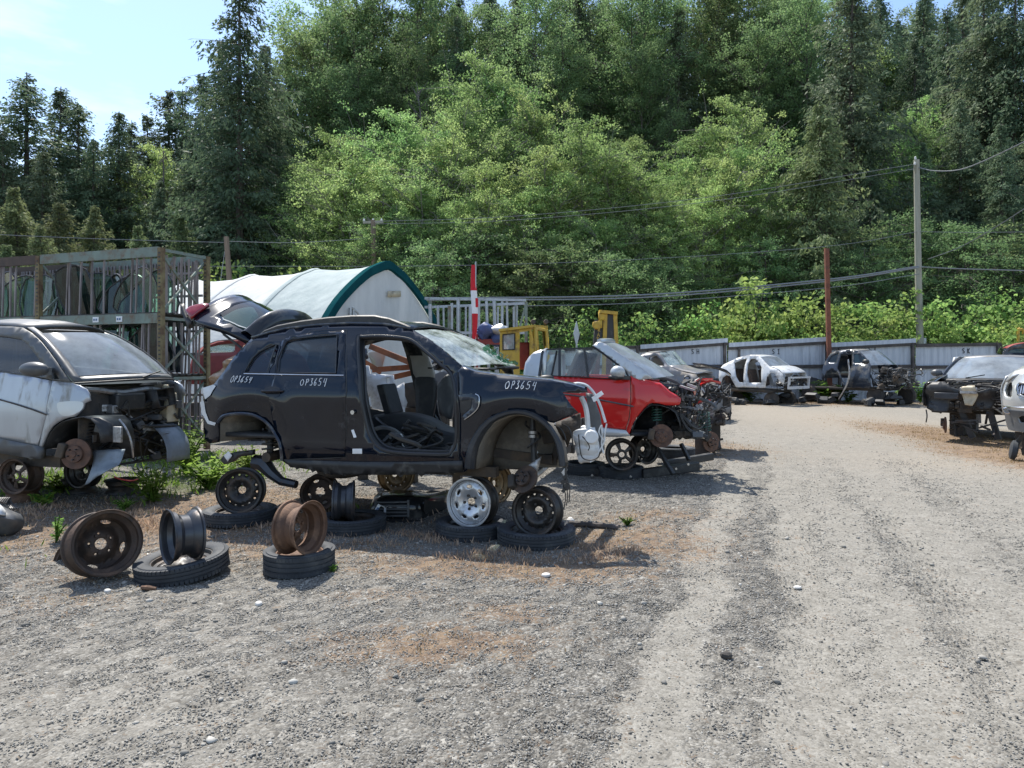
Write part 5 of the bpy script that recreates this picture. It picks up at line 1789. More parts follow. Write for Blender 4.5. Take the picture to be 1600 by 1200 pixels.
def build_small_red():
    fr = Frame(985, 8.6, 15, .76)
    car = fr.root('red_car', 'small open red two-seat car with silver frame and smashed front', 'car')
    zt = lerp_table([.4, .5, .62, .8, 1.0, 1.12, 1.3, 1.45, 1.65, 1.85, 2.0], [.70, .74, .755, .765, .77, .76, .735, .71, .66, .60, .55])

    def W(x, z):
        return zt(z) - .25 * max(0, x - .25) ** 2
    S = lambda p: fr.sides(p, W)
    on = lambda off=0.0: (lambda x, z: Vector((x, -W(x, z) - off, z)))
    door = S([(850, 586), (900, 588), (945, 589.5), (984, 592.5), (985, 614), (984.5, 636), (982, 655), (977.5, 671.5), (955, 669), (930, 666.5), (880, 660), (858, 640), (850, 615)])
    d = car_pair(fr, W, car, 'door', door, [], M_red, step=.07)
    mb = MB()
    mb.tube([on(.012)(*fr.side(x, y, W)) for x, y in ((870, 614), (920, 621), (960, 629), (990, 635))], .01, 5)
    mb.build('side_moulding', M_plastgrey, d)
    wing = S([(986, 587), (1000, 594), (1015, 596.5), (1031.5, 601), (1040, 608), (1046, 614), (1055, 619), (1064, 624.8), (1063, 630), (1060.8, 632.6), (1052, 633.5), (1040, 633), (1028, 630), (1018, 629.5), (1012, 632), (1006, 638), (999, 647), (994, 653), (990, 660), (987, 667), (983, 680), (978.5, 671.5), (983.2, 655), (985.7, 636), (986.2, 614), (985.2, 595)])
    car_pair(fr, W, car, 'front_wing', wing, [], M_red, step=.05)
    mb = MB()
    wt = [fr.side(x, y, W) for x, y in ((1000, 594), (1015, 596.5), (1031.5, 601), (1040, 608), (1046, 614), (1055, 619), (1064, 624.8))]
    mb.grid([[Vector((x, -W(x, z) - .001, z)) for x, z in wt], [Vector((x, -W(x, z) + .10, z + .02)) for x, z in wt], [Vector((x, -W(x, z) + .24, z + .01)) for x, z in wt]])
    mb.build('wing_top', M_red, car, solid=.01)
    sill = S([(930, 668), (955, 670), (978, 672.5), (985, 681), (968, 683), (945, 682.5), (900, 680), (870, 676), (866, 660)])
    car_pair(fr, W, car, 'sill_panel', sill, [], M_silver2, solid=.06, off=.01, step=.08)
    silver = S([(818, 582), (821, 566), (827, 557), (834, 550.5), (844, 547), (855, 545.5), (851, 556), (846, 572), (843, 588), (850, 600), (856, 640), (862, 668), (840, 664), (820, 640)])
    car_pair(fr, W, car, 'rear_frame', silver, [], M_silver2, step=.07)
    ap = S([(925.5, 540), (931, 536), (937, 534), (946, 537), (958, 545), (975, 556.5), (992, 568), (1008, 580), (1020, 591), (1000, 594), (990, 590), (978, 579.5), (966, 569.5), (950, 557), (936, 547)])
    car_pair(fr, W, car, 'pillar_frame', ap, [], M_silver2, step=.05, off=.002)
    glass = S([(854, 547), (880, 545.5), (924, 543), (938, 550), (952, 560.5), (966, 571.5), (977.5, 582), (980, 591), (940, 589), (900, 587.5), (846, 585.5)])
    MB().panel(glass, [], on(-.02), .1).build('door_window', M_glass_clear, d)
    MB().panel(glass, [], lambda x, z: Vector((x, W(x, z) - .02, z)), .1).build('door_window', M_glass_clear, car)
    mb = MB()
    for a, b, w in (((874.5, 546), (874.5, 588), .035), ((848, 548), (843, 587), .03), ((854, 546), (926, 543.5), .025), ((913, 546), (919, 589), .02), ((862, 586), (870, 548), .015)):
        mb.bar(on(.004)(*fr.side(*a, W)), on(.004)(*fr.side(*b, W)), w, .02)
    mb.tube([on(-.005)(*fr.side(x, y, W)) for x, y in ((926, 541), (938, 549), (952, 559.5), (966, 570.5), (978, 581), (984, 592))], .014, 6)
    mb.bar(on(.006)(*fr.side(850, 586.5, W)), on(.006)(*fr.side(984, 592.5, W)), .02, .012)
    mb.build('window_seal', M_seal, d)
    mb = MB()
    c = fr.aty(965, 582, -.90)
    mb.ell(c, (.095, .07, .085), None, 14, 10)
    d2 = mb.build('door_mirror', M_silver2, d, smooth=60)
    mb = MB()
    mb.bar(c + Vector((.02, .03, -.06)), Vector((c.x + .12, -.74, c.z - .07)), .06, .05)
    mb.ell(c + Vector((-.02, .0, -.06)), (.10, .065, .04))
    mb.build('mirror_base', M_plastic, d2, smooth=60)
    mb = MB()
    c = fr.aty(854, 590.5, -.84)
    mb.ell(c, (.10, .05, .04))
    mb.build('loose_mirror', M_plastic, car, smooth=60)
    wl = [fr.side(x, y, W) for x, y in ((937, 534.5), (955, 543), (975, 556.5), (992, 568), (1008, 580), (1020, 591))]
    rows = [[Vector((x + (.10 + .14 * i / 5) * (1 - t * t), (W(x, z) - .03) * t, z + .02 * (1 - t * t))) for t in np.linspace(-1, 1, 11)] for i, (x, z) in enumerate(wl)]
    MB().grid(rows).build('windscreen', M_glass_dusty, car)
    mb = MB()
    mb.tube([p + Vector((-.01, 0, .01)) for p in rows[0]], .035, 8)
    mb.build('screen_header', M_silver2, car)
    # seats and rear frame hoop
    x0 = fr.side(905, 560, W)[0]
    for y in (-.36, .34):
        MB().patch([[Vector((x0 - .16 + .26 * f - .05 * abs(k), y + k * (.2 - .06 * f), 1.02 + .62 * f)) for k in (-1, 0, 1)] for f in (0, .4, .75, 1)], 3, 3).build('seat', M_trimdark, car, solid=.13)
    mb = MB()
    xh = fr.side(850, 560, W)[0]
    zh = fr.side(852, 548, W)[1]
    mb.tube(cr([Vector((xh, -.66, zh - .5)), Vector((xh, -.64, zh - .05)), Vector((xh + .02, -.4, zh - .01)), Vector((xh + .02, .4, zh - .01)), Vector((xh, .64, zh - .05)), Vector((xh, .66, zh - .5))], 4), .04, 8)
    mb.build('roll_hoop', M_silver2, car)
    mb = MB()
    xb, zb = wl[-1]
    mb.patch([[Vector((xb + .18 * (1 - t * t) - dx, .66 * t, zb - dz)) for t in (-1, -.5, 0, .5, 1)] for dx, dz in ((0, .02), (.22, -.02), (.42, .05), (.5, .25), (.5, .6))], 2, 2)
    mb.build('dashboard', M_trimdark, car)
    mb = MB()
    mb.grid([[Vector((x, y, z)) for y in (-.7, 0, .7)] for x, z in ((xb - 1.9, 1.15), (xb - 1.5, .62), (xb, .58))])
    mb.build('floor_pan', M_trimdark, car, solid=.04)
    # smashed front
    xe = fr.aty(1100, 620, -.2).x
    junk(car, xb + .08, xe, -.56, .6, .52, zb - .02, 41, 80, 1.6)
    mb = MB()
    for i in range(5):
        a = Vector((rnd.uniform(xb + .3, xe), rnd.uniform(-.6, .4), rnd.uniform(.8, zb - .1)))
        b = a + Vector((rnd.uniform(.05, .35), rnd.uniform(-.2, .2), rnd.uniform(-.2, .12)))
        mb.grid([[a, a.lerp(b, .5) + Vector((0, 0, .05)), b], [a + Vector((.03, .12, .06)), a.lerp(b, .5) + Vector((.04, .1, .02)), b + Vector((0, .08, -.04))]])
    mb.build('torn_panel', M_red, car, solid=.006)
    mb = MB()
    hose(mb, [fr.aty(p, q, -.5) for p, q in ((1070, 618), (1090, 622), (1108, 628), (1119, 637), (1114, 640))], .022)
    hose(mb, [fr.aty(p, q, -.4) for p, q in ((1028, 590), (1045, 592), (1062, 600), (1072, 612))], .03)
    hose(mb, [fr.aty(p, q, -.4) for p, q in ((1030, 598), (1042, 604), (1060, 606))], .035)
    mb.build('thick_hose', M_plastgrey, car)
    ip = [(984, 682), (988, 668), (991, 659), (999, 648), (1008, 638), (1018, 632), (1032, 633), (1045, 637), (1056, 645), (1062, 660), (1064, 672)]
    P2 = fr.sides(ip, W)
    mb = MB()
    rw = [[Vector((x, -W(x, z) + .02 + f * .42, z)) for x, z in P2] for f in (0, .5, 1)]
    mb.grid(rw)
    b = rw[-1]
    mb.add(b + [Vector((b[-1].x, b[-1].y, .55)), Vector((b[0].x, b[0].y, .55))], [list(range(len(b) + 2))])
    mb.build('wheel_liner', M_plastic, car, solid=.01)
    c = fr.aty(1033, 681, -.72)
    brake(car, c, Vector((.15, -.98, .05)), .145)
    strut(car, fr.aty(1026, 634, -.55), fr.aty(1026, 668, -.58), spring=M_spring, r=.05, coils=5)
    strut(car, fr.aty(1099, 640, .5), fr.aty(1103, 680, .5), spring=M_spring, r=.06, coils=6)
    brake(car, fr.aty(1110, 690, .6), Vector((.6, -.75, 0)), .14)
    mb = MB()
    mb.bar(Vector((-1.4, -.5, .62)), Vector((xe - .1, -.45, .60)), .08, .08)
    mb.bar(Vector((-1.4, .5, .62)), Vector((xe - .1, .45, .60)), .08, .08)
    mb.bar(Vector((xe - .2, -.55, .62)), Vector((xe - .2, .6, .62)), .08, .06)
    mb.build('front_subframe', M_under, car)
    return car


def far_car(px, Y, th, w, name, label, side, windows, paint, prof, glassm_, zt=None, step=.1, crown=.03, bulge=.1, far=True, nose=None, group=None, pane=None, top_from=None, cut_doors=()):
    """a wreck further off: traced side with openings, mirrored, with its top skinned across"""
    fr = Frame(px, Y, th, w)
    car = fr.root(name, label, 'car', group)
    tab = zt or lerp_table([.2, .45, .7, .95, 1.1, 1.3, 1.6, 1.9], [.93, .97, 1.0, 1.0, .97, .90, .76, .62])
    W = lambda x, z: w * tab(z)
    S = lambda p: fr.sides(p, W)
    holes = [S(h) for h in list(windows) + list(cut_doors)]
    car_pair(fr, W, car, 'body_side', S(side), holes, paint, step=step, far=far)
    for h in windows:
        if pane:
            P = S(h)
            MB().panel(P, [], lambda x, z: Vector((x, -W(x, z) + .02, z)), .2).build('side_window', pane, car)
    for nm, pts, M, bl in prof:
        ln = cr([fr.side(x, y, W) for x, y in pts], 3)
        rows = skin_rows(ln, W, crown, 10, bl, .01)
        MB().grid(rows).build(nm, M, car, solid=.015 if 'screen' not in nm else None)
    return fr, car, W


def build_wrecks():
    # bare white saloon by the fence
    fr, car, W = far_car(1185, 24.6, 50, .88, 'white_car', 'stripped white saloon shell without doors standing under the SI fence panel',
                         [(1123, 590), (1124, 577), (1130, 570), (1140, 565), (1152, 559.5), (1166, 556), (1180, 556), (1189, 558.5), (1196, 566), (1203, 573), (1213, 576), (1222, 583), (1226, 592), (1224, 601), (1218, 596), (1210, 583), (1204, 582), (1198, 589), (1196, 606), (1172, 605.5), (1150, 605), (1146, 598), (1141, 588), (1135, 586), (1129, 590), (1127, 598), (1124, 597)],
                         [], M_white, [('roof', ((1150, 560), (1166, 556), (1180, 556), (1189, 558.5)), M_white, .03), ('windscreen', ((1189, 558.5), (1196, 566), (1203, 573)), M_glass_dusty, .18), ('bonnet', ((1203, 573), (1210, 574.5), (1218, 579), (1223, 584)), M_white, .22),
                                       ('boot_lid', ((1150, 560), (1140, 565), (1130, 570), (1124, 577)), M_white, -.1)], None,
                         cut_doors=[[(1148, 567), (1160, 561.5), (1167, 560), (1164, 570), (1162, 598), (1155, 597), (1150, 588)], [(1169, 568), (1173, 560.5), (1180, 560.5), (1187, 567), (1190, 574), (1190, 598), (1170, 598), (1167, 585)]])
    junk(car, .45, 1.05, -.7, .7, .55, 1.0, 51, 40, 1.2, (M_under, M_white))
    mb = MB()
    mb.grid([[Vector((x, y, z)) for y in (-.75, 0, .75)] for x, z in ((-2.4, .8), (-1.9, .45), (.4, .42))])
    mb.build('floor_pan', M_under, car, solid=.1)
    for y in (-.38, .38):
        for x in (-.5, -1.5):
            MB().box((x, y, .95), (.16, .44, .62), Matrix.Rotation(R(-12), 3, 'Y')).build('seat', M_rustdark, car, bevel=.04)
    mb = MB()
    mb.bar(Vector((1.05, -.7, .62)), Vector((1.05, .7, .62)), .1, .1)
    mb.bar(Vector((1.1, -.7, .98)), Vector((1.1, .7, .98)), .1, .06)
    for y in (-.7, .7):
        mb.bar(Vector((1.05, y, .6)), Vector((1.08, y, 1.0)), .08, .06)
    mb.build('front_panel', M_white, car)
    for x in (-1.7, .35):
        for y in (-.6, .6):
            mb = MB()
            mb.lathe([(0, -.09), (.25, -.09), (.27, -.05), (.27, .05), (.25, .09), (0, .09)], 20, Matrix.Translation((x, y, .18)) @ Matrix.Rotation(R(80), 4, 'X'))
            mb.build('wheel_stand', M_under, car)
    # dark four-by-four beside it
    fr, car, W = far_car(1345, 24.4, 60, .95, 'dark_car', 'dark blue stripped off-road car with its front torn off by the rusty post', 
                         [(1284, 592), (1286, 572), (1291, 562), (1297, 553), (1304, 549.5), (1316, 547.5), (1330, 547), (1343, 549), (1351, 556), (1359, 567), (1361, 572), (1361, 606), (1357, 607), (1330, 606), (1316, 604), (1314, 594), (1309, 583), (1301, 578), (1293, 580), (1288, 588), (1287, 596)],
                         [[(1293, 566), (1299, 556), (1310, 551.5), (1306, 566)], [(1334, 567), (1334, 553), (1342, 553), (1351, 560), (1356, 568)]], M_darkcar,
                         [('roof', ((1297, 553), (1304, 549.5), (1316, 547.5), (1330, 547), (1343, 549)), M_greycar, .03), ('windscreen', ((1343, 549), (1351, 557), (1361, 571)), M_glass_dusty, .25), ('rear_gate', ((1297, 553), (1288, 568), (1285, 592)), M_darkcar, -.1)], None, pane=M_glass_teal,
                         cut_doors=[[(1314, 553), (1331, 551.5), (1331, 570), (1324, 603), (1317, 596), (1313, 584), (1308, 575)]])
    junk(car, .35, 1.25, -.85, .85, .6, 1.28, 52, 110, 2.0, (M_under, M_alu))
    mb = MB()
    mb.grid([[Vector((x, y, z)) for y in (-.8, 0, .8)] for x, z in ((-2.9, .9), (-2.2, .5), (.4, .5))])
    mb.build('floor_pan', M_under, car, solid=.1)
    mb = MB()
    a = [fr.aty(p, q, -1.1) for p, q in ((1325, 563), (1327, 585), (1322, 604), (1310, 625))]
    for k in range(3):
        mb.tube(cr([p + Vector((.04 * k, -.05 * k, .02 * k)) for p in a], 3), [.02, .022, .025, .03, .03, .03, .03, .025, .02, .015], 6)
    mb.build('hanging_seal', M_alu, car)
    mb = MB()
    mb.ell(fr.aty(1353, 565, -1.1), (.12, .1, .09))
    mb.build('door_mirror', M_plastic, car)
    for x, y in ((-2.2, -.8), (-2.2, .8), (.4, -.7), (.7, .7)):
        mb = MB()
        mb.lathe([(0, -.1), (.28, -.1), (.32, -.05), (.32, .05), (.28, .1), (0, .1)], 20, Matrix.Translation((x, y, .32)) @ Matrix.Rotation(R(88), 4, 'X'))
        mb.build('wheel', M_under, car)
    # grey wreck behind the red car
    fr, car, W = far_car(1090, 17.0, 30, .88, 'grey_car', 'dull grey crushed car with crumpled windscreen behind the small red car', 
                         [(985, 590), (985, 570), (994, 558), (1008, 552.5), (1030, 551), (1034, 556), (1044, 571), (1060, 579), (1075, 583), (1088, 585), (1092, 592), (1086, 597), (1080, 606), (1074, 614), (1040, 614), (1000, 612), (988, 605)],
                         [[(1012, 570), (1014, 558), (1026, 556), (1036, 568), (1038, 572)]], M_greycar,
                         [('roof', ((994, 558), (1008, 552.5), (1030, 551)), M_greycar, .02), ('windscreen', ((1030, 551), (1036, 560), (1045, 572)), M_glass_smash, .2), ('bonnet', ((1045, 572), (1060, 578.5), (1075, 582), (1088, 585)), M_greycar, .12)], None, crown=.05)
    junk(car, -.1, .28, -.72, .72, .55, 1.05, 53, 46, 1.4)
    for x, y in ((-1.9, -.7), (-1.9, .7), (-.3, -.7), (-.3, .7)):
        MB().lathe([(0, -.1), (.24, -.1), (.28, -.05), (.28, .05), (.24, .1), (0, .1)], 16, Matrix.Translation((x, y, .28)) @ Matrix.Rotation(R(88), 4, 'X')).build('axle_stand', M_under, car)
    # front half of another car right behind the red one
    fr = Frame(1076, 10.9, 18, .80)
    car = fr.root('engine_wreck', 'dark grey cut-off car front with bare green springs behind the red car', 'car wreck')
    mb = MB()
    xx = fr.side(1142, 618)[0]
    tops = [fr.side(x, y) for x, y in ((1076, 600), (1095, 602), (1118, 607), (1134, 613), (1142, 620))]
    for sgn in (1,):
        mb.grid([[Vector((x, .8 * t + (0 if abs(t) < 1 else 0), z + .05 * (1 - t * t) + .30)) for x, z in tops] for t in (.35, .6, .85, 1.0)])
    mb.build('bonnet_edge', M_darkcar, car, solid=.02)
    mb = MB()
    a = [fr.aty(p, q, -.4) for p, q in ((1116, 627), (1142, 619), (1143, 640), (1137, 648), (1128, 640), (1118, 642), (1110, 668), (1104, 668), (1106, 640))]
    mb.panel([(p.x, p.z) for p in a], [], lambda x, z: Vector((x, -.4 + .06 * math.sin(12 * x), z)), .06)
    mb.build('front_wing', M_greycar, car, solid=.03)
    junk(car, .1, xx - .05, -.5, .75, .55, 1.15, 54, 90, 1.5)
    strut(car, fr.aty(1101, 650, -.45), fr.aty(1104, 684, -.45), spring=M_spring, r=.065, coils=6)
    brake(car, fr.aty(1112, 692, -.5), Vector((.6, -.8, 0)), .15)
    mb = MB()
    for i in range(10):
        p = fr.aty(1118 + rnd.uniform(-12, 12), 694 + rnd.uniform(-10, 12), -.45 + rnd.uniform(-.1, .2))
        mb.bar(p, p + Vector((rnd.gauss(0, .12), rnd.gauss(0, .12), rnd.gauss(0, .1))), .04, .03)
    mb.bar(Vector((-.4, -.4, .6)), Vector((xx - .2, -.4, .58)), .1, .1)
    mb.bar(Vector((-.4, .5, .6)), Vector((xx - .2, .5, .58)), .1, .1)
    mb.bar(Vector((xx - .3, -.5, .56)), Vector((xx - .3, .6, .56)), .1, .1)
    for x, y in ((.2, -.35), (.2, .5), (xx - .3, .4)):
        mb.box((x, y, .26), (.24, .3, .52))
    mb.build('chassis_leg', M_under, car)
    mb = MB()
    hose(mb, [fr.aty(p, q, -.45) for p, q in ((1125, 642), (1127, 650), (1134, 656), (1141, 652), (1142, 640))], .008)
    mb.build('hanging_wire', M_wire, car)
    # front of the black car on the right, facing left towards the road
    build_black_front()
    build_silver_front()
    # red-topped car beyond
    fr, car, W = far_car(1600, 21.5, 28, .9, 'red_car', 'dark red topped car showing only its roof over the black wreck at right', 
                         [(1566, 564), (1567, 553), (1573, 545), (1586, 539), (1610, 536), (1640, 538), (1655, 549), (1690, 556), (1690, 600), (1566, 600)], [[(1572, 551), (1584, 545), (1610, 544), (1610, 552)]], M_darkcar,
                         [('roof', ((1573, 545), (1586, 539), (1610, 536), (1640, 538)), M_redmetal, .02), ('windscreen', ((1640, 538), (1655, 549)), M_glass_dusty, .2), ('rear_window', ((1566, 559), (1573, 545)), M_glass_teal, -.1), ('bonnet', ((1655, 549), (1690, 556)), M_redmetal, .1)], None, pane=M_glass_teal)
    # red car behind the rack
    fr, car, W = far_car(350, 13.4, 15, .85, 'red_car', 'dark red car seen through the left rack behind the black car', 
                         [(290, 600), (300, 560), (306, 549), (318, 541), (340, 533), (372, 531), (396, 535), (412, 548), (420, 560), (420, 600)], [[(312, 552), (322, 543), (345, 538), (368, 536), (366, 550)]], M_redmetal,
                         [('roof', ((318, 541), (340, 533), (372, 531), (396, 535)), M_greycar, .02), ('rear_window', ((304, 552), (318, 541)), M_glass_clear, -.1), ('windscreen', ((396, 535), (412, 548)), M_glass_dusty, .2)], None, pane=M_glass_clear)
    for x in (-1.0, .6):
        for y in (-.6, .6):
            MB().box((x, y, .3), (.3, .25, .8)).build('axle_stand', M_under, car)
    # white wreck with its side torn open, seen through the black car
    fr = Frame(600, 8.5, 16, .8)
    car = fr.root('white_wreck', 'white torn open car body seen through the missing door of the black car', 'car wreck')
    P = lambda pts, y=-.8: [(q.x, q.z) for q in (fr.aty(a, b, y) for a, b in pts)]
    o = P([(562, 570), (577, 571), (580, 584), (612, 586), (615, 604), (604, 612), (628, 598), (632, 650), (590, 660), (566, 652), (561, 610)])
    h = P([(603, 590), (607, 590), (607, 599), (603, 599)])
    h2 = P([(572, 625), (580, 615), (582, 640), (575, 642)])
    MB().panel(o, [h, h2], lambda x, z: Vector((x, -.8 + .04 * math.sin(8 * x + 5 * z), z)), .08).build('torn_panel', M_white, car, solid=.04)
    o = P([(576, 552), (590, 543), (607, 548), (597, 575), (583, 570)], -.4)
    MB().panel(o, [], lambda x, z: Vector((x, -.4 - .2 * (z - 1.4), z)), .08).build('silver_panel', M_silver2, car, solid=.02)
    o = P([(556, 548), (572, 544), (575, 560), (560, 568), (548, 566)], -.3)
    MB().panel(o, [], lambda x, z: Vector((x, -.3, z)), .08).build('dark_panel', M_darkcar, car, solid=.02)
    o = P([(628, 600), (650, 596), (664, 602), (668, 650), (640, 655)], -.5)
    MB().panel(o, [], lambda x, z: Vector((x, -.5, z)), .08).build('inner_panel', M_under, car, solid=.02)
    o = P([(676, 585), (700, 578), (722, 580), (722, 612), (690, 620), (676, 615)], -.5)
    MB().panel(o, [], lambda x, z: Vector((x, -.5, z)), .08).build('grey_panel', M_greycar, car, solid=.02)
    mb = MB()
    for x in (-.4, .3, .9):
        for y in (-.6, .5):
            mb.bar((x, y, 0), (x, y, .95), .1, .1)
    mb.bar((-.6, -.6, .9), (1.2, -.6, .9), .1, .1)
    mb.bar((-.6, .5, .9), (1.2, .5, .9), .1, .1)
    mb.build('wreck_frame', M_under, car)
    for i, (a, b, lab) in enumerate((((556, 558), (596, 582), 'orange rusty beam lying lowest across the white torn body'), ((578, 541), (652, 571), 'orange rusty beam slanting down to the right inside the white wreck'), ((582, 578), (652, 573), 'level orange rusty beam on top of the white torn panel'), ((612, 590), (655, 580), 'short brown rusty beam under the level orange beam'))):
        r = thing('rusty_beam', lab, 'steel beam', fr.o, fr.rot, 'rusty beams on the white wreck')
        MB().bar(fr.aty(*a, -.75 + .12 * i), fr.aty(*b, -.6 + .12 * i), .06, .07).build('beam', M_orange, r)


def build_black_front():
    """sedan with bonnet gone and nose shell standing towards the road"""
    fr = Frame(1445, 13.4, 133, .0)
    # local axes: x forward (towards us, a little right), y to our right-back
    car = fr.root('black_car', 'black saloon wreck with open engine bay and nose shell at the right by the road', 'car')
    A = lambda p, q, y: fr.aty(p, q, y)
    X = lambda p, q, x: fr.atx(p, q, x)
    # nose plane x = 0 ; screen base x = -1.15 ; roof x = -1.9
    nose = [X(p, q, .0) for p, q in ((1443, 612), (1447, 603), (1456, 597), (1476, 596), (1484, 604), (1500, 610), (1530, 612), (1548, 606), (1556, 612), (1553, 630), (1546, 640), (1528, 639), (1516, 626), (1484, 626), (1482, 642), (1470, 644.5), (1455, 642), (1447, 638), (1444, 625))]
    poly = [(p.y, p.z) for p in nose]
    c = sum(q[0] for q in poly) / len(poly)
    mb = MB()
    mb.panel(poly, [], lambda y, z: Vector((-.28 * ((y - c) / .9) ** 2 + .04 * math.sin(14 * z), y, z)), .07)
    mb.build('nose_shell', M_plastic, car, solid=.03)
    yl = min(q[0] for q in poly)
    yr = yl + 1.74
    mid = (yl + yr) / 2
    Wd = (yr - yl)
    for i, (p0, p1, M) in enumerate((((1500, 612), (1527, 604), M_alu), ((1460, 617), (1498, 615), M_bluesteel))):
        mb = MB()
        q0, q1 = X(*p0, .05), X(*p1, .05)
        mb.box((q0 + q1) / 2 + Vector((0, 0, -.03)), (.06, abs(q1.y - q0.y), .12))
        mb.build('lamp_bracket', M, car, bevel=.01)
    q = [X(p, s, .06) for p, s in ((1503, 604), (1523, 602), (1528, 618), (1520, 634), (1508, 632), (1502, 616))]
    MB().panel([(p.y, p.z) for p in q], [], lambda y, z: Vector((.06 + .03 * math.sin(20 * z), y, z)), .05).build('crumpled_cover', M_cream, car, solid=.02)
    zb = X(1500, 590, -1.1).z
    # wings
    for s, y in ((-1, yl), (1, yr)):
        mb = MB()
        mb.patch([[Vector((x, y + s * .0 + dy * s, z)) for dy, z in ((-.18, zz + .03), (-.02, zz), (.02, zz - .25), (0, zz - .5 + dz))] for x, zz, dz in ((-.06, 1.08, .1), (-.4, 1.14, .0), (-.8, 1.18, .2), (-1.25, 1.22, .0))], 3, 3)
        mb.build('front_wing', M_blackcar, car, solid=.02)
        mb = MB()
        mb.patch([[Vector((x, y + s * dy, z)) for dy, z in ((.0, 1.2), (.04, .9), (.0, .5))] for x in (-1.3, -2.2, -3.2)], 3, 3)
        mb.build('door', M_blackcar, car, solid=.03)
    # screen, roof, pillars
    wb = [X(p, q, -1.15) for p, q in ((1484, 590), (1602, 597))]
    y0, y1 = yl + .06, yr - .06
    mb = MB()
    rows = []
    for x, z, ins in ((-1.1, 1.18, 0), (-1.45, 1.38, .07), (-1.8, 1.55, .16), (-1.95, 1.60, .2)):
        rows.append([Vector((x + .14 * (1 - t * t), mid + t * (Wd / 2 - .08 - ins), z + .03 * (1 - t * t))) for t in np.linspace(-1, 1, 11)])
    mb.grid(rows)
    mb.build('windscreen', M_glass_dusty, car)
    mb = MB()
    mb.grid([rows[-1], [p + Vector((-.5, 0, .05)) for p in rows[-1]], [p + Vector((-1.3, 0, .03)) for p in rows[-1]], [p + Vector((-1.9, 0, -.2)) for p in rows[-1]]])
    mb.build('roof', M_greycar, car, solid=.02)
    for k in (0, -1):
        mb = MB()
        mb.tube([r[k] + Vector((.0, 0, .01)) for r in rows], .035, 7)
        mb.tube([rows[-1][k] + Vector((-1.0, 0, .02)), rows[0][k] + Vector((-1.1, 0, .0))], .035, 7)
        mb.tube([rows[-1][k], rows[-1][k] + Vector((-1.0, 0, .03)), rows[-1][k] + Vector((-1.8, 0, -.18)), rows[0][k] + Vector((-2.5, 0, .0))], .035, 7)
        mb.build('pillar', M_blackcar, car)
    mb = MB()
    mb.grid([[p + Vector((.08, 0, -.03)) for p in rows[0]], [p + Vector((.22, 0, -.06)) for p in rows[0]]])
    for t in (3, 7):
        mb.bar(rows[0][t] + Vector((.12, 0, .0)), rows[0][t + 2] + Vector((.05, 0, .06)), .02)
    mb.build('cowl_panel', M_plastic, car, solid=.03)
    mb = MB()
    mb.ell(Vector((-1.22, mid - Wd / 2 - .02, 1.30)), (.07, .11, .075))
    mb.bar(Vector((-1.22, mid - Wd / 2 + .02, 1.27)), Vector((-1.22, mid - Wd / 2 + .16, 1.22)), .05)
    mb.build('door_mirror', M_plastgrey, car)
    mb = MB()
    mb.grid([[Vector((-1.18, y, z)) for y in (y0, mid, y1)] for z in (.5, 1.12)])
    mb.grid([[Vector((x, y, .5)) for y in (y0, mid, y1)] for x in (-1.2, -3.2)])
    mb.build('bulkhead', M_under, car, solid=.03)
    junk(car, -1.05, -.1, yl + .1, yr - .1, .55, 1.15, 61, 90, 1.6)
    # what it stands on
    brake(car, X(1478, 664, -.45), Vector((.3, -.95, 0)), .16)
    strut(car, X(1489, 648, -.4), X(1494, 682, -.4), r=.06, coils=3)
    mb = MB()
    for p, q in ((1500, 1520), (1545, 1560)):
        a, b = X(p, 645, -.5), X(q, 690, -.5)
        mb.bar((a.x, a.y, .65), (b.x, b.y, .05), .12, .1)
    for i in range(9):
        a = X(1522 + rnd.uniform(-5, 30), 660 + rnd.uniform(-12, 30), -.2)
        mb.bar(a, a + Vector((rnd.uniform(-.3, .3), rnd.uniform(-.5, .5), rnd.uniform(-.1, .25))), .035, .03)
    mb.build('suspension_arm', M_bluesteel, car)
    for y in (yl + .3, yr - .3):
        for x in (-1.6, -3.0):
            MB().box((x, y, .25), (.35, .25, .5)).build('axle_stand', M_under, car)
    mb = MB()
    a = X(1447, 640, .0)
    hose(mb, [a, a + Vector((.02, .02, -.12)), a + Vector((.0, .0, -.25))], .012)
    mb.build('hanging_wire', M_wire, car)
    # loose door and panel leaning behind
    r = thing('door_scrap', 'pale car door without glass leaning behind the black saloon wreck at right', 'car door', gnd(1520, 672))
    r.location = ((1500 - 800) / FOC * 17, 17, 0)
    b = lambda p, q: at(p, q, 17) - r.location
    mb = MB()
    pts = [b(p, q) for p, q in ((1496, 570), (1500, 558), (1516, 556), (1524, 560), (1526, 600), (1500, 604))]
    hol = [b(p, q) for p, q in ((1500, 570), (1503, 561), (1515, 559.5), (1516, 567))]
    mb.panel([(p.x, p.z) for p in pts], [[(p.x, p.z) for p in hol]], lambda x, z: Vector((x, .12 * z, z)), .1)
    mb.build('door_shell', M_white, r, solid=.06)
    mb = MB()
    mb.bar(Vector((0.1, .05, 0)), Vector((.1, .1, 1.0)), .08)
    mb.bar(Vector((0.5, .05, 0)), Vector((.5, .1, 1.0)), .08)
    mb.build('door_prop', M_wood, r)


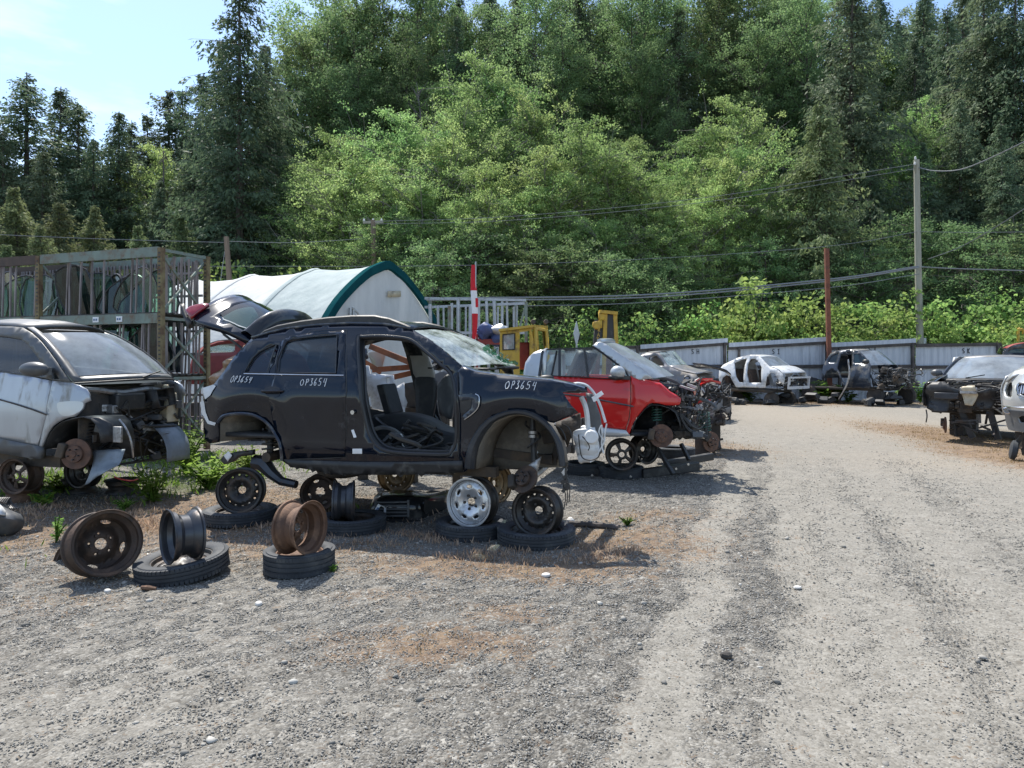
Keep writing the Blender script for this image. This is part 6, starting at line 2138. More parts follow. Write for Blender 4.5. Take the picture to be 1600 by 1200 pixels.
def build_silver_front():
    fr = Frame(1556, 10.6, 142, .0)
    car = fr.root('silver_car', 'clean silver car nose with upright grille cut by the right picture edge', 'car')
    X = lambda p, q, x=0.0: fr.atx(p, q, x)
    # face of the bumper
    out = [X(p, q) for p, q in ((1555, 640), (1554, 625), (1556, 603), (1560, 596), (1572, 588), (1590, 582), (1640, 576), (1700, 578), (1735, 600), (1740, 640), (1735, 672), (1700, 678), (1600, 676), (1566, 673), (1559, 660))]
    lamp = [X(p, q) for p, q in ((1558.5, 610), (1561, 602), (1567, 597.5), (1573, 598), (1577, 606), (1577, 619), (1574, 622), (1562, 619))]
    grille = [X(p, q) for p, q in ((1587, 606), (1589, 600), (1600, 599), (1690, 599), (1694, 606), (1680, 619), (1600, 619.5), (1590, 613))]
    P = lambda L: [(p.y, p.z) for p in L]
    yc = X(1645, 620).y
    hw = yc - X(1555, 620).y
    f = lambda y, z, o=0.0: Vector((o - .42 * (abs(y - yc) / hw) ** 2.6 + .10 * math.exp(-((z - .95) / .22) ** 2) - .16 * max(0, z - 1.12) * 2, y, z))
    lower = [X(p, q) for p, q in ((1586, 653), (1594, 650), (1690, 650), (1694, 660), (1590, 661))]
    o = MB().panel([tuple(a) for a in cr(P(out), 2, True)], [P(lamp), P(grille), P(lower)], lambda y, z: f(y, z), .05).build('front_bumper', M_silver2, car, solid=.03)
    lowp = [X(p, q) for p, q in ((1556, 641), (1600, 643), (1738, 642), (1735, 672), (1700, 678), (1600, 676), (1566, 673), (1559, 660))]
    MB().panel(P(lowp), [P(lower)], lambda y, z: f(y, z, .012), .06).build('lower_skirt', M_plastgrey, o)
    mb = MB()
    mb.tube([f(X(p, q).y, X(p, q).z, .02) for p, q in ((1556, 636), (1570, 636.5), (1600, 637), (1650, 637), (1736, 637))], .012, 5)
    mb.build('chrome_strip', M_chrome, o)
    MB().panel(P(lamp), [], lambda y, z: f(y, z, -.12), .06).build('headlamp_recess', M_plastic, car)
    MB().panel(P(grille), [], lambda y, z: f(y, z, -.06), .06).build('grille_back', M_plastic, car)
    mb = MB()
    g = P(grille)
    y0, y1 = min(a for a, b in g), max(a for a, b in g)
    for k in range(22):
        y = y0 + (y1 - y0) * (k + .5) / 22
        e = .03 if 0 < k < 21 else .06
        mb.bar(f(y, X(1620, 619).z + e, -.01), f(y, X(1620, 599).z - e * .5, -.02), .018, .02)
    mb.tube([f(a, b, .015) for a, b in cr(g, 2, True)], .016, 6, closed=True)
    mb.build('grille', M_chrome, car)
    mb = MB()
    q = X(1567, 642)
    mb.lathe([(0, 0), (.055, 0), (.06, .02), (.045, .03), (.04, .01), (0, .01)], 14, Matrix.Translation(f(q.y, q.z, .01)) @ Matrix.Rotation(R(90), 4, 'Y'))
    mb.build('fog_lamp', M_chrome, car)
    MB().panel(P(lower), [], lambda y, z: f(y, z, -.08), .06).build('lower_intake', M_plastic, car)
    # bonnet, wings, screen, roof
    zt_ = X(1600, 582).z
    mb = MB()
    rows = []
    for x, z, ins in ((-.25, zt_ - .05, .06), (-.5, zt_ + .03, .02), (-.95, zt_ + .10, 0), (-1.4, zt_ + .14, .05)):
        rows.append([Vector((x + .10 * (1 - t * t), yc + t * (hw - ins), z + .07 * (1 - t * t) - .10 * t ** 8)) for t in np.linspace(-1, 1, 15)])
    mb.grid(rows)
    mb.build('bonnet', M_silver2, car, solid=.02)
    for s in (-1, 1):
        mb = MB()
        mb.patch([[Vector((x, yc + s * (hw + b), z)) for b, z in ((-.04, zz), (.03, zz - .2), (.0, zz - .5 + dz))] for x, zz, dz in ((-.40, zt_ - .08, -.1), (-.8, zt_, .15), (-1.3, zt_ + .05, .0), (-2.2, zt_ + .1, -.1), (-3.6, zt_ + .1, -.1))], 3, 3)
        mb.build('body_side', M_silver2, car, solid=.02)
    mb = MB()
    r2 = [[Vector((x + .12 * (1 - t * t), yc + t * (hw - ins), z)) for t in np.linspace(-1, 1, 9)] for x, z, ins in ((-1.45, zt_ + .16, .1), (-2.2, zt_ + .6, .22))]
    mb.grid(r2)
    mb.build('windscreen', M_glass_dusty, car)
    mb = MB()
    mb.grid([r2[-1], [p + Vector((-.8, 0, .06)) for p in r2[-1]], [p + Vector((-1.8, 0, 0)) for p in r2[-1]]])
    mb.build('roof', M_silver2, car, solid=.02)
    # stub axle hanging below with dolly wheel
    mb = MB()
    q = X(1584, 690, -.3)
    mb.lathe([(0, -.05), (.10, -.05), (.15, -.03), (.15, .03), (.10, .05), (0, .05)], 18, Matrix.Translation(Vector((q.x, q.y, .15))) @ Matrix.Rotation(R(80), 4, 'X') @ Matrix.Rotation(R(20), 4, 'Y'))
    mb.build('wheel', M_tyre, car)
    mb = MB()
    mb.bar(Vector((q.x, q.y + .1, .15)), Vector((q.x - .1, q.y + .9, .30)), .08, .06)
    mb.bar(Vector((q.x, q.y, .2)), Vector((q.x - .1, q.y + .2, .55)), .06, .06)
    for i in range(6):
        a = Vector((q.x - .1, q.y + .2 + i * .14, .25))
        mb.bar(a, a + Vector((rnd.uniform(-.1, .1), rnd.uniform(-.2, .2), rnd.uniform(-.15, .2))), .03)
    mb.build('suspension_arm', M_under, car)
    mb = MB()
    mb.box((-1.4, yc, .4), (2.0, hw * 1.6, .2))
    for y in (yc - .5, yc + .5):
        mb.box((-1.2, y, .18), (.4, .3, .36))
    mb.build('underbody', M_under, car)


def build_cars():
    build_small_silver()
    build_small_red()
    build_wrecks()
# ---------- rims and tyres ----------
def circ(cx, cy, r, n=12, sy=1.0, rot=0.0):
    out = []
    for k in range(n):
        a = 2 * math.pi * k / n
        x, y = r * math.cos(a), r * sy * math.sin(a)
        out.append((cx + x * math.cos(rot) - y * math.sin(rot), cy + x * math.sin(rot) + y * math.cos(rot)))
    return out


def rim_parts(root, M, Rr, w, style, mat, matd=None):
    """wheel rim with axis along local z of M (z+ is the visible face): barrel, dished disc with its openings, nuts"""
    h = w / 2
    pr = [(Rr, h), (Rr - .004, h - .012), (Rr - .020, h - .016), (Rr - .022, h - .045), (Rr - .05, h - .075), (Rr - .052, -h + .07), (Rr - .024, -h + .04), (Rr - .020, -h + .016), (Rr - .004, -h + .012), (Rr, -h)]
    inn = [(r - .006, z) for r, z in pr[::-1]]
    inn[0] = (Rr - .004, -h - .003)
    inn[-1] = (Rr - .004, h + .003)
    b = MB().lathe(pr + inn, 40, M, closed=True).build('barrel', mat, root, smooth=35)
    rd = Rr - .05
    holes = [circ(0, 0, .17 * Rr, 14)]
    zd, dish = h - .07, lambda r: 0
    if style == 'steel':
        n = 14
        holes += [circ(.70 * Rr * math.cos(k * 6.2832 / n), .70 * Rr * math.sin(k * 6.2832 / n), .052 * Rr, 8) for k in range(n)]
        dish = lambda r: .022 * math.exp(-((r / Rr - .52) / .13) ** 2) - .035 * math.exp(-(r / Rr / .30) ** 4)
        zd = h - .085
    elif style == 'alloy':
        n = 7
        holes += [circ(.63 * Rr * math.cos(k * 6.2832 / n + .3), .63 * Rr * math.sin(k * 6.2832 / n + .3), .125 * Rr, 14, .58, k * 6.2832 / n + .3 + 1.5708) for k in range(n)]
        dish = lambda r: .02 * math.exp(-((r / Rr - .6) / .2) ** 2) - .02 * math.exp(-(r / Rr / .28) ** 4) + .0
        zd = h - .04
        rd = Rr - .03
        MB().lathe([(Rr + .001, h - .004), (Rr + .001, h + .005), (Rr - .012, h + .005), (Rr - .028, h - .025), (Rr - .034, h - .042)], 40, M).build('outer_lip', matd, root)
    elif style == 'spoke':
        n = 5
        for k in range(n):
            a = k * 6.2832 / n
            tri = [(.34, -.36), (.34, .36), (.72, .42), (.78, 0), (.72, -.42)]
            holes.append([(Rr * r * math.cos(a + t), Rr * r * math.sin(a + t)) for r, t in tri])
        dish = lambda r: .015 * math.cos(r / Rr * 3)
        zd = h - .05
    elif style == 'deep':
        zd = -h * .45
        holes += [circ(.33 * Rr * math.cos(k * 1.2566), .33 * Rr * math.sin(k * 1.2566), .035 * Rr, 7) for k in range(5)]
        holes += [circ(.68 * Rr * math.cos(k * 1.5708 + .5), .68 * Rr * math.sin(k * 1.5708 + .5), .16 * Rr, 10, .35, k * 1.5708 + .5 + 1.5708) for k in range(4)]
        dish = lambda r: -.03 * math.exp(-((r / Rr - .60) / .12) ** 2) + .02 * math.exp(-(r / Rr / .42) ** 6)
    elif style == 'truck':
        n = 4
        zd = -h * .2
        holes[0] = circ(0, 0, .27 * Rr, 14)
        holes += [circ(.64 * Rr * math.cos(k * 6.2832 / n + .4), .64 * Rr * math.sin(k * 6.2832 / n + .4), .16 * Rr, 10, .6, k * 6.2832 / n + .4 + 1.5708) for k in range(n)]
        dish = lambda r: .01 * math.exp(-(r / Rr / .5) ** 4)
    f = lambda x, y: M @ Vector((x, y, zd + dish(math.hypot(x, y))))
    d = MB().panel(circ(0, 0, rd, 36), holes, f, Rr * .085, Rr * .05).build('disc', matd or mat, root, solid=.006)
    for k in range(5):
        a = k * 1.2566 + .3
        p = f(.28 * Rr * math.cos(a), .28 * Rr * math.sin(a))
        MB().lathe([(0, .012), (.012, .012), (.014, -.002)], 8, Matrix.Translation(p) @ M.to_3x3().to_4x4()).build('bolt_seat', mat, d)


def rim(label, px, py, Y, face, Rr, w, style, mat, group=None, matd=None):
    p = at(px, py, Y)
    r = thing('wheel_rim', label, 'wheel rim', (p.x, p.y, p.z - Rr), (0, 0, 0), group)
    rim_parts(r, Matrix.Translation((0, 0, Rr)) @ basis(face).to_4x4(), Rr, w, style, mat, matd)
    return r


def tyre_mesh(mb, Rr, h, ri, M, lugs=True):
    hw = h / 2
    wall = Rr - ri
    pr = [(ri, hw * .72), (ri + wall * .12, hw * .86), (ri + wall * .45, hw), (ri + wall * .75, hw * .94), (Rr - .018, hw * .80), (Rr - .004, hw * .66)]
    for z in (.5, .1, -.3):
        pr += [(Rr, hw * (z + .04)), (Rr, hw * z), (Rr - .007, hw * (z - .02)), (Rr - .007, hw * (z - .1)), (Rr, hw * (z - .12))]
    pr += [(Rr - .004, -hw * .66), (Rr - .018, -hw * .80), (ri + wall * .75, -hw * .94), (ri + wall * .45, -hw), (ri + wall * .12, -hw * .86), (ri, -hw * .72)]
    pr += [(ri + .012, -hw * .6), (Rr - .02, -hw * .6), (Rr - .02, hw * .6), (ri + .012, hw * .6)]
    mb.lathe(pr, 56, M, closed=True)
    if lugs:
        n = 64
        for k in range(n):
            a = k * 6.2832 / n
            for s in (-1, 1):
                c = M @ Vector(((Rr - .0095) * math.cos(a + .02 * s), (Rr - .0095) * math.sin(a + .02 * s), s * hw * .68))
                R3 = M.to_3x3() @ Matrix.Rotation(a, 3, 'Z')
                mb.box(c, (.022, .024, hw * .34), R3)
    return mb


def flat_tyre(label, px, py, Rr, h, group=None, Y=None, rimmat=None, tilt=(0, 0), name='spare_wheel', z=0.0):
    p = gnd(px, py) if Y is None else Vector(((px - 800) / FOC * Y, Y, 0))
    r = thing(name, label, 'wheel' if rimmat else 'tyre', (p.x, p.y, z), (0, 0, rnd.uniform(0, 3)), group)
    M = Matrix.Translation((0, 0, h / 2)) @ Matrix.Rotation(tilt[0], 4, 'X') @ Matrix.Rotation(tilt[1], 4, 'Y')
    ri = Rr * .665
    tyre_mesh(MB(), Rr, h, ri, M).build('tyre', M_tyre, r, smooth=40)
    if rimmat:
        mb = MB()
        hh = h * .34
        mb.lathe([(ri + .008, hh), (ri - .01, hh - .004), (ri - .02, hh - .03), (ri - .045, hh - .035), (ri - .05, -hh)], 36, M)
        rm = mb.build('rim', rimmat, r, solid=.006)
        n = 10
        holes = [circ(0, 0, .03, 10)] + [circ(.115 * math.cos(k * 6.2832 / n), .115 * math.sin(k * 6.2832 / n), .013, 7) for k in range(n)]
        MB().panel(circ(0, 0, ri - .047, 32), holes, lambda x, y: M @ Vector((x, y, hh - .04 - .03 * math.exp(-(math.hypot(x, y) / .07) ** 4) + .012 * math.exp(-((math.hypot(x, y) - .115) / .03) ** 2))), .03).build('disc', rimmat, rm, solid=.005)
    return r


def build_wheels():
    G = 'wheels laid flat as stands'
    rim('wide rusty truck rim tilted open towards the viewer, leftmost in the front row', 160, 843, 4.9, (.72, -.66, .22), .232, .25, 'deep', M_rustdark, None, M_rustdark)
    rim('small brown rim half hidden behind the wide rusty truck rim', 106, 876, 5.25, (-.6, -.75, .25), .125, .12, 'steel', M_rustdark)
    rim('dark grey rim standing on edge on the front left spare wheel', 285, 828, 4.93, (-.73, -.68, .03), .196, .20, 'deep', M_bluesteel)
    rim('brown rusty rim balanced on the thin bald wheel in the front row', 469, 820, 4.98, (.93, -.36, .05), .196, .19, 'deep', M_rust)
    rim('black steel rim under the back wheel opening of the black car', 377, 763, 6.55, (.10, -.99, .06), .214, .17, 'steel', M_blacksteel)
    rim('rusty holed rim standing on the ground under the black car', 500, 768, 7.0, (.02, -1, .0), .185, .17, 'truck', M_rustdark)
    rim('blue grey rim on edge on the spare wheel under the rear door', 537, 781, 6.25, (-.985, -.17, .02), .193, .18, 'deep', M_bluesteel)
    rim('brassy rim far behind the black car under its sill', 619, 742, 8.0, (.66, -.75, 0), .205, .17, 'steel', M_gold)
    rim('bright silver alloy rim with oval slots under the black car', 739, 779, 6.12, (-.42, -.9, .05), .219, .17, 'alloy', M_blacksteel, None, M_alloy)
    rim('brassy rim behind the silver alloy rim', 775, 751, 7.6, (.82, -.57, 0), .20, .17, 'steel', M_gold)
    rim('black steel rim nearest the road under the front of the black car', 840, 795, 5.85, (-.42, -.9, .06), .207, .17, 'steel', M_blacksteel)
    rim('dirty five spoke rim under the door of the silver car', 33, 741, 7.25, (-.16, -.98, .0), .19, .20, 'spoke', M_rustdark)
    rim('dark holed rim under the front of the silver car', 130, 735, 7.7, (-.3, -.95, 0), .19, .17, 'steel', M_blacksteel)
    rim('dark five spoke rim under the door of the red car', 971, 708, 8.85, (-.05, -1, .02), .205, .17, 'spoke', M_blacksteel)
    rim('black rim on edge behind the five spoke rim of the red car', 1006, 702, 9.4, (.5, -.86, 0), .20, .18, 'steel', M_blacksteel)
    flat_tyre('front left spare wheel lying flat under the dark grey rim', 285, 890, .318, .135, G, None, M_blacksteel, (-.05, -.09), z=.015)
    flat_tyre('thin bald wheel lying flat under the brown rusty rim', 468, 886, .256, .165, G, None, M_rust)
    flat_tyre('spare wheel lying flat under the back of the black car', 375, 811, .335, .13, G, None, M_blacksteel)
    flat_tyre('spare wheel lying flat between the rear door and the black bumper', 550, 824, .31, .13, G, None, M_blacksteel)
    flat_tyre('spare wheel lying flat under the silver alloy rim', 736, 830, .315, .13, G, None, M_blacksteel)
    flat_tyre('spare wheel lying flat nearest the road under the black steel rim', 838, 843, .335, .13, G, None, M_blacksteel)
    flat_tyre('old tyre lying flat left of the five spoke rim under the red car', 912, 738, .29, .15, 'tyres under the red car', None, None, name='tyre')
    flat_tyre('old tyre lying flat directly under the five spoke rim of the red car', 970, 743, .30, .14, 'tyres under the red car', None, None, name='tyre')
    flat_tyre('tyre lying on its side under the torn front of the red car', 1054, 720, .30, .17, 'tyres under the red car', 10.3, None, name='tyre', z=.1)
    for lab, px, py, Y, mat in (('flat brown rim under the dirty five spoke rim', 35, 780, None, M_rust), ('flat black rim under the front of the silver car', 126, 768, None, M_blacksteel), ('black rim lying flat under the hanging undertray of the silver car', 192, 768, None, M_blacksteel)):
        p = gnd(px, py)
        r = thing('wheel_rim', lab, 'wheel rim', p, (0, 0, 0), 'rims lying flat under the silver car')
        rim_parts(r, Matrix.Translation((0, 0, .085)), .20, .165, 'deep', mat)


# ---------- loose scrap on the ground ----------
def build_scrap():
    # black bumper under the car
    Y = 6.75
    o = Vector(((650 - 800) / FOC * Y, Y, 0))
    r = thing('car_bumper', 'black front bumper with slatted grille lying under the black car', 'bumper', o)
    A = lambda p, q, d=0.0: at(p, q, Y + d) - o
    mb = MB()
    mb.patch([[A(585, 778, .25), A(600, 769, .3), A(640, 768, .35), A(672, 772, .45), A(705, 766, .8)], [A(581, 790, .0), A(597, 782, -.02), A(634, 781, -.02), A(662, 781, .05), A(700, 778, .5)],
              [A(577, 806, .0), A(594, 808, -.05), A(632, 809, -.06), A(662, 811, .0), A(698, 812, .4)], [A(580, 818, .05), A(598, 822, .0), A(640, 826, .02), A(668, 823, .05), A(694, 820, .4)]], 5, 5)
    sh = mb.build('bumper_shell', M_blackcar, r, solid=.012)
    mb = MB()
    for k in range(5):
        a, b = A(587, 785 + 5.2 * k, -.07), A(638, 784 + 5.4 * k, -.09)
        mb.bar(a, b, .03, .013)
    mb.bar(A(587, 782, -.06), A(587, 808, -.07), .02)
    mb.bar(A(638, 781, -.08), A(638, 808, -.09), .02)
    mb.build('grille', M_plastgrey, r)
    mb = MB()
    mb.patch([[A(664, 780, -.05), A(670, 782, .0), A(690, 784, .25), A(703, 787, .45)], [A(662, 797, -.05), A(668, 806, .05), A(684, 810, .25), A(700, 806, .5)]], 4, 4)
    mb.build('lamp_opening', M_plastic, r)
    mb = MB()
    mb.patch([[A(598, 812, -.12), A(620, 812, -.15), A(650, 813, -.12), A(684, 813, -.05)], [A(600, 825, -.1), A(612, 822, -.2), A(650, 824, -.2), A(678, 822, -.05)], [A(602, 834, -.05), A(636, 838, -.25), A(648, 828, -.22), A(672, 832, -.02)]], 4, 4)
    mb.build('torn_liner', M_plastic, r, solid=.008)
    mb = MB()
    q = [A(581, 803, -.14), A(585, 806, -.14), A(595, 790, -.14), A(591, 787, -.14)]
    mb.add(q, [(0, 1, 2, 3)])
    tg = mb.build('paper_tag', M_paper, r, solid=.003)
    mb = MB()
    mb.add([A(585.5, 799, -.146), A(588, 801, -.146), A(592.5, 794, -.146), A(590, 792, -.146)], [(0, 1, 2, 3)])
    mb.build('tag_mark', M_paperblue, tg)
    mb = MB()
    c = A(602, 793, -.1)
    for k in range(3):
        a = k * 2.094 + .5
        mb.bar(c, c + Vector((.045 * math.cos(a), -.01, .045 * math.sin(a))), .02, .008)
    mb.build('badge_mount', M_alu, r)
    # other dark plastic behind it
    r = thing('plastic_cover', 'matt brown black plastic cover lying behind the black bumper', 'plastic cover', (o.x + .3, o.y + .7, 0))
    B = lambda p, q, d: at(p, q, Y + d) - r.location
    mb = MB()
    mb.patch([[B(655, 776, .6), B(672, 768, .8), B(698, 764, 1.0)], [B(662, 784, .5), B(684, 776, .6), B(704, 776, .8)], [B(670, 800, .5), B(690, 802, .6), B(706, 798, .7)]], 5, 5)
    mb.build('cover', M_under, r, solid=.01)
    # left edge
    p = gnd(12, 836)
    r = thing('broken_bumper', 'grey and black broken bumper corner at the left picture edge', 'bumper', p)
    B = lambda q, s, d=0.0: at(q, s, p.y + d) - p
    mb = MB()
    mb.patch([[B(-40, 785), B(-5, 790), B(20, 801, .0), B(34, 806, .1)], [B(-40, 808, -.15), B(-5, 808, -.15), B(20, 812, -.1), B(36, 814, .05)], [B(-40, 838), B(0, 838, -.02), B(18, 836, -.02), B(34, 824, .08)]], 4, 4)
    mb.build('bumper_corner', M_plastgrey, r, solid=.012)
    mb = MB()
    mb.patch([[B(-40, 782, -.06), B(-5, 787, -.08), B(8, 800, -.08)], [B(-40, 802, -.16), B(-5, 804, -.18), B(8, 806, -.14)]], 4, 4)
    mb.build('light_insert', M_whiteplast, r, solid=.01)
    mb = MB()
    for k in range(6):
        hose(mb, [B(-6 + 3 * k, 782 + k, .1), B(0 + 3 * k, 778, .15), B(8 + 2 * k, 786, .15), B(14 + 3 * k, 795, .1)], .008)
    mb.build('wiring', M_wire, r)
    # pipe on the gravel, pebble and litter
    a, b = gnd(889, 818), gnd(966, 823)
    r = thing('old_pipe', 'brown crusted pipe lying on the ground beside the black steel rim', 'pipe', a)
    mb = MB()
    pts = [Vector((0, 0, .03)), (b - a) * .35 + Vector((0, .02, .03)), (b - a) * .7 + Vector((0, 0, .03)), (b - a) + Vector((0, 0, .025))]
    mb.tube(cr(pts, 5), [.028 + .006 * math.sin(k * 2.1) for k in range(16)], 8)
    mb.build('pipe', M_wood, r)
    M = M_stonewhite
    for lab, px, py, s in (('pale flat stone on reddish soil right of the spare wheels', 853, 899, (.035, .03, .018)), ('pale round pebble in the foreground gravel left of centre', 404, 942, (.028, .022, .018)), ('white pebble in front of the front left spare wheel', 168, 920, (.025, .02, .015)), ('round white stone next to the crusted pipe', 891, 815, (.05, .04, .045)), ('white pebble alone on the packed gravel road', 1246, 916, (.03, .022, .012)), ('dark fist sized stone on the packed gravel', 1135, 1019, (.03, .026, .022))):
        p = gnd(px, py)
        mb = MB()
        mb.ell((0, 0, s[2] * .8), s, Matrix.Rotation(rnd.uniform(0, 3), 3, 'Z'), 9, 6)
        mb.v = [(x * (1 + .12 * math.sin(91 * y + 50 * z)), y * (1 + .12 * math.sin(77 * x)), z) for x, y, z in mb.v]
        oo = mb.build('stone', M if 'dark' not in lab else M_under, None, smooth=25)
        oo.location = p
        tag(oo, lab, 'stone')
    p = gnd(222, 916)
    mb = MB()
    mb.tube([(0, 0, .02), (.05, -.02, .025), (.10, -.01, .015)], [.014, .018, .012], 7)
    mb.build('rusty_fitting', M_rust, None)
    o = bpy.data.objects['rusty_fitting']
    o.location = p
    tag(o, 'small rusty fitting in front of the front left spare wheel', 'metal scrap')
    # black frame beams under the red car's nose
    p = gnd(1040, 748)
    r = thing('scrap_chassis', 'black bolted steel frame lying under the nose of the red car', 'steel frame', p)
    B = lambda q, s, d=0.0: at(q, s, p.y + d) - p
    for (a, b, w, h) in ((B(905, 738, .35), B(1008, 739, .15), .1, .09), (B(1002, 739, .1), B(1090, 727, .5), .10, .12), (B(1040, 724, .6), B(1112, 712, 1.0), .1, .10)):
        a.z, b.z = max(.06, a.z), max(.06, b.z)
        MB().bar(a, b, w, h).build('frame_beam', M_plastic, r, bevel=.01)
    for (a, b) in ((B(1028, 700, .1), B(1052, 740, -.1)), (B(1064, 692, .4), B(1077, 718, .3))):
        b.z = max(b.z, .03)
        MB().bar(a, b, .055, .045).build('frame_strut', M_plastic, r, bevel=.008)
    mb = MB()
    for q, s in ((925, 741), (985, 743), (1056, 731), (1075, 724), (1052, 738)):
        c = B(q, s, -.02)
        mb.lathe([(0, .02), (.016, .02), (.016, 0)], 8, Matrix.Translation(c) @ Matrix.Rotation(R(90), 4, 'X'))
    mb.build('bolt', M_chrome, r)
    for lab, px, py, n in (('dark heap of car parts on the grass under the white car', 1262, 630, 14), ('heap of black scrap under the front of the dark blue car', 1395, 634, 12), ('scrap pieces under the tail of the white car', 1165, 632, 8)):
        p = gnd(px, py)
        r = thing('scrap_heap', lab, 'scrap heap', p)
        mb = MB()
        for k in range(n):
            c = Vector((rnd.uniform(-1.0, 1.0), rnd.uniform(-.3, .3), rnd.uniform(.05, .35) * (1 if k % 2 else .5)))
            mb.box(c, (rnd.uniform(.2, .6), rnd.uniform(.1, .4), rnd.uniform(.04, .25)), Matrix.Rotation(rnd.uniform(0, 3), 3, 'Z') @ Matrix.Rotation(rnd.uniform(-.7, .7), 3, 'X'), .8)
        mb.build('scrap', M_plastic, r, bevel=.02)['kind'] = 'stuff'


# ---------- weeds ----------
def weed_mesh(seed, H=.5, n=9, leaf=.09, spread=.25, vine=False):
    rs = np.random.RandomState(seed)
    st = MB()
    C, D, N, L, T = [], [], [], [], []
    for i in range(n):
        a = rs.uniform(0, 6.28)
        top = np.array([math.cos(a) * spread * rs.uniform(.3, 1.2), math.sin(a) * spread * rs.uniform(.3, 1.2), H * rs.uniform(.5, 1.05)])
        mid = top * np.array([.4, .4, .6])
        pts = cr([(0, 0, 0), mid, top], 4)
        st.tube(pts, [.006 * (1 - k / 12) + .002 for k in range(len(pts))], 4)
        m = int(11 + rs.randint(8))
        for k in range(m):
            t = .2 + .8 * k / m
            p = np.array(pts[min(len(pts) - 1, int(t * (len(pts) - 1)))])
            b = rs.uniform(0, 6.28)
            d = np.array([math.cos(b), math.sin(b), rs.uniform(-.4, .5)])
            l = leaf * rs.uniform(.4, 1.05)
            C.append(p + d * l * .55)
            D.append(d)
            N.append(np.array([rs.normal(0, .3), rs.normal(0, .3), 1]))
            L.append(l)
            T.append(rs.uniform(.25, 1))
    C, D, N = np.array(C), np.array(D), np.array(N)
    return st, leaf_mesh('foliage', C, D, N, L, np.array(L) * .55, np.array(T), M_leaf_weed)


def build_weeds():
    G = 'leafy weeds round the parked cars'
    L = (('broad leafed green plant in front of the silver car nose', 240, 782, .42, .11, .30, 12), ('tall green vine climbing beside the left rear of the black car', 290, 740, 1.0, .12, .42, 12), ('large patch of leafy weeds behind the rear of the black car', 325, 762, .42, .12, .45, 16), ('bright green weed behind the rear axle of the black car', 390, 745, .5, .12, .4, 12), ('small pale leaved plant in the dry grass at left', 66, 792, .16, .07, .14, 8),
         ('thin stalk plant left of the wide rusty rim', 88, 846, .26, .06, .10, 4), ('tuft of grass like weed behind the dark grey rim', 195, 796, .12, .05, .12, 8), ('green plant seen through the missing door of the black car', 622, 745, .95, .10, .22, 10), ('green sprig under the dark grey rim tyre edge', 520, 893, .06, .03, .03, 4), ('small weed tuft on the gravel beside the crusted pipe', 980, 818, .09, .03, .07, 9),
         ('leafy weed under the sill of the white car', 1172, 628, .8, .2, .7, 16), ('leafy weed between the white car and the dark blue car', 1265, 626, .9, .2, .8, 18), ('weeds at the tail of the dark blue car', 1300, 628, .8, .2, .8, 16), ('bright weed below the engine of the dark blue car', 1408, 630, .9, .2, .5, 14), ('weed beside the nose of the dark blue car', 1438, 630, .9, .2, .4, 12), ('weed by the hanging seal of the dark blue car', 1325, 629, .6, .18, .5, 10),
         ('low weed under the front of the silver car', 100, 770, .22, .09, .35, 12), ('weed at the foot of the storage rack', 300, 720, .5, .13, .4, 12))
    for i, (lab, px, py, H, lf, sp, n) in enumerate(L):
        st, me = weed_mesh(100 + i, H, int(n * 1.5), lf, sp)
        r = thing('weed_plant', lab, 'weed', gnd(px, py), (0, 0, 0), G)
        st.build('stem', M_leaf_weed, r)
        obj_of(me, r, 'foliage')


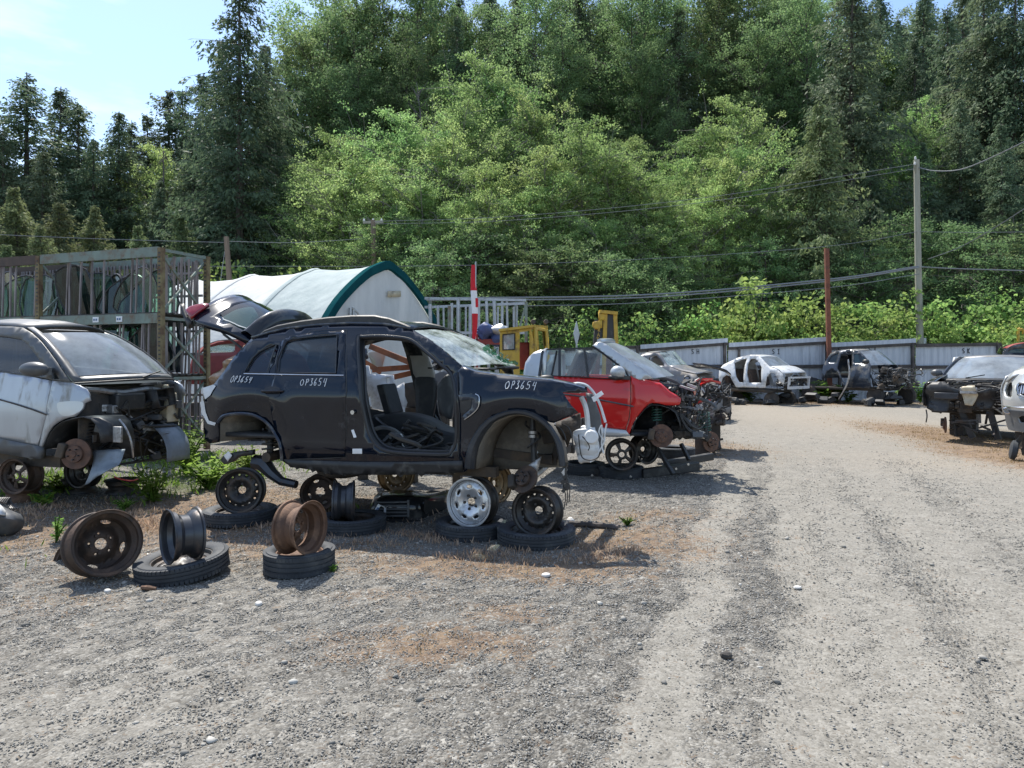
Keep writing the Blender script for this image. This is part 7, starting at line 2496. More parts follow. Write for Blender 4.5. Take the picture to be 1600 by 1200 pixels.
# ---------- rack, tent, machines, fence ----------
def build_rack():
    U, V = Vector((-.945, .327, 0)), Vector((.327, .945, 0))
    Y0 = 11.0
    P0 = Vector(((252 - 800) / FOC * Y0, Y0, 0))
    zt = CAM_H + (HORIZON - 390) / FOC * Y0
    z2 = CAM_H + (HORIZON - 497) / FOC * Y0
    z1 = CAM_H + (HORIZON - 592) / FOC * Y0
    D = .98
    Lb = 2.74
    r = thing('storage_rack', 'rusty two storey pallet rack full of car windows behind the silver car', 'storage rack', P0)
    Q = lambda s, d, z: U * s + V * d + Vector((0, 0, z))
    for i in range(4):
        for d in (0, D):
            mb = MB()
            mb.bar(Q(i * Lb, d, 0), Q(i * Lb, d, zt + .03), .085, .075, V)
            po = mb.build('post', M_rackpost, r)
            if i < 2:
                mb = MB()
                for k in range(48):
                    z = .15 + k * .068
                    if z > zt:
                        break
                    c = Q(i * Lb, d, z) + V * -.040
                    mb.bar(c + U * .018, c - U * .018 + Vector((0, 0, .0)), .006, .022, (0, 0, 1))
                mb.build('post_slot', M_plastic, po)
    for i in range(3):
        for d in (0, D):
            for z, M in ((zt - .03, M_rackgreen if i == 0 else M_rackrust), (z2, M_rackgreen), (z1, M_rackgreen)):
                h = .16 if z > z1 + .1 else .1
                MB().bar(Q(i * Lb + .05, d, z), Q((i + 1) * Lb - .05, d, z), .05, h).build('beam', M, r)
        for z in (z2 + .09, z1 + .06, .25):
            mb = MB()
            for k in range(7):
                a = D * (k + .5) / 7
                mb.bar(Q(i * Lb + .05, a, z), Q((i + 1) * Lb - .05, a, z), .09, .025)
            mb.build('shelf_board', M_wood, r)
        # upright laths dividing the panes
        for za, zb in ((z2 + .1, zt - .05), (z1 + .06, z2 - .08), (.2, z1 - .05)):
            mb = MB()
            n = 26
            for k in range(n):
                s = i * Lb + .12 + (Lb - .2) * (k + rnd.uniform(-.3, .3)) / n
                for d in ((.06, .92) if rnd.random() < .42 else (.92,)):
                    t = rnd.uniform(-.03, .03)
                    mb.bar(Q(s, d, za), Q(s + t, d + .02, zb), rnd.uniform(.03, .05), .02)
            for zz in (za + .35, za + .75):
                if zz < zb:
                    mb.bar(Q(i * Lb + .05, .93, zz), Q((i + 1) * Lb, .93, zz), .03, .04)
            mb.build('lath_row', M_slat, r)
    for i in range(0, 3):
        mb = MB()
        for za, zb in ((z2, zt), (z1, z2), (.1, z1)):
            mb.bar(Q(i * Lb, .02, zb - .08), Q(i * Lb, D - .02, za + .08), .03, .035)
            mb.bar(Q(i * Lb + .04, .02, za + .08), Q(i * Lb + .04, D - .02, zb - .08), .03, .035)
            mb.bar(Q(i * Lb, .02, zb), Q(i * Lb, D - .02, zb), .04, .05)
        mb.build('cross_brace', M_rackgreen, r)
    mb = MB()
    for k in range(5):
        s = -.0
        d = .2 + .16 * k
        for za, zb in ((z2 + .1, zt - .05), (z1 + .1, z2 - .05), (.3, z1 - .05)):
            mb.bar(Q(.1, d, za), Q(.1, d, zb), .02, .035)
    mb.build('end_lath', M_slat, r)
    for s, z in ((.86, z2), (1.38, z2), (2.95 + .45, z2)):
        mb = MB()
        mb.box((0, 0, 0), (.13, .006, .09), Matrix((U, V, Vector((0, 0, 1)))).transposed())
        o = mb.build('shelf_label', M_paper, r)
        o.location = Q(s, -.031, z)
        mb = MB()
        for k in range(2):
            mb.box((U * (.03 - .05 * k)) + V * -.006, (.03, .004, .035), Matrix((U, V, Vector((0, 0, 1)))).transposed())
        mb.build('label_mark', M_paperblue, o)
    # panes standing in the rack
    shapes = [[(0, 0), (.75, 0), (.72, .3), (.45, .52), (.2, .55), (.02, .35)], [(0, 0), (.6, 0), (.6, .55), (.08, .55)], [(0, 0), (.9, 0), (.55, .5), (.3, .62), (.12, .45)], [(0, 0), (.5, 0), (.62, .6), (.1, .62)]]
    G = 'car windows standing in the rack'
    k = 0
    for s, d, z, sh, M, ln in [(.08, .42, z2, 2, M_glass_green, .2), (.3, .3, z2, 0, M_glass_green, -.1), (.75, .5, z2, 0, M_glass_teal, .2), (1.1, .35, z2, 2, M_glass_teal, -.2), (1.5, .45, z2, 1, M_glass_green, .15), (1.75, .3, z2, 3, M_glass_teal, .1), (2.1, .4, z2, 1, M_glass_green, -.2), (2.2, .6, z2, 3, M_glass_teal, .2),
                               (2.85, .4, z2, 1, M_glass_green, .1), (3.2, .5, z2, 0, M_glass_green, .2), (3.6, .4, z2, 2, M_glass_green, -.1), (4.1, .4, z2, 1, M_glass_green, .1), (4.6, .5, z2, 0, M_glass_green, .1),
                               (.1, .4, z1, 2, M_glass_teal, .1), (.5, .55, z1, 3, M_glass_teal, -.2), (.9, .4, z1, 1, M_glass_green, .15), (1.5, .5, z1, 1, M_glass_green, .1), (2.1, .4, z1, 0, M_glass_teal, .2), (.3, .5, .25, 1, M_glass_teal, .1), (.8, .4, .25, 2, M_glass_teal, .1)]:
        o = thing('car_window', 'loose car window pane with black edge standing in the storage rack', 'car window', P0 + Q(s, d, z + .11), (0, 0, math.atan2(U.y, U.x) + ln), G)
        k += 1
        f = rnd.uniform(1.1, 1.4)
        pts = [(a * f, b * f) for a, b in shapes[sh]]
        pts = [tuple(q) for q in cr(pts, 3, True)]
        lean = rnd.uniform(-.12, .12)
        fn = lambda x, zz: Vector((x, lean * zz + .05 * (x / .5 - .8) ** 2, zz + .02))
        MB().panel(pts, [], fn, .15).build('pane', M, o)
        mb = MB()
        mb.tube([fn(*p) for p in pts], .014, 5, closed=True)
        mb.build('edge_seal', M_seal, o)
    # dark cab doors stacked on the middle level
    for s, lab in ((.15, 'dark car door with window leaning at the right end of the rack'), (.75, 'dark green car door with window in the middle of the rack shelf')):
        o = thing('door_scrap', lab, 'car door', P0 + Q(s + .75, .5, z1 + .10), (0, 0, math.atan2(-U.y, -U.x)))
        pts = [(0, 0), (.75, 0), (.8, .4), (.74, .85), (.12, .86), (0, .42)]
        hol = [(.08, .44), (.7, .44), (.66, .78), (.15, .79)]
        MB().panel(pts, [hol], lambda x, z: Vector((x, .04 * math.sin(2 * z), z)), .12).build('door_shell', M_darkcar, o, solid=.06)
        MB().panel(hol, [], lambda x, z: Vector((x, .02, z)), .2).build('door_window', M_glass_green, o)


def build_tent():
    Y = 20.0
    o = Vector(((606 - 800) / FOC * Y, Y, 0))
    V = Vector((.5, .866, 0))
    U = Vector((-.866, .5, 0))
    r = thing('storage_tent', 'white arched canvas storage tent with dark green edge behind the black car', 'tent', o)
    half = [(0, 4.44), (.42, 4.30), (.85, 4.10), (1.55, 3.60), (2.2, 2.98), (2.7, 2.2), (3.0, 1.2), (3.1, 0)]
    prof = [(-a, z) for a, z in half[::-1]] + half[1:]
    prof = [tuple(p) for p in cr(prof, 3)]
    Q = lambda s, p, k=1.0: U * s + V * (p[0] * k) + Vector((0, 0, p[1] * (k if k > 1 else 1)))
    secs = [0, .5, 1.1, 1.7, 2.3, 2.9, 3.5, 4.2, 5.0, 5.8, 6.4, 7.2, 8.0, 8.8, 9.6]
    hoops = (0, 2.9, 5.8, 8.8)

    def sag(s):
        d = min(abs(s - h) for h in hoops)
        return 1 - .022 * min(1, d / .9)
    for a, b, M, nm in ((0, 2.9, M_canvas_pale, 'canvas_roof'), (2.9, 9.6, M_canvas_white, 'canvas_roof')):
        rows = [[U * s + V * (p[0] * sag(s)) + Vector((0, 0, p[1] * sag(s))) for p in prof] for s in np.linspace(a, b, 24)]
        MB().grid(rows).build(nm, M, r)
    for h in hoops[1:]:
        mb = MB()
        mb.grid([[U * (h + e) + V * (p[0] * (1.006 + kk)) + Vector((0, 0, p[1] * (1.006 + kk))) for p in prof] for e, kk in ((-.12, -.004), (-.05, .002), (.05, .002), (.12, -.004))])
        mb.build('hoop_seam', M_canvas_pale if h < 4 else M_canvas_white, r)
    mb = MB()
    mb.grid([[U * e + V * (p[0] * k) + Vector((0, 0, p[1] * k)) for p in prof] for e, k in ((.18, 1.008), (-.06, 1.012), (-.08, 1.0), (-.075, .958), (.0, .95))])
    mb.build('green_edge', M_canvas_green, r)
    wall = [(a * .95, z * .95) for a, z in prof]
    MB().panel(wall, [], lambda x, z: V * x + Vector((0, 0, z)) + U * (.03 + .04 * math.sin(x * 2.2) * math.sin(z * 1.1)), .3).build('end_wall', M_canvas_end, r)
    mb = MB()
    a = [V * x + Vector((0, 0, z)) + U * -.03 for x, z in ((-.05, 3.60), (.55, 3.66), (.55, 3.48), (-.05, 3.42))]
    mb.add(a, [(0, 1, 2, 3)])
    mb.build('vent_patch', M_cream, r, solid=.01)
    mb = MB()
    for x in (-1.62, -1.5):
        mb.tube([V * x + Vector((0, 0, 0)) - U * .06, V * x + Vector((0, 0, 3.0)) - U * .06], .045, 8)
    mb.tube(cr([V * -1.55 + Vector((0, 0, 3.0)) - U * .06, V * -1.35 + Vector((0, 0, 2.8)) - U * .12, V * -1.25 + Vector((0, 0, 2.3)) - U * .12, V * -1.45 + Vector((0, 0, 1.9)) - U * .1], 4), .03, 7)
    mb.build('door_pole', M_galv, r)


def build_machines():
    # pipe rack
    Y = 18.5
    P = lambda px, py, d=0.0: at(px, py, Y + d)
    o = Vector(P(745, 560).to_tuple()[:2] + (0,))
    r = thing('pipe_rack', 'blue grey steel frame holding upright pipes behind the black car', 'pipe rack', o)
    B = lambda px, py, d=0.0: P(px, py, d) - o
    for px, top, d in ((702, 478, 0), (822, 472, 0), (718, 480, 1.2), (806, 476, 1.2), (672, 470, 1.2)):
        a = B(px, top, d)
        MB().bar(Vector((a.x, a.y, 0)), a, .08, .08).build('post', M_rackgreen, r)
    for a, b in ((B(664, 466, 1.2), B(822, 469, 0)), (B(664, 480, 1.2), B(822, 474, 0)), (B(700, 520, 0), B(822, 520, 0))):
        MB().bar(a, b, .05, .07).build('rail', M_galv, r)
    MB().bar(B(812, 512, 0), B(822, 474, 0), .06).build('brace', M_rackgreen, r)
    rr = random.Random(5)
    for i, px in enumerate((672, 684, 693, 706, 716, 728, 735, 748, 760, 772, 778, 785, 792, 803, 808)):
        top = B(px, 467 + rr.uniform(-1, 14), .3)
        w = thing('steel_pipe', 'pale steel pipe standing upright in the pipe rack', 'pipe', (o.x + top.x, o.y + top.y, 0), (0, 0, 0), 'upright pipes in the pipe rack')
        mb = MB()
        mb.tube([(rr.uniform(-.05, .12), rr.uniform(-.1, .0), 0), (0, 0, top.z)], rr.uniform(.025, .05), 8)
        mb.build('pipe', M_galv, w)
    # furled flag
    Yf = 17.0
    f0 = at(742, 412, Yf)
    r = thing('flag', 'red and white furled flag hanging from a thin pole', 'flag', (f0.x, f0.y, 0))
    MB().tube([(0, 0, 0), (.02, 0, f0.z + .05)], .018, 7).build('flag_pole', M_galv, r)
    zt = f0.z
    hh = lambda py: CAM_H + (HORIZON - py) / FOC * Yf

    def cloth(y0, y1, name, M, w0, w1, tilt=0.0):
        mb = MB()
        rows = []
        for k in range(9):
            f = k / 8
            z = hh(y0 + (y1 - y0) * f)
            w = w0 + (w1 - w0) * f
            rows.append([Vector((w * math.cos(a) * (1 + .2 * math.sin(3 * a)) + .02 * math.sin(z * 3) - .02, .55 * w * math.sin(a), z)) for a in np.linspace(0, 6.283, 13)])
        mb.grid(rows)
        mb.build(name, M, r)
    cloth(414, 454, 'red_band', M_flagred, .05, .075)
    cloth(454, 490, 'white_band', M_flagwhite, .075, .072)
    cloth(490, 530, 'red_band', M_flagred, .072, .05)
    cloth(466, 480, 'red_emblem', M_flagred, .078, .079)
    bpy.data.objects['red_emblem'].scale = (.55, 1.03, 1)
    bpy.data.objects['red_emblem'].location.x = .045
    # blue tarpaulin bundle
    p = at(762, 522, 17.6)
    r = thing('tarpaulin_bundle', 'crumpled blue and pale tarpaulin bundle on a red frame below the flag', 'tarpaulin', (p.x, p.y, 0))
    mb = MB()
    mb.ell((-.05, 0, p.z + .05), (.24, .2, .22), None, 26, 18)
    mb.ell((.25, .1, p.z - .08), (.18, .2, .24), None, 26, 18)
    mb.v = [tuple(Vector(v) + noise.noise_vector(Vector(v) * 4) * .12 + noise.noise_vector(Vector(v) * 11) * .04) for v in mb.v]
    mb.build('tarpaulin', M_bluetarp, r)
    mb = MB()
    mb.ell((.3, -.1, p.z + .12), (.24, .15, .08), None, 22, 14)
    mb.v = [tuple(Vector(v) + noise.noise_vector(Vector(v) * 5) * .10) for v in mb.v]
    mb.build('pale_cloth', M_galv, r)
    mb = MB()
    for x in (-.3, .45):
        mb.bar((x, 0, 0), (x, 0, p.z), .1)
    mb.bar((-.4, 0, p.z - .2), (.6, 0, p.z - .2), .1, .14)
    mb.build('red_frame', M_redmetal, r)
    # yellow cab
    Yc = 15.0
    a0, a1 = at(782, 560, Yc), at(856, 560, Yc)
    r = thing('forklift', 'old yellow machine cab with small windows behind the black car', 'machine', ((a0.x + a1.x) / 2, Yc + .4, 0))
    B = lambda px, py, d=0.0: at(px, py, Yc + d) - r.location
    zz = lambda py, d=0.0: B(800, py, d).z
    fx = lambda L, d: [(B(p, q, d).x, B(p, q, d).z) for p, q in L]
    fr_o = fx([(781, 516), (810, 513.5), (830, 510), (835, 540), (835, 590), (781, 590)], 0)
    win = fx([(786, 523), (804, 521.5), (804, 546), (786, 546.5)], 0)
    door = fx([(812, 519), (827, 517), (828, 585), (812, 585)], 0)
    MB().panel(fr_o, [win, door], lambda x, z: Vector((x, B(800, 540, 0).y, z)), .15).build('cab_side', M_yellow, r, solid=.06)
    MB().panel(win, [], lambda x, z: Vector((x, B(800, 540, .03).y, z)), .2).build('window_pane', M_glass_dusty, r)
    mb = MB()
    mb.tube([Vector((x, B(800, 540, -.01).y, z)) for x, z in win], .02, 5, closed=True)
    mb.build('window_frame', M_seal, r)
    mb = MB()
    e = [(835, 512), (853, 513), (857, 556), (838, 560)]
    q = [B(833, 511, .0), B(853, 514, 1.0), B(858, 590, 1.0), B(838, 590, .0)]
    hq = [B(837, 516, .12), B(850, 518, .85), B(853, 552, .85), B(840, 555, .12)]
    mb.add(q + hq, [(0, 1, 5, 4), (1, 2, 6, 5), (2, 3, 7, 6), (3, 0, 4, 7)])
    mb.build('cab_front', M_yellow, r, solid=.05)
    MB().add(hq, [(0, 1, 2, 3)]).build('windscreen', M_glass_teal, r)
    mb = MB()
    mb.add([B(779, 514, -.06), B(832, 507.5, -.06), B(856, 509, 1.05), B(805, 514, 1.05)] + [B(779, 518, -.06), B(832, 511.5, -.06), B(856, 513, 1.05), B(805, 518, 1.05)], [(0, 1, 2, 3), (7, 6, 5, 4), (0, 4, 5, 1), (1, 5, 6, 2), (2, 6, 7, 3), (3, 7, 4, 0)])
    mb.build('cab_roof', M_yellow, r)
    for px, d in ((833, .1), (853, .9)):
        mb = MB()
        c = B(px, 503.5, d)
        mb.lathe([(0, -.05), (.05, -.05), (.06, .03), (.05, .05), (0, .05)], 10, Matrix.Translation(c) @ Matrix.Rotation(R(80), 4, 'X'))
        mb.bar(c, c - Vector((0, 0, .09)), .02)
        mb.build('work_lamp', M_under, r)
    mb = MB()
    for px in (784, 808, 834):
        mb.bar(B(px, 592, 1.0), B(px, 516, 1.0), .06)
    mb.bar(B(784, 560, 1.0), B(834, 560, 1.0), .06)
    mb.build('cab_back', M_yellow, r)
    mb = MB()
    mb.box(B(819, 556, .6), (.24, .2, .62))
    mb.build('seat_back', M_redmetal, r, bevel=.04)
    mb = MB()
    c = B(830, 590, .6)
    mb.box((c.x, c.y, .65), (1.6, 1.3, .7))
    mb.build('chassis', M_yellow, r, bevel=.06)
    for x in (-.6, .6):
        mb = MB()
        mb.lathe([(0, -.12), (.32, -.12), (.36, -.06), (.36, .06), (.32, .12), (0, .12)], 20, Matrix.Translation((x, -.45, .36)) @ Matrix.Rotation(R(90), 4, 'X'))
        mb.build('wheel', M_tyre, r)
    # tilted lift mast
    Ym = 17.5
    b = at(935, 566, Ym)
    r = thing('lift_mast', 'tilted black and yellow lift mast with painted letters', 'machine', (b.x, b.y, 0))
    B = lambda px, py, d=0.0: at(px, py, Ym + d) - r.location
    foot = B(925, 600)
    mb = MB()
    mb.bar(Vector((foot.x, .2, 0)), B(936, 500, .2), .24, .2)
    mb.bar(Vector((foot.x + .45, .2, 0)), B(952, 492, .2), .30, .2)
    mb.build('mast_rail', M_plastic, r)
    mb = MB()
    for px0, px1, py in ((940, 948, 490), (956, 963, 491)):
        mb.bar(Vector((foot.x + (px1 - 944) * .03 + .15, .05, 0)), B(px1 - 2, py, .05), .06, .1)
    mb.bar(B(936, 487, .1), B(964, 490, .1), .3, .08)
    mb.build('mast_edge', M_yellow, r)
    mb = MB()
    q = [(927, 503), (941, 500), (941, 512), (931, 515), (926, 510)]
    P2 = [(B(p, s, .0).x, B(p, s, .0).z) for p, s in q]
    mb.panel(P2, [], lambda x, z: Vector((x, -.02, z)), .1)
    q = [(936, 488), (946, 487), (945, 500), (936, 501)]
    P2 = [(B(p, s, .0).x, B(p, s, .0).z) for p, s in q]
    mb.panel(P2, [], lambda x, z: Vector((x, .0, z)), .1)
    mb.build('mast_bracket', M_yellow, r, solid=.12)
    mb = MB()
    for i, ch in enumerate('RAT'):
        c = B(934 - i * 1.1, 518 + i * 8.0, -.10)
        write(mb, ch, lambda u, v: c + Vector((u * 1.0, -.02, v)), .10, .012)
    mb.build('painted_letters', M_yellow, r)
    # grey diamond sign seen nearly edge-on
    Ys = 19.0
    b = at(901, 545, Ys)
    r = thing('diamond_sign', 'weathered grey diamond sign on a thin post left of the lift mast', 'sign', (b.x, b.y, 0))
    zc = CAM_H + (HORIZON - 522) / FOC * Ys
    mb = MB()
    mb.add([(-.09, -.06, zc), (0, 0, zc - .36), (.09, .06, zc), (0, 0, zc + .36)], [(0, 1, 2, 3)])
    mb.build('sign_plate', M_galv, r, 0, solid=.02)
    MB().tube([(0, .03, 0), (0, .03, zc - .1)], .025, 6).build('sign_post', M_galv, r)


def build_fence():
    Yf = 27.3
    Z = lambda py: CAM_H + (HORIZON - py) / FOC * Yf
    Xf = lambda px: (px - 800) / FOC * Yf
    # left px, right px, top y left, top y right, cap?, letters
    L = [(832, 884, 552, 546, None, ''), (884, 1000, 548, 541, None, ''), (1000, 1136, 540, 529.5, 1, 'SH'), (1138, 1295, 537, 527.5, 1, 'SI'), (1297, 1429, 537, 530, 1, 'SJ'), (1431, 1562, 539, 537, None, 'SK'), (1564, 1700, 540, 536, None, ''), (1702, 1860, 538, 535, None, '')]
    labs = ['short white sheet fence panel behind the yellow cab', 'white sheet fence panel behind the red car roofline', 'white sheet fence panel marked SH', 'white sheet fence panel marked SI', 'white sheet fence panel marked SJ behind the dark blue car', 'white sheet fence panel marked SK behind the black saloon wreck', 'white sheet fence panel at the right picture edge', 'white sheet fence panel running on past the right picture edge']
    for i, (a, b, ya, yb, cap, txt) in enumerate(L):
        x0, x1 = Xf(a), Xf(b)
        r = thing('fence_panel', labs[i], 'fence', (x0, Yf, 0), (0, 0, 0), 'white sheet fence panels')
        w = x1 - x0
        za, zb = Z(ya), Z(yb)
        n = int(w / .045)
        top = lambda x: za + (zb - za) * x / w
        rows = [[Vector((w * k / n, .018 * (1 if (k // 2) % 3 == 0 else 0) + .006 * math.sin(k * .7), -.05 + (top(w * k / n) + .05) * f)) for k in range(n + 1)] for f in (0, .33, .66, 1)]
        MB().grid(rows).build('sheet', M_sheet, r, smooth=20)
        if cap:
            mb = MB()
            mb.grid([[Vector((w * f, y, top(w * f) + z)) for f in (0, .5, 1)] for y, z in ((.03, -.02), (.03, .03), (-.09, .03), (-.095, -.14))])
            mb.build('cap_sheet', M_sheet, r)
        dz = .19 if cap else .02
        MB().bar((-.02, -.06, za - dz), (w + .02, -.06, zb - dz), .05, .13).build('top_rail', M_wood, r)
        MB().bar((-.02, -.06, Z(574)), (w + .02, -.06, Z(572)), .05, .13).build('middle_rail', M_wood, r)
        for x in (w - .12,):
            MB().bar((x, -.085, 0), (x, -.085, top(x) - dz + .05), .12, .09).build('post', M_wood, r)
        if i in (3, 2, 4):
            MB().bar((w * .10, -.085, 0), (w * .10, -.085, top(w * .1) - dz), .10, .08).build('post', M_wood, r)
        if txt:
            px, py = {'SH': (1080, 553), 'SI': (1206, 553), 'SJ': (1356, 549), 'SK': (1503, 552)}[txt]
            mb = MB()
            write(mb, txt, lambda u, v: Vector((Xf(px) - x0 + u, -.012, Z(py) + v)), .19, .014, 1.1, 2)
            mb.build('painted_letters', M_marker, r)
    # poles
    Yp = 29.3
    b, t = at(1438, 560, Yp), at(1432, 250, Yp)
    r = thing('utility_pole', 'tall weathered grey utility pole with small crossarm behind the fence', 'utility pole', (b.x, Yp, 0))
    MB().tube([(0.05, 0, -.1), ((t.x - b.x) * .5, 0, t.z * .5), (t.x - b.x, 0, t.z)], [.155, .135, .115], 12).build('pole', M_polewood, r)
    mb = MB()
    tx = t.x - b.x
    mb.bar((tx - .25, -.3, t.z - .32), (tx + .05, .2, t.z - .08), .09, .11)
    mb.bar((tx - .2, -.15, t.z - .30), (tx, 0, t.z - .8), .03)
    mb.build('crossarm', M_polewood, r)
    for x, y, z in ((-.25, -.3, -.2), (-.05, .0, .12), (.04, .15, .02)):
        MB().lathe([(0, 0), (.04, 0), (.05, .05), (.03, .07), (.045, .10), (0, .14)], 10, Matrix.Translation((tx + x, y, t.z + z - .1))).build('insulator', M_whiteplast, r)
    mb = MB()
    mb.box((.14, -.05, Z(535)), (.12, .12, .5))
    mb.build('cable_box', M_galv, r, bevel=.01)
    Yp = 26.9
    b, t = at(1297, 600, Yp), at(1291.5, 388, Yp)
    r = thing('iron_post', 'rusty red iron post standing in front of the white fence', 'post', (b.x, Yp, 0))
    MB().bar((0, 0, 0), (t.x - b.x, 0, t.z), .16, .12, (0, 1, 0)).build('post', M_ironpost, r)
    mb = MB()
    for k in range(9):
        f = .12 + k * .09
        mb.box(((t.x - b.x) * f - .07, -.07, t.z * f), (.05, .03, .08))
    mb.build('bolt_bracket', M_ironpost, r)
    Yp = 30
    b, t = at(361, 470, Yp), at(353.5, 370, Yp)
    r = thing('utility_pole', 'short leaning brown pole top showing over the white tent', 'utility pole', (b.x, Yp, 0))
    MB().tube([(.3, 0, -.1), (t.x - b.x, 0, t.z)], [.14, .11], 10).build('pole', M_polebrown, r)
    mb = MB()
    mb.tube([(t.x - b.x, 0, t.z - .2), (t.x - b.x - .9, -.2, 0)], .012, 5)
    mb.build('guy_wire', M_galv, r)
    Yp = 34
    b, t = at(586, 470, Yp), at(583, 344, Yp)
    r = thing('utility_pole', 'grey pole with short crossarm rising behind the tent ridge', 'utility pole', (b.x, Yp, 0))
    MB().tube([(.1, 0, -.1), (t.x - b.x, 0, t.z)], [.15, .12], 10).build('pole', M_polebrown, r)
    mb = MB()
    mb.bar((t.x - b.x - .5, 0, t.z - .12), (t.x - b.x + .5, 0, t.z - .08), .1, .12)
    mb.build('crossarm', M_polewood, r)
    for x in (-.45, 0, .42):
        MB().lathe([(0, 0), (.05, 0), (.06, .06), (.04, .09), (0, .16)], 10, Matrix.Translation((t.x - b.x + x, 0, t.z - .05))).build('insulator', M_whiteplast, r)
    # wires
    W = [('thin wire crossing in front of the left conifers', [(-60, 364), (150, 373), (353, 379)], 30, 30, .014), ('thin wire from the leaning brown pole to the grey pole', [(354, 377), (460, 379), (584, 372)], 30, 34, .014), ('thin wire above the tent ridge running right to the grey utility pole', [(320, 416), (700, 415), (1000, 405), (1290, 385), (1434, 362)], 30, 29.2, .011),
         ('upper wire from the crossarm pole to the top of the grey utility pole', [(584, 346), (800, 338), (1100, 309), (1426, 257)], 33.5, 29.2, .011), ('second upper wire under the first one reaching the utility pole top', [(586, 350), (800, 344), (1100, 316), (1428, 264)], 33.5, 29.1, .011),
         ('thick black cable along the top of the fence bushes, highest of three', [(664, 466), (1000, 461), (1290, 437), (1436, 416)], 28.6, 29.0, .036), ('thick black cable along the fence bushes, middle of three', [(664, 469), (1000, 465), (1290, 440), (1436, 418)], 28.4, 28.9, .03), ('thin black cable along the fence bushes, lowest of three', [(820, 478), (1000, 473), (1290, 450), (1437, 428)], 28.4, 28.9, .016),
         ('service wire sagging from the utility pole top to the right edge', [(1436, 262), (1460, 267), (1500, 265), (1545, 248), (1620, 212)], 29.2, 25, .022), ('wire rising from the utility pole to the right picture edge', [(1450, 405), (1500, 386), (1560, 352), (1640, 300)], 29.2, 24, .020), ('black cable from the utility pole to the right picture edge', [(1438, 417), (1500, 420), (1640, 424)], 29.0, 28, .026), ('pale wire level with the middle of the utility pole at right', [(1434, 362), (1520, 363), (1640, 362)], 29.2, 28, .011)]
    for lab, pts, ya, yb, rr in W:
        n = len(pts) - 1
        P = [at(p, q, ya + (yb - ya) * (p - pts[0][0]) / (pts[-1][0] - pts[0][0])) for p, q in pts]
        mb = MB()
        mb.tube(cr(P, 8), rr, 5)
        o = mb.build('power_line', M_cable, None)
        tag(o, lab, 'wire')
    # far yellow hydrant-like fitting over the fence at right
    p = at(1591, 522, 27.8)
    r = thing('pipe_fitting', 'small yellow and white pipe bend sticking up over the fence at right', 'pipe', (p.x, p.y, 0))
    MB().tube(cr([(0, 0, 0), (0, 0, p.z), (.05, 0, p.z + .16), (.18, 0, p.z + .18), (.22, 0, p.z)], 4), .05, 8).build('pipe_bend', M_yellow, r)


def build_yard():
    build_wheels()
    build_scrap()
    build_weeds()
    build_rack()
    build_tent()
    build_machines()
    build_fence()
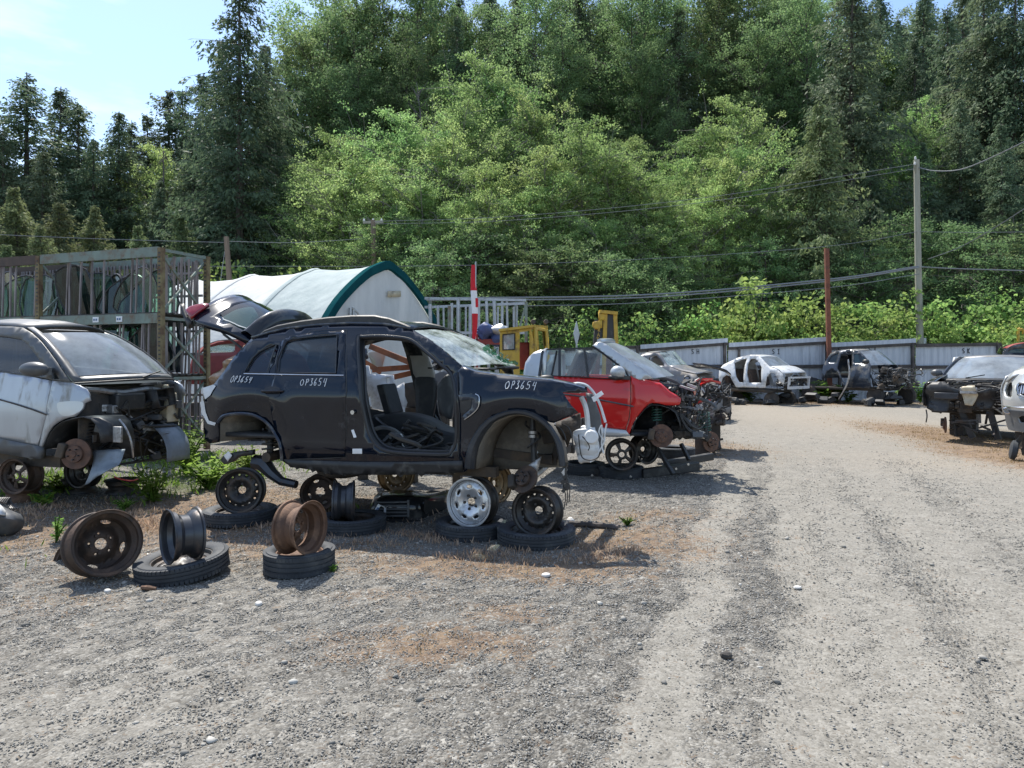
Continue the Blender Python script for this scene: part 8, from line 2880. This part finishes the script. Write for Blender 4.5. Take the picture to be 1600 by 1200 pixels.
# ---------- light, sky, camera ----------
def build_light():
    w = bpy.data.worlds.new('World')
    scene.world = w
    w.use_nodes = True
    nt = w.node_tree
    nt.nodes.clear()
    out = nt.nodes.new('ShaderNodeOutputWorld')
    bg = nt.nodes.new('ShaderNodeBackground')
    sky = nt.nodes.new('ShaderNodeTexSky')
    sky.sky_type = 'NISHITA'
    sky.sun_disc = False
    to_sun = Vector((-.42, .74, 1.42)).normalized()
    sky.sun_elevation = math.asin(to_sun.z)
    sky.sun_rotation = math.atan2(to_sun.x, to_sun.y)
    sky.altitude = 20
    sky.air_density = 1.0
    sky.dust_density = .5
    sky.ozone_density = 2.5
    # thin high cloud
    tc = nt.nodes.new('ShaderNodeTexCoord')
    mp = nt.nodes.new('ShaderNodeMapping')
    mp.inputs['Scale'].default_value = (1.2, 1.2, 4.0)
    mp.inputs['Location'].default_value = (.3, .1, .35)
    nz = nt.nodes.new('ShaderNodeTexNoise')
    nz.inputs['Scale'].default_value = 1.9
    nz.inputs['Detail'].default_value = 7
    nz.inputs['Roughness'].default_value = .58
    rp = nt.nodes.new('ShaderNodeValToRGB')
    rp.color_ramp.elements[0].position = .46
    rp.color_ramp.elements[0].color = (0, 0, 0, 1)
    rp.color_ramp.elements[1].position = .72
    rp.color_ramp.elements[1].color = (.75, .75, .75, 1)
    mx = nt.nodes.new('ShaderNodeMix')
    mx.data_type = 'RGBA'
    mx.inputs[7].default_value = (5.6, 6.2, 7.0, 1)
    L = nt.links.new
    L(tc.outputs['Generated'], mp.inputs['Vector'])
    L(mp.outputs[0], nz.inputs['Vector'])
    L(nz.outputs['Fac'], rp.inputs['Fac'])
    L(rp.outputs[0], mx.inputs[0])
    L(sky.outputs[0], mx.inputs[6])
    L(mx.outputs[2], bg.inputs[0])
    L(bg.outputs[0], out.inputs[0])
    bg.inputs[1].default_value = SKY_STRENGTH
    sun = bpy.data.lights.new('sun', 'SUN')
    sun.energy = SUN_STRENGTH
    sun.angle = R(.5)
    sun.color = (1, .955, .88)
    so = bpy.data.objects.new('sun', sun)
    COL.objects.link(so)
    so.location = to_sun * 60
    so.rotation_euler = to_sun.to_track_quat('Z', 'Y').to_euler()


def build_camera():
    cam = bpy.data.cameras.new('camera')
    o = bpy.data.objects.new('camera', cam)
    COL.objects.link(o)
    o.location = (0, 0, CAM_H)
    o.rotation_euler = (R(90), 0, 0)
    cam.sensor_width = 36
    cam.lens = 36 * FOC / 1600
    cam.shift_y = (HORIZON - 600) / 1600
    cam.clip_start = .05
    cam.clip_end = 3000
    scene.camera = o
    scene.view_settings.view_transform = 'Standard'
    scene.view_settings.look = 'None'
    scene.view_settings.exposure = EXPOSURE
    scene.view_settings.gamma = 1
    scene.render.engine = 'CYCLES'
    cy = scene.cycles
    cy.max_bounces = 8
    cy.transparent_max_bounces = 16
    cy.transmission_bounces = 4
    cy.diffuse_bounces = 3
    cy.glossy_bounces = 3
    cy.use_denoising = True
    cy.sample_clamp_indirect = 6


SKY_STRENGTH, SUN_STRENGTH, EXPOSURE = .125, 4.1, 1.0
for fn in ('build_ground', 'build_stones', 'build_grass', 'build_trees', 'build_suv', 'build_cars', 'build_yard', 'build_light', 'build_camera'):
    if fn in globals():
        globals()[fn]()

# loose things follow the slight unevenness of the yard
for o in scene.objects:
    if o.parent is None and o.get('category') in ('stone', 'weed', 'tyre', 'wheel', 'wheel rim', 'pipe', 'metal scrap', 'steel frame') and o.location.y < 20:
        o.location.z += float(wob(np.array(o.location.x), np.array(o.location.y))) - .004
